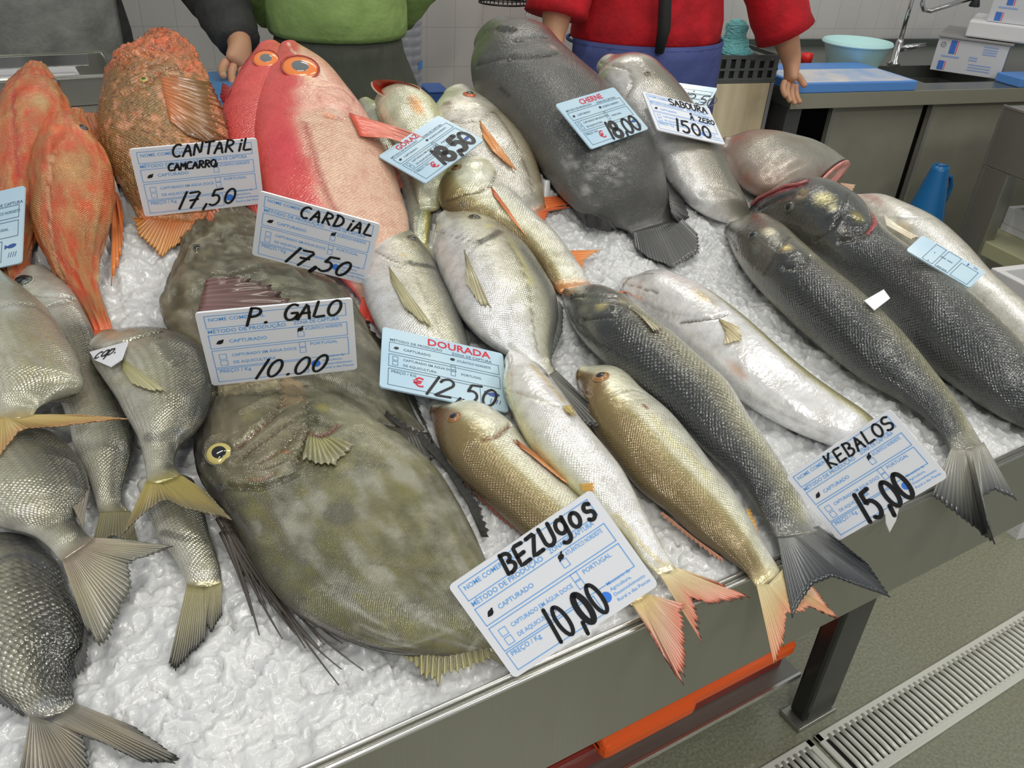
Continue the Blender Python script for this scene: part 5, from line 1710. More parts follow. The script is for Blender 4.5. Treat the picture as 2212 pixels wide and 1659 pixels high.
# --- john dories
f = Fish('john_dory', 'rear John Dory with a wrinkled face between the cards, body under the handwritten card', [
    (428, 446, 502, 438), (401, 501, 582, 481), (386, 556, 662, 571), (361, 621, 732, 611), (357, 691, 777, 661), (400, 741, 802, 711),
    (470, 791, 832, 761), (560, 831, 857, 811), (650, 851, 882, 861), (740, 881, 902, 906), (822, 921, 927, 941)], k=0.24, lift=-0.004, back=190, q=1.2, caps=(0.5, 0.3), group='john dories')
f.ramp([(-1, A(94, 88, 70)), (0, A(108, 106, 86)), (1, A(76, 74, 60))])
for _ in range(26):
    f.blob((rng.uniform(380, 760), rng.uniform(460, 700)), rng.uniform(10, 30), A(*[(88, 86, 64), (150, 146, 112), (112, 106, 70), (140, 138, 126)][rng.integers(4)]), 0.5, 0.95)
f.stroke([(400, 570), (440, 588), (500, 590), (560, 575)], 3, A(70, 66, 50), 0.7, 0.003)
f.stroke([(430, 470), (470, 500), (500, 560)], 2.5, A(76, 72, 54), 0.6, 0.003)
f.stroke([(500, 450), (540, 500), (545, 560)], 2.5, A(84, 80, 60), 0.6, 0.003)
f.relief([(440, 450), (480, 446), (520, 470)], 14, 0.004)
f.relief([(430, 600), (500, 600), (560, 590)], 8, 0.003)
nz_ = vnoise(f.u[:, None] * 45 + 0 * f.th[None], 10 * f.th[None] + 0 * f.u[:, None], 33) + 0.5 * vnoise(f.u[:, None] * 110 + 0 * f.th[None], 24 * f.th[None] + 0 * f.u[:, None], 34) - 0.75
f.V += f.N * (0.0065 * nz_ * smooth(0.6, 0.3, f.s))[..., None]
f.normals()
f.mixin(np.clip(-nz_ * 1.4, 0, 0.7), A(60, 56, 42))
f.mixin(np.clip(nz_ * 1.0, 0, 0.6), A(140, 138, 116))
f.mixin(0.8 * smooth(0.94, 1.0, f.s), A(*(60, 58, 50)))
f.scl *= 1 - smooth(0.92, 1.0, f.s)
f.build(SK['dory'])
f.eye((421, 538), 15, (70, 68, 52), pup=(14, 14, 16), pr=0.5, rim=(120, 118, 96))
fin(f, 'pelvic_fin', [(425, 690), (446, 606)], [(560, 690), (640, 668), (600, 630), (520, 606)], nr=9, c0=(124, 94, 92), c1=(84, 66, 58), on=f, off=0.006, rip=0.003, jag=0.1, dark=0.4, label='purplish brown folded fin')
fin(f, 'dorsal_fin', [(760, 690), (850, 800), (915, 915)], [(780, 680), (872, 790), (950, 985)], 0.012, 0.008, 20, (50, 48, 42), (34, 34, 32), 0.2)
fin(f, 'tail_fin', [(826, 918), (926, 936)], [(850, 990), (900, 1000), (960, 990)], 0.008, 0.004, 10, (60, 58, 50), (50, 48, 42), 0.1)

f = Fish('john_dory', 'large round flat John Dory with a ringed eye and a dark spot, in front', [
    (466, 814, 642, 816), (445, 880, 682, 842), (428, 965, 765, 867), (448, 1035, 842, 917), (488, 1090, 907, 960), (530, 1151, 957, 1010),
    (576, 1236, 1002, 1080), (640, 1311, 1037, 1150), (720, 1363, 1062, 1215), (830, 1406, 1086, 1280), (950, 1419, 1110, 1340), (1040, 1416, 1130, 1386)],
    k=[0.3, 0.22, 0.2, 0.2], lift=0.0, back=[200, 180, 180], q=1.25, caps=(0.12, 0.3), group='john dories', J=109, den=3.0)
f.ramp([(-1, A(44, 38, 32)), (-0.8, A(74, 70, 54)), (-0.3, A(96, 94, 70)), (0.2, A(112, 110, 84)), (0.7, A(128, 126, 102)), (0.97, A(96, 94, 76)), (1, A(60, 58, 50))])  # belly side darker: shading by overhead light put into the pigment
for _ in range(60):
    f.blob((rng.uniform(450, 1080), rng.uniform(830, 1400)), rng.uniform(14, 42), A(*[(84, 84, 48), (128, 126, 106), (100, 98, 52), (116, 114, 98), (74, 72, 50)][rng.integers(5)]), 0.6, 0.95, (rng.uniform(0.4, 1.0), rng.uniform(1, 2.4)))
for p, r, c in (((657, 1060), 26, (112, 108, 48)), ((698, 876), 22, (160, 152, 62)), ((871, 1063), 34, (104, 100, 56)), ((937, 1147), 30, (110, 106, 48)), ((645, 1093), 26, (126, 126, 112)),
                ((889, 1033), 34, (138, 138, 122)), ((800, 960), 40, (142, 140, 116)), ((640, 1230), 44, (104, 106, 100)), ((760, 1290), 50, (92, 92, 84)), ((900, 1320), 50, (88, 86, 70)), ((980, 1250), 40, (104, 102, 66)),
                ((740, 1000), 30, (140, 138, 104)), ((820, 1180), 34, (112, 112, 84)), ((560, 1110), 36, (96, 94, 58))):
    f.blob(p, r, A(*c), 0.75, 0.95, (0.7, 1.3))
f.blob((738, 1108), 44, A(66, 66, 52), 0.9, 0.45)
f.blob((737, 1104), 26, A(98, 98, 80), 0.7, 0.8)
f.stroke([(560, 1160), (594, 1171), (668, 1195), (788, 1213), (892, 1230), (952, 1238)], 2.2, A(78, 74, 58), 0.75, 0.001)
# bony head: jaw plates, cheek, gill cover
f.mixin(f.inside([(452, 812), (600, 806), (640, 822), (664, 900), (650, 985), (600, 1035), (500, 1056), (440, 1030), (426, 960), (440, 880)]) * 0.55, A(118, 110, 84))
f.mixin(f.inside([(458, 812), (598, 808), (604, 838), (560, 846), (462, 852)]) * 0.8, A(156, 146, 114))
f.mixin(f.inside([(604, 812), (656, 822), (660, 866), (610, 880)]) * 0.7, A(148, 124, 90))
f.blob((478, 981), 46, A(60, 58, 46), 0.8, 0.5)
f.blob((545, 900), 34, A(134, 130, 84), 0.7, 0.9)
f.blob((662, 834), 10, A(34, 32, 26), 0.9)
for pl, w_, c, g in (([(460, 826), (520, 828), (598, 820)], 2.2, (110, 92, 64), 0.002), ([(462, 852), (530, 850), (600, 842), (608, 830)], 3, (70, 58, 42), 0.004), ([(604, 812), (606, 850), (612, 884)], 3, (64, 52, 38), 0.004),
                     ([(510, 966), (552, 930), (590, 895), (612, 868)], 4, (84, 50, 36), 0.005), ([(526, 984), (570, 950), (630, 905)], 3.4, (74, 56, 42), 0.004), ([(560, 1000), (610, 968), (644, 930)], 3, (92, 60, 44), 0.003),
                     ([(487, 1050), (540, 1054), (590, 1046), (634, 1026)], 4, (54, 48, 36), 0.005), ([(538, 1032), (560, 1036), (580, 1028)], 3.4, (150, 96, 84), 0.003), ([(540, 1012), (580, 1010), (606, 998)], 2.4, (70, 60, 46), 0.003),
                     ([(660, 866), (664, 910), (656, 960), (640, 1000), (620, 1034)], 4.5, (52, 46, 36), 0.007), ([(664, 938), (690, 938), (730, 918)], 6, (96, 34, 30), 0.004), ([(676, 900), (690, 914), (712, 918)], 3, (60, 56, 44), 0.003)):
    f.stroke(pl, w_, A(*c), 0.9, g)
f.blob((613, 978), 10, A(150, 76, 46), 0.8)
for pl, w_, h_ in (([(648, 860), (654, 910), (646, 960), (632, 990)], 8, 0.005), ([(470, 838), (530, 838), (596, 828)], 7, 0.004), ([(520, 955), (560, 915), (600, 880)], 8, 0.004), ([(500, 1040), (560, 1044), (620, 1024)], 6, 0.003),
                   ([(545, 985), (590, 950), (636, 916)], 6, 0.003), ([(440, 1000), (450, 950), (480, 940), (512, 960)], 8, 0.003), ([(520, 890), (560, 872), (590, 862)], 12, 0.004)):
    f.relief(pl, w_, h_)
f.stroke([(650, 868), (655, 910), (647, 958)], 2.6, A(176, 172, 150), 0.7)
f.stroke([(520, 952), (560, 915), (598, 882)], 2.4, A(150, 146, 116), 0.6)
nz_ = vnoise(f.u[:, None] * 60 + 0 * f.th[None], 16 * f.th[None] + 0 * f.u[:, None], 31) - 0.5
f.V += f.N * (0.003 * nz_ * smooth(0.45, 0.2, f.s))[..., None]
f.normals()
a_ = vnoise(f.u[:, None] * 26 + 0 * f.th[None], 7 * f.th[None] + 0 * f.u[:, None], 61) * 0.6 + vnoise(f.u[:, None] * 60 + 0 * f.th[None], 16 * f.th[None] + 0 * f.u[:, None], 62) * 0.4
bd_ = smooth(0.22, 0.36, f.s)
f.mixin(bd_ * np.clip((a_ - 0.52) * 5, 0, 0.6), A(88, 86, 36))
f.mixin(bd_ * np.clip((0.46 - a_) * 5, 0, 0.55), A(136, 136, 124))
f.blob((738, 1108), 40, A(66, 66, 52), 0.8, 0.45)
f.mixin(0.85 * smooth(-0.86, -0.99, f.d), A(30, 27, 24))  # belly rim near black, more of the shade painted on the skin
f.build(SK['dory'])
f.eye((478, 980), 28, (166, 154, 92), (12, 14, 18), 0.6, 0.4, rim=(60, 58, 44), tilt=0.6, off=0.002, asp=1.0)
fin(f, 'pectoral_fin', [(668, 940), (690, 950), (712, 944)], [(655, 1000), (690, 1016), (730, 1012), (766, 968)], nr=9, c0=(150, 146, 96), c1=(128, 126, 98), on=f, off=0.003, rip=0.0016, dark=0.6, jag=0.12)
fin(f, 'dorsal_fin', [(820, 890), (900, 950), (960, 1010), (1010, 1090), (1040, 1160)], [(826, 878), (918, 930), (985, 1000), (1038, 1085), (1062, 1160)], 0.006, 0.012, 24, (56, 54, 46), (44, 44, 42), 0.3, op=(1, 0.9))
fin(f, 'anal_fin', [(860, 1406), (960, 1418), (1062, 1398)], [(868, 1416), (935, 1490), (985, 1470), (1030, 1450), (1072, 1420)], 0.008, 0.003, 16, (96, 92, 60), (140, 134, 90), 0.3, rip=0.002, dark=0.65)
fin(f, 'tail_fin', [(1050, 1412), (1130, 1386)], [(1090, 1440), (1140, 1436), (1172, 1400)], 0.006, 0.004, 8, (90, 86, 60), (110, 106, 80), 0.1)
ln = []
for a, b, c in (((470, 1100), (560, 1260), (648, 1380)), ((478, 1105), (570, 1270), (690, 1400)), ((470, 1120), (545, 1260), (640, 1372)), ((480, 1120), (590, 1290), (660, 1400)),
                ((490, 1130), (620, 1340), (732, 1480)), ((485, 1110), (600, 1320), (785, 1448)), ((480, 1125), (610, 1350), (738, 1446)), ((500, 1150), (620, 1300), (700, 1392)), ((488, 1150), (530, 1260), (560, 1372)),
                ((484, 1140), (560, 1300), (610, 1380)), ((496, 1140), (640, 1330), (740, 1390)), ((478, 1150), (520, 1240), (545, 1330))):
    tq = np.linspace(0, 1, 12)[:, None]
    a, b, c = map(np.array, (a, b, c))
    ln.append(((1 - tq) ** 2 * a + 2 * tq * (1 - tq) * b + tq ** 2 * c).tolist())
spines(f, 'pelvic_fin_ray', ln, 0.0022, (62, 56, 50), (0.014, 0.004))
fin(f, 'pelvic_fin', [(466, 1090), (520, 1140)], [(540, 1290), (600, 1340), (650, 1350)], 0.016, 0.006, 12, (60, 50, 44), (56, 50, 46), 0.3, rip=0.002, dark=0.6)

# --- striped grey bream heap, left front
def sargo(label, pairs, k, lift, back, caps=(0.6, 0.35), dark=0.0, **kw):
    f = Fish('striped_bream', label, pairs, k=k, lift=lift, back=back, q=1.05, caps=caps, group=G_SB, **kw)
    f.ramp([(-1, A(196, 194, 184)), (-0.2, A(176, 174, 158)), (0.1, A(156, 154, 136)), (0.38, A(116, 114, 100)), (0.62, A(74, 74, 67)), (1, A(42, 44, 43))])
    f.col *= 1 - dark
    st = 0.5 + 0.5 * np.sin(np.arccos(np.clip(f.d, -1, 1)) * 34)
    f.mixin(0.38 * st * smooth(0.15, 0.3, f.s), A(92, 90, 78))
    head_plain(f, 0.1, 0.2)
    return f


f = sargo('striped bream beneath the pile, only its banded tail stalk and dark-tipped tail showing', [
    (296, 1050, 420, 1040), (318, 1105, 442, 1105), (342, 1160, 456, 1162), (374, 1202, 469, 1200), (394, 1237, 477, 1232), (404, 1268, 479, 1264)],
    0.4, 0.0, 190)
f.mixin(smooth(0.45, 0.0, f.s) * 0.0, A(60, 60, 56))
f.stroke([(350, 1150), (410, 1165), (456, 1170)], 8, A(60, 60, 54), 0.6)
f.blob((440, 1245), 30, A(190, 188, 180), 0.5, 0.9)
f.mixin(0.8 * smooth(0.94, 1.0, f.s), A(*(128, 122, 84)))
f.scl *= 1 - smooth(0.92, 1.0, f.s)
f.build(SK['silver'])
fin(f, 'tail_fin', [(404, 1262), (440, 1272), (479, 1258)], [(363, 1440), (374, 1456), (420, 1412), (442, 1388), (445, 1345), (455, 1372), (480, 1330)], 0.014, 0.006, 18, (128, 122, 84), (34, 34, 34), 0.06, mid=(112, 108, 80), dark=0.4)

f = sargo('striped bream with a dark staring eye, rear of the left pile', [
    (26, 600, 100, 577), (18, 640, 152, 622), (30, 690, 187, 682), (60, 740, 207, 726), (98, 800, 228, 800), (128, 860, 258, 860), (148, 920, 282, 930),
    (164, 980, 287, 982), (190, 1030, 272, 1032), (206, 1080, 264, 1076), (216, 1116, 282, 1112)], 0.42, [0.012, 0.012, 0.004], 170)
f.mixin(smooth(0.3, 0.2, f.s) * 0.6, A(190, 190, 180))
f.stroke([(60, 640), (110, 640), (160, 645)], 2.2, A(110, 108, 96), 0.8, 0.002)
f.stroke([(95, 666), (130, 655), (160, 648)], 2.2, A(120, 116, 104), 0.8, 0.002)
f.blob((112, 640), 30, A(214, 214, 208), 0.5, 0.9)
f.mixin(0.8 * smooth(0.94, 1.0, f.s), A(*(110, 106, 76)))
f.scl *= 1 - smooth(0.92, 1.0, f.s)
f.build(SK['silver'])
f.eye((50, 607), 21, (66, 74, 66), pr=0.72, rim=(150, 150, 140), asp=1.0)
fin(f, 'tail_fin', [(216, 1106), (282, 1104)], [(196, 1190), (240, 1160), (300, 1180)], 0.012, 0.008, 10, (110, 106, 76), (90, 86, 66), 0.1)
fin(f, 'dorsal_fin', [(225, 790), (262, 870)], [(238, 780), (276, 868)], 0.03, 0.03, 8, (50, 50, 44), (40, 40, 38), 0.3)

f = sargo('striped bream with the small handwritten tag, dark striped back beside the John Dory', [
    (194, 752, 246, 714), (200, 777, 346, 713), (226, 816, 436, 751), (252, 856, 458, 815), (270, 894, 451, 886), (296, 941, 426, 930),
    (308, 981, 386, 970), (316, 1021, 379, 1005), (317, 1046, 391, 1031)], 0.42, [0.022, 0.02, 0.026], [178, 172, 168])
f.stroke([(196, 756), (240, 745), (300, 728), (342, 716)], 4, A(40, 40, 38), 0.85, 0.004)
f.stroke([(330, 722), (352, 752), (372, 790)], 2.6, A(110, 108, 96), 0.8, 0.003)
f.stroke([(320, 946), (350, 944), (390, 930)], 12, A(70, 74, 78), 0.6)
for i in range(6):
    f.stroke([(368 + 13 * i, 735 + 8 * i), (386 + 11 * i, 800 + 3 * i), (378 + 10 * i, 880)], 1.6, A(70, 70, 62), 0.5)
f.blob((300, 815), 40, A(168, 164, 120), 0.5, 0.9, (0.6, 2))
f.mixin(0.8 * smooth(0.94, 1.0, f.s), A(*(146, 136, 76)))
f.scl *= 1 - smooth(0.92, 1.0, f.s)
f.build(SK['silver'])
fin(f, 'pectoral_fin', [(262, 772), (264, 798)], [(364, 852), (330, 850), (290, 834)], nr=6, c0=(140, 136, 96), c1=(158, 154, 118), on=f, off=0.003, rip=0.0005)
fin(f, 'anal_fin', [(236, 820), (262, 870)], [(226, 800), (250, 866)], 0.035, 0.03, 8, (60, 58, 50), (40, 40, 38), 0.2)
fin(f, 'tail_fin', [(316, 1040), (350, 1046), (390, 1026)], [(262, 1162), (300, 1120), (345, 1085), (362, 1080), (400, 1100), (450, 1112), (508, 1128), (450, 1066)],
    [0.034, 0.034, 0.034], [0.03, 0.034, 0.038, 0.04, 0.038, 0.036, 0.034, 0.036], 22, (146, 136, 76), (100, 92, 70), 0.06, mid=(140, 126, 74), rip=0.0012, dark=0.45)

f = sargo('pale striped bream lying across, its tail over the lower grey bream at the left edge', [
    (-130, 960, 22, 930), (-135, 1020, 104, 930), (-115, 1072, 162, 970), (-62, 1112, 194, 1036), (0, 1136, 191, 1086), (60, 1152, 166, 1116),
    (100, 1177, 179, 1143), (132, 1212, 201, 1165)], 0.34, [0.012, 0.014, 0.022], [178, 175, 170])
f.stroke([(20, 1130), (80, 1120), (110, 1135)], 14, A(96, 92, 84), 0.5)
f.blob((60, 1105), 22, A(176, 172, 168), 0.6, 0.9)
f.mixin(0.8 * smooth(0.94, 1.0, f.s), A(*(132, 120, 106)))
f.scl *= 1 - smooth(0.92, 1.0, f.s)
f.build(SK['silver'])
fin(f, 'anal_fin', [(150, 1080), (178, 1140)], [(164, 1080), (196, 1040)], 0.03, 0.03, 6, (120, 112, 96), (90, 86, 80), 0.1)
fin(f, 'tail_fin', [(134, 1210), (165, 1195), (202, 1162)], [(186, 1360), (210, 1398), (232, 1396), (266, 1320), (292, 1262), (280, 1220), (340, 1196), (380, 1182), (290, 1168)],
    [0.04, 0.04, 0.04], [0.03, 0.02, 0.018, 0.024, 0.03, 0.036, 0.034, 0.034, 0.038], 24, (132, 120, 106), (96, 96, 88), 0.07, mid=(134, 128, 106), rip=0.0012, dark=0.4)

f = sargo('light golden striped bream at the top of the left pile, tail pointing right', [
    (-62, 582, 2, 584), (-112, 622, 48, 618), (-132, 672, 108, 672), (-132, 722, 148, 735), (-112, 780, 177, 800), (-72, 832, 171, 842),
    (-32, 862, 112, 864), (-12, 886, 84, 880), (-2, 906, 70, 902)], 0.36, [0.034, 0.036, 0.05], [172, 176, 180])
f.col = f.col * 0.6 + 0.4 * A(206, 204, 180)
for i in range(7):
    f.stroke([(20 + 14 * i, 690 + 3 * i), (40 + 15 * i, 760 + 4 * i), (50 + 15 * i, 830)], 2, A(150, 144, 108), 0.55)
f.stroke([(84, 668), (112, 690), (138, 730)], 6, A(96, 98, 100), 0.6)
f.stroke([(0, 660), (40, 656), (70, 660)], 2.4, A(140, 136, 124), 0.7, 0.002)
f.blob((20, 660), 40, A(200, 200, 196), 0.7, 0.9)
f.mixin(0.8 * smooth(0.94, 1.0, f.s), A(*(168, 148, 96)))
f.scl *= 1 - smooth(0.92, 1.0, f.s)
f.build(SK['silver'])
fin(f, 'dorsal_fin', [(112, 690), (140, 730), (170, 800)], [(118, 688), (146, 730), (178, 798)], 0.04, 0.04, 10, (70, 70, 68), (56, 56, 54), 0.2)
fin(f, 'anal_fin', [(90, 862), (140, 852), (170, 830)], [(94, 872), (150, 872), (178, 842)], 0.05, 0.05, 10, (70, 60, 52), (44, 40, 38), 0.15)
fin(f, 'tail_fin', [(-2, 900), (36, 905), (72, 896)], [(-30, 1010), (0, 985), (40, 935), (60, 926), (130, 922), (210, 912), (284, 905), (180, 896)], 0.06, [0.05, 0.05, 0.055, 0.06, 0.06, 0.06, 0.06, 0.062], 22, (168, 148, 96), (150, 112, 70), 0.05, mid=(160, 140, 88), rip=0.001)

f = sargo('dark striped bream at the bottom left corner, tail spread on the ice', [
    (-72, 1176, 82, 1172), (-112, 1216, 127, 1216), (-122, 1272, 157, 1281), (-112, 1332, 179, 1331), (-82, 1387, 181, 1386), (-42, 1442, 161, 1426),
    (-6, 1492, 154, 1461), (44, 1532, 161, 1501), (66, 1552, 161, 1531)], 0.36, [0.0, 0.004, 0.004], [178, 172, 165], dark=0.2)
f.mixin(smooth(0.22, 0.02, f.s) * 0.8, A(40, 42, 46))
f.stroke([(-20, 1215), (40, 1198), (100, 1225)], 8, A(60, 66, 80), 0.6)  # bluish arc paints the sheen on the dark head
f.mixin(0.55 * (0.5 + 0.5 * np.sin(np.arccos(np.clip(f.d, -1, 1)) * 40)) * smooth(0.0, 0.4, f.d), A(44, 46, 46))
f.stroke([(95, 1330), (100, 1420), (90, 1490)], 10, A(64, 66, 64), 0.4)
f.blob((100, 1530), 40, A(130, 136, 142), 0.6, 0.9)
f.mixin(0.8 * smooth(0.94, 1.0, f.s), A(*(112, 110, 102)))
f.scl *= 1 - smooth(0.92, 1.0, f.s)
f.build(SK['bass'])
fin(f, 'dorsal_fin', [(180, 1345), (178, 1400), (160, 1440)], [(192, 1380), (186, 1448), (164, 1468)], 0.02, 0.006, 9, (60, 58, 52), (40, 40, 38), 0.2)
fin(f, 'anal_fin', [(-20, 1480), (30, 1530)], [(-20, 1515), (58, 1550)], 0.016, 0.006, 8, (46, 46, 44), (40, 40, 38), 0.2)
fin(f, 'tail_fin', [(66, 1548), (110, 1560), (162, 1520)], [(40, 1680), (80, 1720), (140, 1720), (200, 1690), (190, 1620), (178, 1585), (240, 1612), (310, 1648), (360, 1652), (404, 1650), (300, 1575)],
    [0.014, 0.014, 0.014], [0.006, 0.005, 0.005, 0.005, 0.008, 0.01, 0.008, 0.006, 0.005, 0.004, 0.008], 26, (112, 110, 102), (64, 66, 64), 0.06, mid=(120, 112, 96), rip=0.0014, dark=0.5)


ILL = 0.60
# crushed ice: overlapping chips, each a small tilted plate
gx = np.arange(-0.42, XR - 0.004, 0.0023)
gy = np.arange(0.006, YB - 0.005, 0.0023)
X, Y = np.meshgrid(gx, gy, indexing='ij')


def hsh(a, b, k):
    n = (a * 73856093 ^ b * 19349663 ^ k * 83492791) & 0x7fffffff
    n = ((n ^ (n >> 13)) * 1274126177) & 0x7fffffff
    return ((n ^ (n >> 15)) & 0xffff) / 65535.0


def plates(X, Y, cell, k, tilt, off):
    xi, yi = np.floor(X / cell).astype(np.int64), np.floor(Y / cell).astype(np.int64)
    best = np.full(X.shape, 1e9)
    z = np.zeros(X.shape)
    for a in (-1, 0, 1):
        for b in (-1, 0, 1):
            ci, cj = xi + a, yi + b
            px_, py_ = (ci + hsh(ci, cj, k)) * cell, (cj + hsh(ci, cj, k + 1)) * cell
            dx, dy = X - px_, Y - py_
            st_ = 0.6 + 0.8 * hsh(ci, cj, k + 6)
            d = (dx * st_) ** 2 + (dy / st_) ** 2
            zz = off * (hsh(ci, cj, k + 2) - 0.5) + tilt * ((hsh(ci, cj, k + 3) - 0.5) * dx + (hsh(ci, cj, k + 4) - 0.5) * dy)
            z = np.where(d < best, zz, z)
            best = np.minimum(best, d)
    return z


def ice_noise(X, Y):
    wx, wy = X + 0.004 * vnoise(X * 130, Y * 130, 8), Y + 0.004 * vnoise(X * 130, Y * 130, 9)
    z = 0.012 * (vnoise(X * 17, Y * 17, 1) - 0.5) + 0.007 * (vnoise(X * 47, Y * 47, 2) - 0.5)
    z += plates(wx, wy, 0.017, 11, 0.65, 0.0030) + plates(wx, wy, 0.0085, 31, 0.8, 0.0022)
    return z


fade = smooth(0.0, 0.04, Y)


def ice_top(X, Y):
    return ice_z(np.minimum(Y, 0.74)) - np.maximum(Y - 0.78, 0) * 0.35


Z = ice_top(X, Y) - 0.004 + ice_noise(X, Y) * (0.35 + 0.65 * fade)
# where fish lie on the high back of the heap the ice carries them
cs = 0.008
nx, ny = int((XR + 0.42) / cs) + 2, int(YB / cs) + 2
sup = np.full((nx, ny), 9.0)
for f_ in FISHES:
    m_ = (f_.N[..., 2] < -0.15) & (f_.V[..., 1] > 0.66) & (f_.V[..., 1] < YB - 0.03) & (f_.V[..., 0] > -0.4) & (f_.V[..., 0] < XR - 0.02)
    if m_.any():
        P_ = f_.V[m_]
        np.minimum.at(sup, (((P_[:, 0] + 0.42) / cs).astype(int), (P_[:, 1] / cs).astype(int)), P_[:, 2])
ok = sup < 8
for ax_ in (0, 1, 0, 1):          # keep the carrying ice well inside each fish's outline
    ok = ok & np.roll(ok, 1, ax_) & np.roll(ok, -1, ax_)
sup = np.where(ok, sup - 0.004, -9.0)
Z = np.maximum(Z, sup[np.clip(((X + 0.42) / cs).astype(int), 0, nx - 1), np.clip((Y / cs).astype(int), 0, ny - 1)])
Z = np.where((X > XR - 0.03) | (Y > YB - 0.03), np.minimum(Z, ice_z(Y) - 0.03), Z)
idx = np.arange(X.size).reshape(X.shape)
q = np.stack([idx[:-1, :-1], idx[1:, :-1], idx[1:, 1:], idx[:-1, 1:]], -1).reshape(-1, 4)
ICE = mat('crushed_ice', (0.70, 0.71, 0.715), 0.2, coat=0.4, noise=(22, (0.56, 0.575, 0.59), 0.7), bump=(260, 0.3, 0.003), sss=0.6)
ice = mobj('crushed_ice', np.stack([X, Y, Z], -1).reshape(-1, 3), q, ICE, smooth=True)
tag(ice, 'bed of crushed white ice heaped in the steel fish counter', 'ice', kind='stuff')

# ------------------------------------------------------------------ price cards
def arc(cx, cy, rx, ry, a0, a1, n=12):
    return [(cx + rx * math.cos(math.radians(a)), cy + ry * math.sin(math.radians(a))) for a in np.linspace(a0, a1, n)]


GL = {      # pen strokes in a box 0.6 wide, 1 high
    'A': [[(0, 0), (0.3, 1), (0.58, 0)], [(0.1, 0.38), (0.5, 0.4)]],
    'B': [[(0.05, 0), (0.08, 1)], [(0.08, 0.98)] + arc(0.2, 0.76, 0.32, 0.23, 85, -85) + arc(0.2, 0.27, 0.38, 0.27, 85, -90)],
    'C': [arc(0.36, 0.5, 0.34, 0.5, 60, 300)],
    'D': [[(0.06, 0), (0.08, 1)], [(0.0, 0.98)] + arc(0.14, 0.5, 0.44, 0.48, 85, -88)],
    'E': [[(0.55, 0.96), (0.06, 1), (0.04, 0), (0.58, 0.03)], [(0.05, 0.5), (0.46, 0.53)]],
    'G': [arc(0.34, 0.5, 0.33, 0.5, 55, 335), [(0.34, 0.45), (0.64, 0.45), (0.62, 0.05)]],
    'I': [[(0.3, 0), (0.32, 1)]],
    'i': [[(0.3, 0), (0.34, 0.62)], [(0.36, 0.86), (0.37, 0.92)]],
    'K': [[(0.06, 0), (0.08, 1)], [(0.5, 1), (0.1, 0.48), (0.56, 0)]],
    'L': [[(0.1, 1), (0.06, 0.02), (0.58, 0.05)]],
    'M': [[(0, 0), (0.1, 1), (0.32, 0.35), (0.54, 1), (0.62, 0)]],
    'N': [[(0.03, 0), (0.06, 1), (0.5, 0.04), (0.55, 1)]],
    'O': [arc(0.3, 0.5, 0.3, 0.48, 90, 450, 18)],
    'P': [[(0.06, -0.1), (0.1, 1)], [(0.08, 0.98)] + arc(0.2, 0.72, 0.38, 0.27, 85, -95)],
    'R': [[(0.06, 0), (0.1, 1)], [(0.08, 0.98)] + arc(0.2, 0.74, 0.34, 0.24, 85, -95) + [(0.56, 0.0)]],
    'S': [arc(0.3, 0.75, 0.26, 0.24, 40, 270, 9) + arc(0.3, 0.26, 0.28, 0.25, 90, -140, 9)],
    'T': [[(0, 0.96), (0.62, 1)], [(0.32, 0.98), (0.3, 0)]],
    'U': [[(0.04, 1)] + arc(0.3, 0.3, 0.26, 0.3, 180, 360) + [(0.58, 1)]],
    'Z': [[(0.05, 0.95), (0.55, 1), (0.02, 0.02), (0.6, 0.05)]],
    'g': [arc(0.3, 0.55, 0.25, 0.35, 20, 350, 14), [(0.55, 0.9), (0.54, -0.1)] + arc(0.3, -0.1, 0.24, 0.22, 0, -150, 8)],
    'o': [arc(0.3, 0.4, 0.24, 0.36, 90, 450, 16)],
    's': [arc(0.3, 0.6, 0.18, 0.2, 30, 270, 8) + arc(0.3, 0.18, 0.2, 0.22, 90, -150, 8)],
    'c': [arc(0.32, 0.35, 0.28, 0.36, 50, 310)],
    'a': [arc(0.3, 0.35, 0.26, 0.34, 30, 330, 12), [(0.54, 0.68), (0.56, 0.0)]],
    'p': [[(0.08, 0.7), (0.06, -0.4)], arc(0.3, 0.35, 0.25, 0.34, 160, -160, 12)],
    '0': [arc(0.3, 0.45, 0.25, 0.46, 100, 455, 18)],
    '1': [[(0.36, 1), (0.18, -0.02)]],
    '2': [arc(0.28, 0.72, 0.26, 0.26, 170, -20, 10) + [(0.0, 0.0), (0.6, 0.04)]],
    '5': [[(0.55, 1), (0.16, 0.96), (0.1, 0.58)] + arc(0.24, 0.32, 0.28, 0.32, 95, -130, 12)],
    '7': [[(0.02, 0.95), (0.56, 1), (0.24, 0)], [(0.12, 0.48), (0.5, 0.52)]],
    '8': [arc(0.3, 0.73, 0.2, 0.24, 270, 630, 14), arc(0.3, 0.24, 0.26, 0.26, 90, 450, 14)],
    ',': [[(0.26, 0.12), (0.16, -0.22)]],
    '.': [[(0.2, 0.02), (0.24, 0.05)]],
    '-': [[(0.05, 0.45), (0.5, 0.47)]],
}
NARROW = {'I': 0.36, 'i': 0.45, '1': 0.42, ',': 0.3, '.': 0.32}


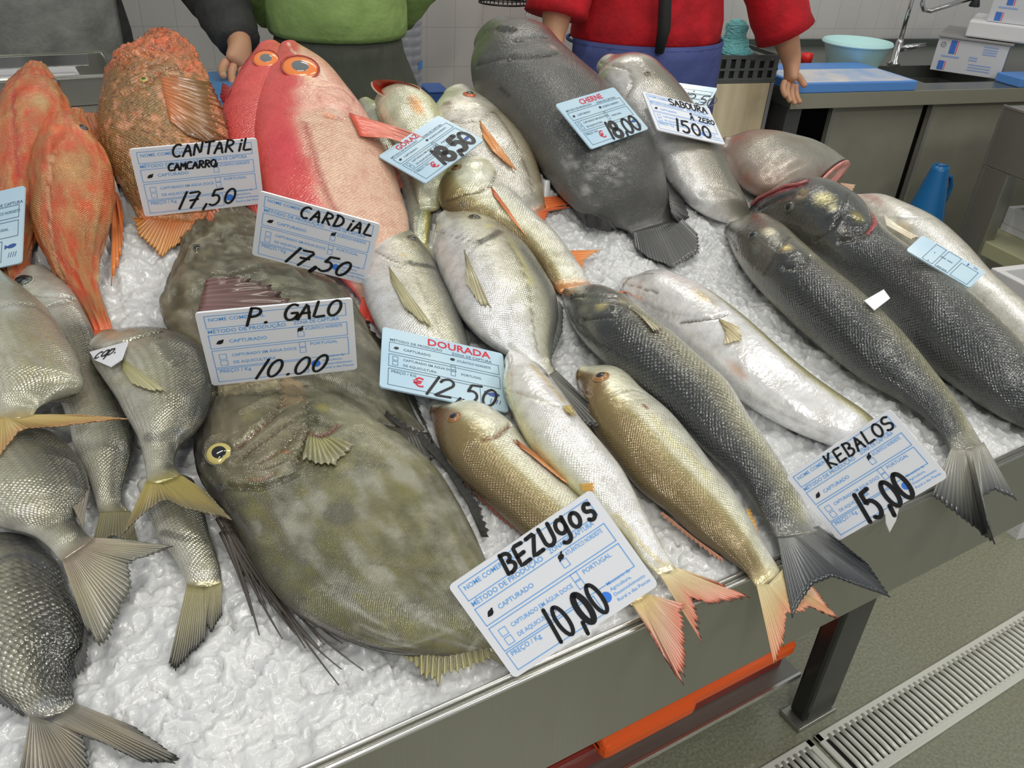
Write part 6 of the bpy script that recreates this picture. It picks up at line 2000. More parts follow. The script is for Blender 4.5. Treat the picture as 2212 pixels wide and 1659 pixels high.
def ribbon(pts, w, out, z=0.0):
    P = np.array(pts, float)
    if len(P) > 2:
        g = np.r_[0, np.cumsum(np.linalg.norm(np.diff(P, axis=0), axis=1) + 1e-9)]
        P = np.stack([np.interp(np.linspace(0, g[-1], len(P) * 3), g, P[:, i]) for i in (0, 1)], 1)
    T = np.gradient(P, axis=0)
    T /= np.linalg.norm(T, axis=1, keepdims=True) + 1e-12
    Nn = np.stack([-T[:, 1], T[:, 0]], 1)
    n0 = len(out[0])
    L, R = P + Nn * w / 2, P - Nn * w / 2
    for a, b in zip(L, R):
        out[0].append((a[0], a[1], z)); out[0].append((b[0], b[1], z))
    for i in range(len(P) - 1):
        out[1].append([n0 + 2 * i, n0 + 2 * i + 1, n0 + 2 * i + 3, n0 + 2 * i + 2])
    for c in (P[0], P[-1]):
        n1 = len(out[0])
        out[0].append((c[0], c[1], z))
        for k in range(10):
            out[0].append((c[0] + w / 2 * math.cos(k * math.pi / 5), c[1] + w / 2 * math.sin(k * math.pi / 5), z))
        for k in range(10):
            out[1].append([n1, n1 + 1 + k, n1 + 1 + (k + 1) % 10])


def hand(text, x, y, h, w, out, slant=0.0, sp=1.18, wid=1.0, z=0.0, fat=()):
    """felt pen writing"""
    cx_ = x
    for i, ch in enumerate(text):
        if ch != ' ':
            for st in GL[ch]:
                jit = 0.02 * math.sin(i * 2.3 + len(st))
                ribbon([(cx_ + (px_ * wid + py_ * slant) * h, y + (py_ + jit) * h) for px_, py_ in st], w * (1.5 if i in fat else 1.0), out, z)
        cx_ += NARROW.get(ch, 0.62) * h * sp * wid
    return cx_


FONTC = {}


def printed(text, x, y, h, out, bold=0.0, z=0.0, wx=1.0):
    key = (text, bold)
    if key not in FONTC:
        cu = bpy.data.curves.new('type', 'FONT')
        cu.body = text
        cu.size = 1.0
        cu.offset = bold
        cu.resolution_u = 2
        ob = bpy.data.objects.new('type', cu)
        COL.objects.link(ob)
        dg = bpy.context.evaluated_depsgraph_get()
        dg.update()
        me = ob.evaluated_get(dg).to_mesh()
        FONTC[key] = ([tuple(v.co[:2]) for v in me.vertices], [list(p.vertices) for p in me.polygons])
        ob.evaluated_get(dg).to_mesh_clear()
        bpy.data.objects.remove(ob)
        bpy.data.curves.remove(cu)
    V, Fs = FONTC[key]
    n = len(out[0])
    out[0].extend([(x + a * h * wx, y + b * h, z) for a, b in V])
    out[1].extend([[i + n for i in f] for f in Fs])


def frame(x0, y0, x1, y1, w, out, z=0.0):
    for p in ([(x0, y0), (x1, y0)], [(x1, y0), (x1, y1)], [(x1, y1), (x0, y1)], [(x0, y1), (x0, y0)]):
        ribbon(p, w, out, z)


def disc(x, y, r, out, z=0.0, ry=None, a=0.0):
    n = len(out[0])
    out[0].append((x, y, z))
    for k in range(20):
        u, v = r * math.cos(k * math.pi / 10), (ry or r) * math.sin(k * math.pi / 10)
        out[0].append((x + u * math.cos(a) - v * math.sin(a), y + u * math.sin(a) + v * math.cos(a), z))
    out[1].extend([[n, n + 1 + k, n + 1 + (k + 1) % 20] for k in range(20)])


def rod(w):
    t_ = np.linalg.norm(w)
    if t_ < 1e-9:
        return np.eye(3)
    k = w / t_
    K = np.array([[0, -k[2], k[1]], [k[2], 0, -k[0]], [-k[1], k[0], 0]])
    return np.eye(3) + math.sin(t_) * K + (1 - math.cos(t_)) * K @ K


def pose(px, Wd, Hd, nrm, wt=14.0):
    """where a rectangular card of this size stands, so that its corners are seen at px; nrm says which way it faces"""
    pts = np.array([(-Wd / 2, Hd / 2, 0), (Wd / 2, Hd / 2, 0), (Wd / 2, -Hd / 2, 0), (-Wd / 2, -Hd / 2, 0)])
    M = np.stack([RT, UP, -FW], 1)
    nr = norm(np.array(nrm, float))
    px = np.array(px, float)
    c = px.mean(0)
    z = FPX * Wd / np.linalg.norm(px[1] - px[0])
    n_c = M.T @ nr
    xd = px[1] - px[0]
    x_c = norm(np.array([xd[0], -xd[1], 0]))
    x_c = norm(x_c - n_c * (x_c @ n_c))
    Q = np.stack([x_c, np.cross(n_c, x_c), n_c], 1)
    a = math.acos(np.clip((np.trace(Q) - 1) / 2, -1, 1))
    w = np.array([Q[2, 1] - Q[1, 2], Q[0, 2] - Q[2, 0], Q[1, 0] - Q[0, 1]]) / (2 * math.sin(a) + 1e-9) * a
    p = np.r_[w, (c[0] - CX) / FPX * z, -(c[1] - CY) / FPX * z, -z]

    def res(p):
        Qm = rod(p[:3])
        v = pts @ Qm.T + p[3:]
        r = np.concatenate([CX + FPX * v[:, 0] / -v[:, 2] - px[:, 0], CY - FPX * v[:, 1] / -v[:, 2] - px[:, 1]])
        return np.r_[r, wt * (M @ Qm[:, 2] - nr)]
    lam, r = 1e-2, res(p)
    for _ in range(150):
        J = np.stack([(res(p + np.eye(6)[k] * 1e-6) - r) / 1e-6 for k in range(6)], 1)
        H_ = J.T @ J
        s_ = np.linalg.solve(H_ + lam * np.diag(np.diag(H_) + 1e-9), -J.T @ r)
        r2 = res(p + s_)
        if r2 @ r2 < r @ r:
            p, r, lam = p + s_, r2, lam * 0.5
        else:
            lam *= 3
    Rm = M @ rod(p[:3])
    T = CAM + M @ p[3:]
    return Rm, T


INK = mat('black_marker', (0.012, 0.012, 0.014), 0.35)
BLUEINK = mat('blue_form_print', tuple(A(84, 140, 222)), 0.5)
BLUEDOT = mat('blue_dot_print', tuple(A(50, 108, 214)), 0.5)
REDINK = mat('red_title_print', tuple(A(165, 30, 50)), 0.5)
NAVY = mat('navy_logo_print', tuple(A(48, 72, 128)), 0.5)
GREYINK = mat('dark_form_print', tuple(A(62, 84, 100)), 0.5)
WHITEC = mat('white_card_plastic', (0.87, 0.89, 0.95), 0.22, coat=0.3)
PALEC = mat('pale_blue_card_plastic', (0.58, 0.74, 0.83), 0.2, coat=0.4, noise=(9, (0.38, 0.60, 0.80), 0.9))
PRINT_SETS = {}


def price_card(label, px, nrm, name, price, white=True, Wd=0.150, asp=0.66, big=None, group=None, wt=14.0, second=None, small=True, round_=0.004, over=(), pw=1.0, nw=1.0, rest=None, stem=False):
    Hd = Wd * asp
    Rm, T = pose(px, Wd, Hd, nrm, wt)
    d = norm(T - CAM)
    # slide it along the line of sight until it rests in front of the fish it lies on
    gx_, gy_ = np.meshgrid(np.linspace(-0.5, 0.5, 11) * Wd, np.linspace(-0.5, 0.5, 8) * Hd)
    G = T + gx_.ravel()[:, None] * Rm[:, 0] + gy_.ravel()[:, None] * Rm[:, 1]
    gp_, gd_ = proj(G), (G - CAM) @ FW
    need = 1.0
    for f_ in FISHES:
        if any(k in f_.label for k in over):
            vis = f_.face
            vp, vd = f_.px[vis], (f_.V[vis] - CAM) @ FW
            for p_, d_ in zip(gp_, gd_):
                q_ = np.sum((vp - p_) ** 2, 1)
                i_ = np.argmin(q_)
                if q_[i_] < 120:
                    need = min(need, (vd[i_] - 0.0045) / d_)
    sc_ = need
    if rest:
        sc_ = min(sc_, float(np.min((CAM[2] - rest) / (CAM[2] - G[:, 2]))))
    T = CAM + (T - CAM) * sc_
    Wd, Hd = Wd * sc_, Hd * sc_
    M4 = np.eye(4)
    M4[:3, :3] = Rm
    M4[:3, 3] = T - Rm[:, 1] * Hd / 2
    o = thing('price_card', label, 'price card', M=Matrix(M4.tolist()), group=group)
    b = bmesh.new()
    vs = []
    for cx_, cy_, a0 in ((Wd / 2 - round_, Hd - round_, 0), (-Wd / 2 + round_, Hd - round_, 90), (-Wd / 2 + round_, round_, 180), (Wd / 2 - round_, round_, 270)):
        for k in range(5):
            a = math.radians(a0 + k * 22.5)
            vs.append(b.verts.new((cx_ + round_ * math.cos(a), cy_ + round_ * math.sin(a), 0)))
    fc_ = b.faces.new(vs)
    ex = bmesh.ops.extrude_face_region(b, geom=[fc_])
    bmesh.ops.translate(b, verts=[v for v in ex['geom'] if isinstance(v, bmesh.types.BMVert)], vec=(0, 0, -0.0022))
    bmesh.ops.recalc_face_normals(b, faces=b.faces)
    t = MB(); t.bm(b)
    t.build('board', WHITEC if white else PALEC, o)
    if stem:        # a wire pick holds it in the ice
        a_ = T - Rm[:, 1] * Hd * 0.3 - Rm[:, 2] * 0.004
        b_ = a_ + np.array([0.0, 0.01, 0.0])
        b_[2] = float(ice_z(min(b_[1], 0.74))) - 0.03
        t = MB(); t.tube([a_, (a_ + b_) / 2, b_], 0.0014, 6)
        t.build('wire_pick', CHROME, o, world=True, smooth=True)
    z = 0.0003

    def X(u):
        return (u - 0.5) * Wd

    def Y_(v):
        return v * Hd
    lw = 0.0007
    ink = BLUEINK if white else GREYINK

    def part(nm, out, m_):
        if out[0]:
            mobj(nm, out[0], out[1], m_, o, smooth=False, world=False)
    fr_ = ([], []); tx = ([], []); pen = ([], []); sec = ([], []); ck1 = ([], []); ck2 = ([], []); pr = ([], []); red = ([], []); nav = ([], [])
    if white:
        frame(X(0.05), Y_(0.79), X(0.95), Y_(0.95), lw, fr_, z)
        frame(X(0.05), Y_(0.52), X(0.95), Y_(0.70), lw, fr_, z)
        frame(X(0.05), Y_(0.25), X(0.95), Y_(0.49), lw, fr_, z)
        frame(X(0.05), Y_(0.05), X(0.66), Y_(0.23), lw, fr_, z)
        for yy in (0.40, 0.31):
            frame(X(0.09), Y_(yy - 0.035), X(0.135), Y_(yy + 0.035), lw * 0.8, fr_, z)
        for yy in (0.60, 0.455, 0.375):
            frame(X(0.62), Y_(yy - 0.035), X(0.66), Y_(yy + 0.035), lw * 0.8, fr_, z)
        if small:
            h = 0.062 * Hd
            printed('NOME COMERCIAL', X(0.07), Y_(0.88), h, tx, 0.01, z)
            printed('MÉTODO DE PRODUÇÃO', X(0.05), Y_(0.725), h * 1.05, tx, 0.012, z)
            printed('ZONA DE CAPTURA', X(0.60), Y_(0.735), h * 1.0, tx, 0.01, z, 0.8)
            printed('ATLÂNTICO NORDESTE', X(0.67), Y_(0.645), h * 0.9, tx, 0.01, z, 0.62)
            printed('CAPTURADO', X(0.17), Y_(0.58), h * 1.0, tx, 0.01, z)
            printed('CAPTURADO EM ÁGUA DOCE', X(0.17), Y_(0.39), h * 0.9, tx, 0.008, z, 0.85)
            printed('DE AQUICULTURA', X(0.17), Y_(0.29), h * 0.9, tx, 0.008, z, 0.9)
            printed('PORTUGAL', X(0.69), Y_(0.43), h * 0.9, tx, 0.008, z)
            printed('PREÇO / Kg', X(0.07), Y_(0.175), h * 1.0, tx, 0.01, z)
            for k, s_ in enumerate(('Ministério da', 'Agricultura,', 'Desenvolvimento', 'Rural e das Pescas')):
                printed(s_, X(0.76), Y_(0.235 - 0.055 * k), h * 0.72, tx, 0.006, z)
        disc(X(0.715), Y_(0.16), 0.033 * Wd, nav, z)
        disc(X(0.115), Y_(0.60), 0.022 * Wd, ck1, z * 1.4, 0.016 * Wd, 0.5)
        ribbon([(X(0.095), Y_(0.585)), (X(0.135), Y_(0.625))], 0.012 * Wd, ck1, z * 1.5)
        disc(X(0.64), Y_(0.665), 0.02 * Wd, ck2, z * 1.4, 0.016 * Wd, 0.2)
        ribbon([(X(0.622), Y_(0.64)), (X(0.658), Y_(0.70))], 0.010 * Wd, ck2, z * 1.5)
    else:
        frame(X(0.06), Y_(0.60), X(0.95), Y_(0.76), lw, fr_, z)
        frame(X(0.06), Y_(0.36), X(0.95), Y_(0.56), lw, fr_, z)
        frame(X(0.06), Y_(0.06), X(0.78), Y_(0.32), lw, fr_, z)
        for yy in (0.50, 0.42):
            frame(X(0.09), Y_(yy - 0.03), X(0.13), Y_(yy + 0.03), lw * 0.8, fr_, z)
        for yy in (0.55, 0.45):
            frame(X(0.55), Y_(yy - 0.035), X(0.585), Y_(yy + 0.035), lw * 0.8, fr_, z)
        if small:
            h = 0.055 * Hd
            printed('MÉTODO DE PRODUÇÃO', X(0.06), Y_(0.785), h, tx, 0.008, z)
            printed('CAPTURADO', X(0.17), Y_(0.655), h, tx, 0.008, z)
            printed('ZONA DE CAPTURA', X(0.56), Y_(0.775), h, tx, 0.008, z)
            printed('ATLÂNTICO NORDESTE', X(0.60), Y_(0.665), h * 0.95, tx, 0.008, z, 0.75)
            printed('CAPTURADO EM ÁGUA DOCE', X(0.17), Y_(0.485), h * 0.95, tx, 0.008, z, 0.9)
            printed('DE AQUICULTURA', X(0.17), Y_(0.395), h * 0.95, tx, 0.008, z, 0.9)
            printed('PORTUGAL', X(0.63), Y_(0.45), h * 0.9, tx, 0.008, z)
            printed('PREÇO / KG', X(0.08), Y_(0.26), h, tx, 0.008, z)
        if price:
            printed('€', X(0.25), Y_(0.12), 0.2 * Hd, red, 0.02, z)
        disc(X(0.115), Y_(0.675), 0.02 * Wd, ck1, z * 1.4, 0.014 * Wd, 0.3)
        disc(X(0.565), Y_(0.69), 0.02 * Wd, ck2, z * 1.4, 0.015 * Wd, 0.2)
        fx_, fy_ = X(0.89), Y_(0.24)       # little fish mark
        disc(fx_, fy_, 0.05 * Wd, nav, z, 0.022 * Wd, 0.12)
        n = len(nav[0])
        nav[0].extend([(fx_ - 0.035 * Wd, fy_, z), (fx_ - 0.078 * Wd, fy_ + 0.025 * Wd, z), (fx_ - 0.078 * Wd, fy_ - 0.028 * Wd, z)])
        nav[1].append([n, n + 1, n + 2])
        for k in range(4):
            ribbon([(X(0.855 + 0.025 * k), Y_(0.10)), (X(0.868 + 0.025 * k), Y_(0.16))], 0.006 * Wd, nav, z)
    if name:
        if white:
            hand(name[0], X(name[1]), Y_(name[2]), name[3] * Hd, name[4] * Wd, pen, name[5] if len(name) > 5 else 0.15, name[6] if len(name) > 6 else 1.18, nw, z * 1.8)
        else:
            printed(name[0], X(name[1]), Y_(name[2]), name[3] * Hd, red, 0.022, z, 1.0)
    if second:
        hand(second[0], X(second[1]), Y_(second[2]), second[3] * Hd, second[4] * Wd, sec, 0.2, z=z * 1.8)
    if price:
        hand(price[0], X(price[1]), Y_(price[2]), price[3] * Hd, price[4] * Wd, pr, price[5] if len(price) > 5 else 0.3, price[6] if len(price) > 6 else 1.2, pw, z * 1.9, fat=price[7] if len(price) > 7 else ())
    part('form_lines', fr_, ink)
    part('form_text', tx, ink)
    part('logo', nav, BLUEDOT if white else NAVY)
    part('title', red, REDINK)
    part('handwriting', pen, INK)
    part('handwriting', sec, INK)
    part('check_mark', ck1, INK)
    part('check_mark', ck2, INK)
    part('price', pr, INK)
    return o


price_card('white price card handwritten CANTARIL 17,50 in front of the spotted rockfish', [(280, 325), (553, 298), (573, 440), (310, 467)], (-0.12, -0.93, 0.25),
           ('CANTARiL', 0.31, 0.845, 0.17, 0.018, 0.25, 1.2), ('17,50', 0.26, 0.07, 0.24, 0.020, 0.35, 1.25), second=('CAMCARRO', 0.26, 0.655, 0.10, 0.016), over=('rockfish', 'large red', 'rear John', 'rear red'))
price_card('white price card handwritten CARDIAL 17,50 below the large red alfonsino', [(560, 408), (822, 490), (790, 610), (545, 555)], (-0.45, -0.85, 0.2),
           ('CARDiAL', 0.34, 0.79, 0.175, 0.02, 0.22, 1.3), ('17,50', 0.26, 0.04, 0.27, 0.024, 0.4, 1.25, (2,)), over=('large red', 'rear John'))
price_card('white price card handwritten P. GALO 10.00 above the ringed-eye John Dory', [(425, 683), (757, 640), (778, 802), (452, 828)], (-0.25, -0.92, 0.28),
           ('P. GALO', 0.30, 0.80, 0.20, 0.02, 0.3, 1.15), ('10.00', 0.27, 0.04, 0.25, 0.02, 0.45, 1.2), over=('rear John',))
price_card('largest looking white price card, BEZUGOS 10,00, leaning on the rim', [(968, 1265), (1275, 1060), (1425, 1262), (1110, 1467)], (-0.55, -0.71, 0.44),
           ('BEZUgos', 0.33, 0.79, 0.175, 0.024, 0.12, 1.28), ('10,00', 0.33, 0.05, 0.31, 0.024, 0.0, 1.2, (3,)), wt=6, rest=0.852, pw=0.62, over=('brown backed', 'large round'))
price_card('white price card handwritten KEBALOS 15,00 tucked behind the scaly bass tail', [(1697, 1028), (1917, 885), (2053, 1032), (1812, 1167)], (-0.72, -0.5, 0.42),
           ('KEBALOS', 0.34, 0.79, 0.165, 0.018, 0.1, 1.32), ('15,00', 0.28, 0.01, 0.36, 0.036, 0.05, 1.1), wt=40, rest=0.852, pw=0.7, over=('white bellied',))
price_card('light blue price card titled DOURADA 12,50 between the gilt-heads and the front bream', [(828, 700), (1085, 770), (1100, 885), (818, 840)], (0.05, -0.5, 0.86),
           ('DOURADA', 0.36, 0.85, 0.16, 0), ('12,50', 0.32, 0.03, 0.30, 0.022, 0.3, 1.15), white=False, over=('left silver', 'bright silver', 'rear John'))
price_card('light blue price card titled CHERNE 18,00 lying on the dark grouper', [(1200, 225), (1325, 188), (1402, 278), (1277, 322)], (0.0, -0.55, 0.83),
           ('CHERNE', 0.34, 0.85, 0.15, 0), ('18,00', 0.36, 0.04, 0.33, 0.034, 0.1, 1.0, (1,)), white=False, Wd=0.142, over=('dark grey grouper', 'long pale grey'))
price_card('white price card handwritten SABOURA 15,00 lying on the long pale fish', [(1387, 197), (1530, 232), (1567, 313), (1420, 280)], (0.05, -0.52, 0.85),
           ('SABOURA', 0.36, 0.80, 0.17, 0.02, 0.1, 1.2), ('1500', 0.28, 0.10, 0.32, 0.032, 0.1, 1.2), second=('A ZERO', 0.6, 0.5, 0.13, 0.016), Wd=0.145, over=('long pale grey', 'pinkish grey'))
price_card('pale blue price card titled ORAZ 18,50 partly under the red pectoral fin', [(818, 338), (945, 248), (1047, 303), (918, 395)], (-0.15, -0.45, 0.88),
           ('GORAZ', 0.22, 0.85, 0.15, 0), ('18,50', 0.34, 0.08, 0.36, 0.045, 0.1, 1.0, (1, 3)), white=False, Wd=0.140, over=('gaping', 'glimpsed', 'bronze', 'slim pale'))
price_card('small blue price card standing behind the long pale fish, ending in 50', [(1453, 178), (1552, 188), (1524, 232), (1425, 222)], (-0.1, -0.5, 0.85),
           None, ('12,50', 0.34, 0.10, 0.46, 0.03, 0.1, 1.0), white=False, Wd=0.090, wt=30, small=False, stem=True)
price_card('blue tinted price card cut by the left edge, standing among the gurnards', [(-140, 445), (57, 400), (42, 566), (-150, 612)], (-0.3, -0.85, 0.42),
           None, None, white=False, Wd=0.15, asp=0.85, wt=25, over=('rearmost of its heap', 'cut off by', 'front orange'))
price_card('small glossy blue price card lying across the backs of the two rear bass', [(1954, 537), (1996, 511), (2126, 585), (2098, 624)], (-0.35, -0.35, 0.87),
           None, None, white=False, Wd=0.052, asp=2.1, wt=20, small=False, over=('rearmost on the right', 'biggest dark'))


def slip(name, label, cat, poly, h, text=None, m_=None):
    if isinstance(h, str):
        f_ = [q_ for q_ in FISHES if h in q_.label][0]
        P = f_.surf(poly, 0.0)
        c = P.mean(0)
        n = np.mean([f_.at(p)[1] for p in poly], 0)
        u, sv, vt = np.linalg.svd(P - c)
        pl = vt[2] * np.sign(vt[2] @ (CAM - c))
        P = np.array([CAM + rays(p) * ((c + pl * 0.006 - CAM) @ pl) / (rays(p) @ pl) for p in poly])
    else:
        P = P_ice(np.array(poly, float), h)
    c = P.mean(0)
    n = norm(np.cross(P[1] - P[0], P[2] - P[0]))
    if n @ (CAM - c) < 0:
        n = -n
    k = len(P)
    o = thing(name, label, cat, c)
    V = np.concatenate([P, P - n * 0.0012])
    mobj('sheet', V, [list(range(k)), list(range(k, 2 * k))[::-1]] + [[i, (i + 1) % k, k + (i + 1) % k, k + i] for i in range(k)], m_ or WHITEC, o, smooth=False)
    if text:
        x = norm(P[1] - P[0])
        y = np.cross(n, x)
        out = ([], [])
        w = np.linalg.norm(P[1] - P[0])
        hand(text, w * 0.30, 0, w * 0.24, w * 0.036, out, 0.2, 1.1)
        V = np.array([P[0] + x * a + y * (b - w * 0.30) + n * 0.0006 for a, b, _ in out[0]])
        mobj('handwriting', V, out[1], INK, o, smooth=False)
    return o


slip('paper_tag', 'small white tag handwritten cap. on the striped bream by the John Dory', 'tag', [(193, 760), (276, 737), (262, 776), (238, 792), (205, 778)], 'handwritten tag', 'cap.')
slip('paper_tag', 'blank white slip stuck between the two dark bass', 'tag', [(1867, 649), (1909, 625), (1923, 644), (1889, 670)], 'dark backed bass')
slip('plastic_shred', 'torn clear plastic shred hanging on the rim below the lowest handwritten card', 'plastic scrap', [(1912, 1102), (1942, 1098), (1936, 1124), (1922, 1150), (1914, 1130)], 0.012, None,
     mat('milky_plastic', (0.6, 0.6, 0.6), 0.3, alpha=0.7))

# ------------------------------------------------------------------ the sellers
SKIN = mat('skin', tuple(A(160, 122, 94)), 0.5, sss=0.15, noise=(30, tuple(A(170, 120, 100)), 0.5))


def skinned(name, V, E, R, m_, parent, sub=2, roots=(0,)):
    me = bpy.data.meshes.new(name)
    me.from_pydata([list(map(float, v)) for v in V], E, [])
    o = bpy.data.objects.new(name, me)
    COL.objects.link(o)
    md = o.modifiers.new('skin', 'SKIN')
    md.use_smooth_shade = True
    sd_ = me.skin_vertices[0].data
    for i, r in enumerate(R):
        sd_[i].radius = (r, r) if np.isscalar(r) else r
        sd_[i].use_root = i in roots
    s = o.modifiers.new('smooth', 'SUBSURF')
    s.levels = s.render_levels = sub
    me.materials.append(m_)
    o.parent = parent
    ROOTM[o] = ROOTM[parent]
    return o


def person(label, X0, Y0, face, shirt_m, trouser_m, apron, arms, girth=0.165, waist=1.0, hair=(40, 34, 30), sleeve=1.0, hem=None, shirt_over=0.0, strap=False):
    """arms: for each side (shoulder, elbow, wrist, finger tip) in the person's own coordinates, y forward"""
    o = thing('person', label, 'person', (X0, Y0, 0), face)
    V, E, R = [], [], []

    def v(p, r, link=None):
        V.append(p); R.append(r)
        if link is not None:
            E.append((link, len(V) - 1))
        return len(V) - 1
    pel = v((0, 0, waist - 0.10), (girth * 0.85, girth * 0.6))
    sp = v((0, 0, waist + 0.06), (girth * 0.8, girth * 0.58), pel)
    ch = v((0, 0, waist + 0.27), (girth * 0.95, girth * 0.66), sp)
    nb = v((0, 0, waist + 0.43), 0.06, ch)
    nk = v((0, 0.01, waist + 0.50), 0.052, nb)
    h1 = v((0, 0.025, waist + 0.58), (0.072, 0.085), nk)
    h2 = v((0, 0.02, waist + 0.67), (0.078, 0.095), h1)
    v((0, 0.01, waist + 0.73), (0.055, 0.07), h2)
    for s_ in (-1, 1):
        hp = v((s_ * 0.085, 0, waist - 0.16), 0.078, pel)
        kn = v((s_ * 0.09, 0.01, waist * 0.5), 0.055, hp)
        an = v((s_ * 0.09, -0.01, 0.09), 0.038, kn)
        v((s_ * 0.095, 0.12, 0.04), 0.034, an)
    roots = [0]
    for side, (sh, el, wr, tip) in arms.items():
        sh, el, wr, tip = (np.array(q_, float) for q_ in (sh, el, wr, tip))
        a = v(sh, 0.055, ch)
        b = v((sh + el) / 2, 0.05, a)
        c = v(el, 0.042, b)
        d = v((el * 0.4 + wr * 0.6), 0.036, c)
        e = v(wr, 0.026, d)
        fw = norm(tip - wr)
        L_ = np.linalg.norm(tip - wr)
        pal = v(wr + fw * L_ * 0.28, (0.034, 0.019), e)
        v(wr + fw * L_ * 0.48, (0.038, 0.016), pal)
        lat = norm(np.cross(fw, np.array([0.3 * side, 0.9, 0.2])))
        pn = norm(np.cross(lat, fw))
        for k, (off, ln) in enumerate(((-0.029, 0.88), (-0.010, 1.0), (0.010, 0.95), (0.028, 0.80))):
            s0 = wr + fw * L_ * 0.42 + lat * off * 0.9
            r0 = v(s0, 0.010)
            roots.append(r0)
            k1 = v(s0 + fw * L_ * 0.24 * ln + lat * off * 0.25, 0.0092, r0)
            k2 = v(s0 + fw * L_ * 0.42 * ln + pn * 0.008 + lat * off * 0.3, 0.0086, k1)
            v(s0 + fw * L_ * 0.56 * ln + pn * 0.020 + lat * off * 0.3, 0.0078, k2)
        t0 = wr + fw * L_ * 0.20 - lat * 0.024
        r0 = v(t0, 0.0115)
        roots.append(r0)
        k1 = v(t0 + fw * L_ * 0.14 - lat * 0.020 + pn * 0.008, 0.0105, r0)
        v(t0 + fw * L_ * 0.30 - lat * 0.026 + pn * 0.020, 0.009, k1)
    skinned('body', V, E, R, SKIN, o, 2, roots)
    # hair cap and face
    t = MB()
    t.lathe([(0.0, 0.098), (0.05, 0.088), (0.082, 0.055), (0.092, 0.01), (0.088, -0.04)], c=(0, -0.006, waist + 0.67), k=24, sx=0.92, sy=1.05)
    t.build('hair', mat('hair_%d' % hair[0], tuple(A(*hair)), 0.6), o, smooth=True)
    for s_ in (-1, 1):
        t = MB(); t.lathe([(0, 0.010), (0.008, 0.006), (0.010, 0), (0.008, -0.006), (0, -0.010)], c=(s_ * 0.030, 0.098, waist + 0.645), k=12)
        t.build('eye', mat('eye_dark', (0.05, 0.04, 0.035), 0.2), o, smooth=True)
        t = MB(); t.lathe([(0, 0.028), (0.010, 0.018), (0.012, 0), (0.008, -0.02), (0, -0.028)], c=(s_ * 0.082, 0.01, waist + 0.625), k=12, sx=0.6)
        t.build('ear', SKIN, o, smooth=True)
    t = MB(); t.tube([(0, 0.104, waist + 0.65), (0, 0.122, waist + 0.612), (0, 0.104, waist + 0.604)], [0.006, 0.012, 0.008], 10)
    t.build('nose', SKIN, o, smooth=True)
    t = MB(); t.tube([(-0.022, 0.094, waist + 0.575), (0, 0.104, waist + 0.572), (0.022, 0.094, waist + 0.575)], [0.003, 0.006, 0.003], 8)
    t.build('mouth', mat('lips', tuple(A(150, 90, 84)), 0.4), o, smooth=True)
    # trousers or skirt
    hm = hem if hem is not None else 0.06
    t = MB()
    if hem is None:
        for s_ in (-1, 1):
            t.loft([((s_ * 0.085, 0, hm), 0.066, 0.075), ((s_ * 0.09, 0, waist * 0.5), 0.082, 0.09), ((s_ * 0.082, 0, waist - 0.14), 0.105, 0.118), ((s_ * 0.05, 0, waist - 0.02), 0.112, 0.115)])
        t.loft([((0, 0, waist - 0.20), girth * 1.08, 0.128), ((0, 0, waist - 0.08), girth * 1.12, 0.135), ((0, 0, waist + 0.03), girth * 1.0, 0.122)])
    else:
        secs = []
        for q_ in np.linspace(0, 1, 14):
            zz = hm + (waist + 0.02 - hm) * q_
            secs.append(((0, 0, zz), girth * (1.52 - 0.50 * smooth(0.72, 1.0, q_)), 0.135 + 0.03 * (1 - q_)))
        t.loft(secs, k=40)
    t.build('trousers' if hem is None else 'skirt', trouser_m, o, smooth=True)
    # shirt with sleeves
    t = MB()
    wob = lambda q_: 1 + 0.02 * math.sin(q_ * 40)
    t.loft([((0, 0, waist - shirt_over), girth * 1.13, 0.142), ((0, 0, waist + 0.012), girth * 1.17, 0.150), ((0, 0.004, waist + 0.06), girth * 1.16, 0.15), ((0, 0, waist + 0.14), girth * 1.08, 0.142),
            ((0, 0, waist + 0.26), girth * 1.28, 0.146), ((0, 0, waist + 0.36), girth * 1.26, 0.125), ((0, 0, waist + 0.41), girth * 0.95, 0.10), ((0, 0, waist + 0.44), girth * 0.55, 0.085), ((0, 0, waist + 0.47), 0.07, 0.07)], k=36)
    for side, (sh, el, wr, tip) in arms.items():
        sh, el, wr = (np.array(q_, float) for q_ in (sh, el, wr))
        path = [sh + np.array([-0.10 * side, 0, 0.01]), sh, (sh + el) / 2, el]
        rad = [0.075, 0.078, 0.074, 0.066]
        if sleeve >= 1:
            path += [(el * 0.5 + wr * 0.5), wr - norm(wr - el) * 0.01]
            rad += [0.058, 0.046]
        elif sleeve < 0.9:
            path[-1] = sh + (el - sh) * 1.08
            rad[-1] = 0.082
        t.tube(spline(np.arange(len(path)), np.array(path), np.linspace(0, len(path) - 1, 22)), np.interp(np.linspace(0, len(path) - 1, 22), np.arange(len(path)), rad) * (1 + 0.03 * np.sin(np.arange(22) * 2.1)), 18)
    t.build('shirt', shirt_m, o, smooth=True)
    if strap:
        t = MB(); t.tube([(0.045, 0.165, waist + 0.0), (0.05, 0.182, waist + 0.06), (0.055, 0.168, waist + 0.16), (0.06, 0.166, waist + 0.28)], [0.012, 0.017, 0.016, 0.014], 8)
        t.build('apron_strap', mat('black_band', (0.02, 0.02, 0.02), 0.7), o, smooth=True)
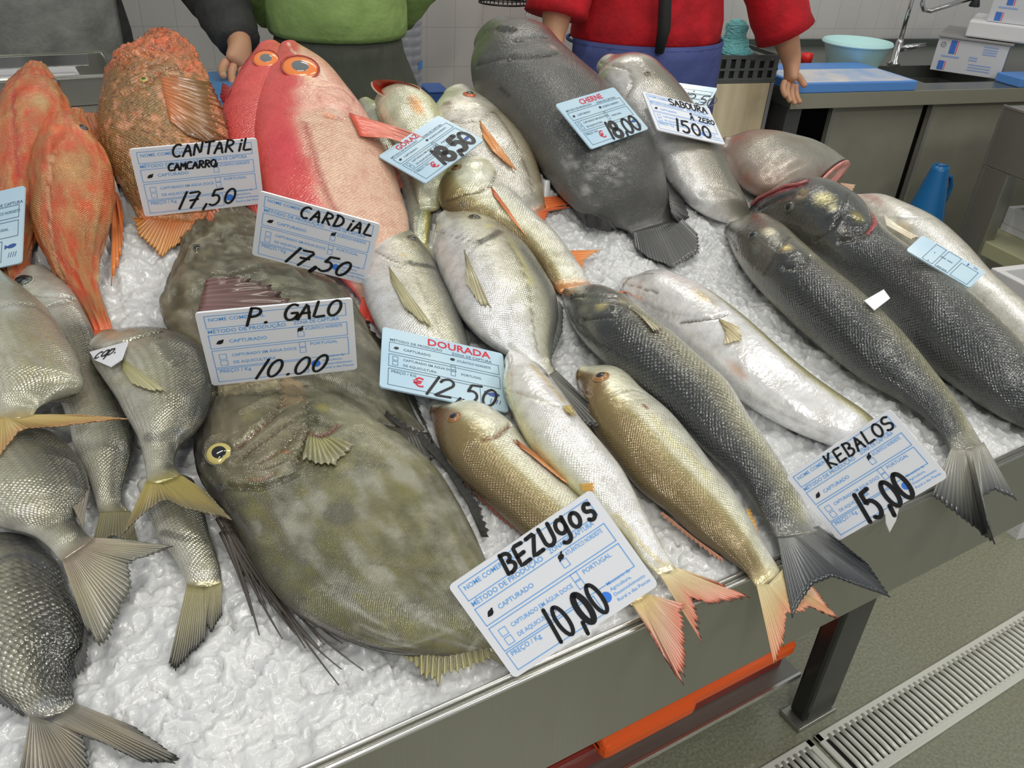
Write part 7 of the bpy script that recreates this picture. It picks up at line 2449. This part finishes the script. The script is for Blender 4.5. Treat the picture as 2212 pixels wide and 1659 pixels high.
    if apron:
        am, z0, z1, hw, bib = apron
        secs_ = []
        K_ = 25
        Vv, Ff = [], []
        zs = np.linspace(z0, z1, 16)
        for zz in zs:
            for k in range(K_):
                a = (k / (K_ - 1) - 0.5) * 2 * hw
                fold = 0.006 * math.sin(k * 1.3) * (1 - (zz - z0) / (z1 - z0))
                rx, ry = girth * 1.20, 0.157
                if zz < waist - 0.02:
                    rx, ry = girth * (1.20 + 0.1 * (waist - zz)), 0.158 + 0.03 * (waist - zz)
                Vv.append(((rx + fold) * math.sin(a), (ry + fold) * math.cos(a), zz))
        for i in range(15):
            for k in range(K_ - 1):
                Ff.append([i * K_ + k, i * K_ + k + 1, (i + 1) * K_ + k + 1, (i + 1) * K_ + k])
        ap = mobj('apron', Vv, Ff, am, o, world=False)
        s2 = ap.modifiers.new('thickness', 'SOLIDIFY')
        s2.thickness = 0.004
        if bib:
            for s_ in (-1, 1):
                t = MB(); t.tube([(s_ * 0.10, 0.165, z1), (s_ * 0.085, 0.15, waist + 0.36), (s_ * 0.06, 0.06, waist + 0.47), (s_ * 0.05, -0.05, waist + 0.46)], 0.008, 6)
                t.build('apron_strap', am, o, smooth=True)
        else:
            t = MB(); t.tube([((girth * 1.205) * math.sin(a), 0.158 * math.cos(a), z1 - 0.010) for a in np.linspace(-math.pi, math.pi, 33)], 0.0045, 6)
            t.build('apron_string', am, o, smooth=True)
    for s_ in (-1, 1):
        t = MB(); t.loft([((s_ * 0.093, 0.05, 0.0), 0.045, 0.12), ((s_ * 0.093, 0.045, 0.05), 0.046, 0.115), ((s_ * 0.09, 0.0, 0.10), 0.045, 0.06)])
        t.build('boot', mat('white_boot', (0.5, 0.5, 0.5), 0.4), o, smooth=True)
    return o


FACE = math.pi + ROT
DKT = mat('dark_jacket', tuple(A(50, 50, 50)), 0.8, noise=(12, tuple(A(34, 34, 34)), 0.8), bump=(25, 0.5, 0.02))
GRA = mat('grey_apron_cloth', tuple(A(112, 113, 110)), 0.6, noise=(18, tuple(A(86, 87, 84)), 0.8), bump=(14, 0.5, 0.02))
GRN = mat('green_knit', tuple(A(122, 146, 86)), 0.85, noise=(14, tuple(A(100, 122, 66)), 0.7), bump=(18, 0.4, 0.02))
SKT = mat('dark_olive_skirt', tuple(A(60, 64, 54)), 0.7, noise=(9, tuple(A(42, 45, 38)), 0.8), bump=(10, 0.6, 0.03, (1, 1, 0.3)))
REDS = mat('red_knit', tuple(A(170, 18, 30)), 0.85, noise=(14, tuple(A(120, 10, 20)), 0.7), bump=(16, 0.5, 0.02))
BLA = mat('blue_apron_cloth', tuple(A(60, 70, 118)), 0.75, noise=(10, tuple(A(44, 52, 96)), 0.7), bump=(12, 0.4, 0.02))
NAVT = mat('dark_trousers', tuple(A(38, 40, 48)), 0.8)


def frame_pt(X0, Y0, face):
    M = np.array((Matrix.Translation((X0, Y0, 0)) @ Matrix.Rotation(face, 4, 'Z')).inverted())
    return lambda p: M[:3, :3] @ np.asarray(p, float) + M[:3, 3]


# left: dark jacket, grey apron, hand reaching to the red fish
Xa, Ya = 0.10, 1.86
lp = frame_pt(Xa, Ya, FACE)
hand_p, wrist_p, elb_p = P_Y(506, 200, 1.50), P_Y(520, 96, 1.56), P_Y(470, 30, 1.70)
person('person in a dark jacket and grey apron reaching a hand behind the red fish', Xa, Ya, FACE, DKT, NAVT, (GRA, 0.55, 1.34, 1.05, True),
       {-1: ((-0.20, 0.0, 1.36), lp(elb_p + np.array([0.0, 0.0, 0.04])), lp(wrist_p), lp(hand_p)), 1: ((0.20, 0.0, 1.36), (0.27, 0.08, 1.12), (0.16, 0.25, 1.02), (0.10, 0.34, 1.0))}, girth=0.165, waist=0.98)
# middle: green shirt, dark skirt
Xb, Yb = 0.70, 1.60
lp = frame_pt(Xb, Yb, FACE)
person('person in a green shirt and dark olive skirt behind the red alfonsinos', Xb, Yb, FACE, GRN, SKT, None,
       {1: ((0.185, -0.02, 1.42), (0.225, -0.12, 1.20), (0.12, -0.20, 1.06), (0.05, -0.21, 1.0)), -1: ((-0.185, 0.0, 1.42), (-0.235, -0.05, 1.22), (-0.17, -0.16, 1.06), (-0.10, -0.19, 1.0))}, girth=0.136, waist=1.055, hem=0.30, hair=(70, 50, 36))
# right: red jumper, blue apron, bare forearms
c_ = W(1.235, 1.80, 0)
Xc, Yc = float(c_[0]), float(c_[1])
lp = frame_pt(Xc, Yc, FACE)
wl_, hl_, el_ = P_n(1712, 138, 1.72), P_n(1700, 228, 1.68), P_n(1690, 52, 1.74)
wr_, hr_, er_ = P_n(1196, 84, 1.70), P_n(1188, 190, 1.66), P_n(1205, 14, 1.74)
person('person in a red jumper and blue apron standing between the grouper and the sink', Xc, Yc, FACE, REDS, NAVT, (BLA, 0.45, 1.03, 1.45, False),
       {-1: ((-0.235, 0.0, 1.36), lp(el_), lp(wl_), lp(hl_)), 1: ((0.235, 0.0, 1.36), lp(er_), lp(wr_), lp(hr_))}, girth=0.185, waist=1.02, sleeve=0.5, hair=(30, 28, 28), strap=True)
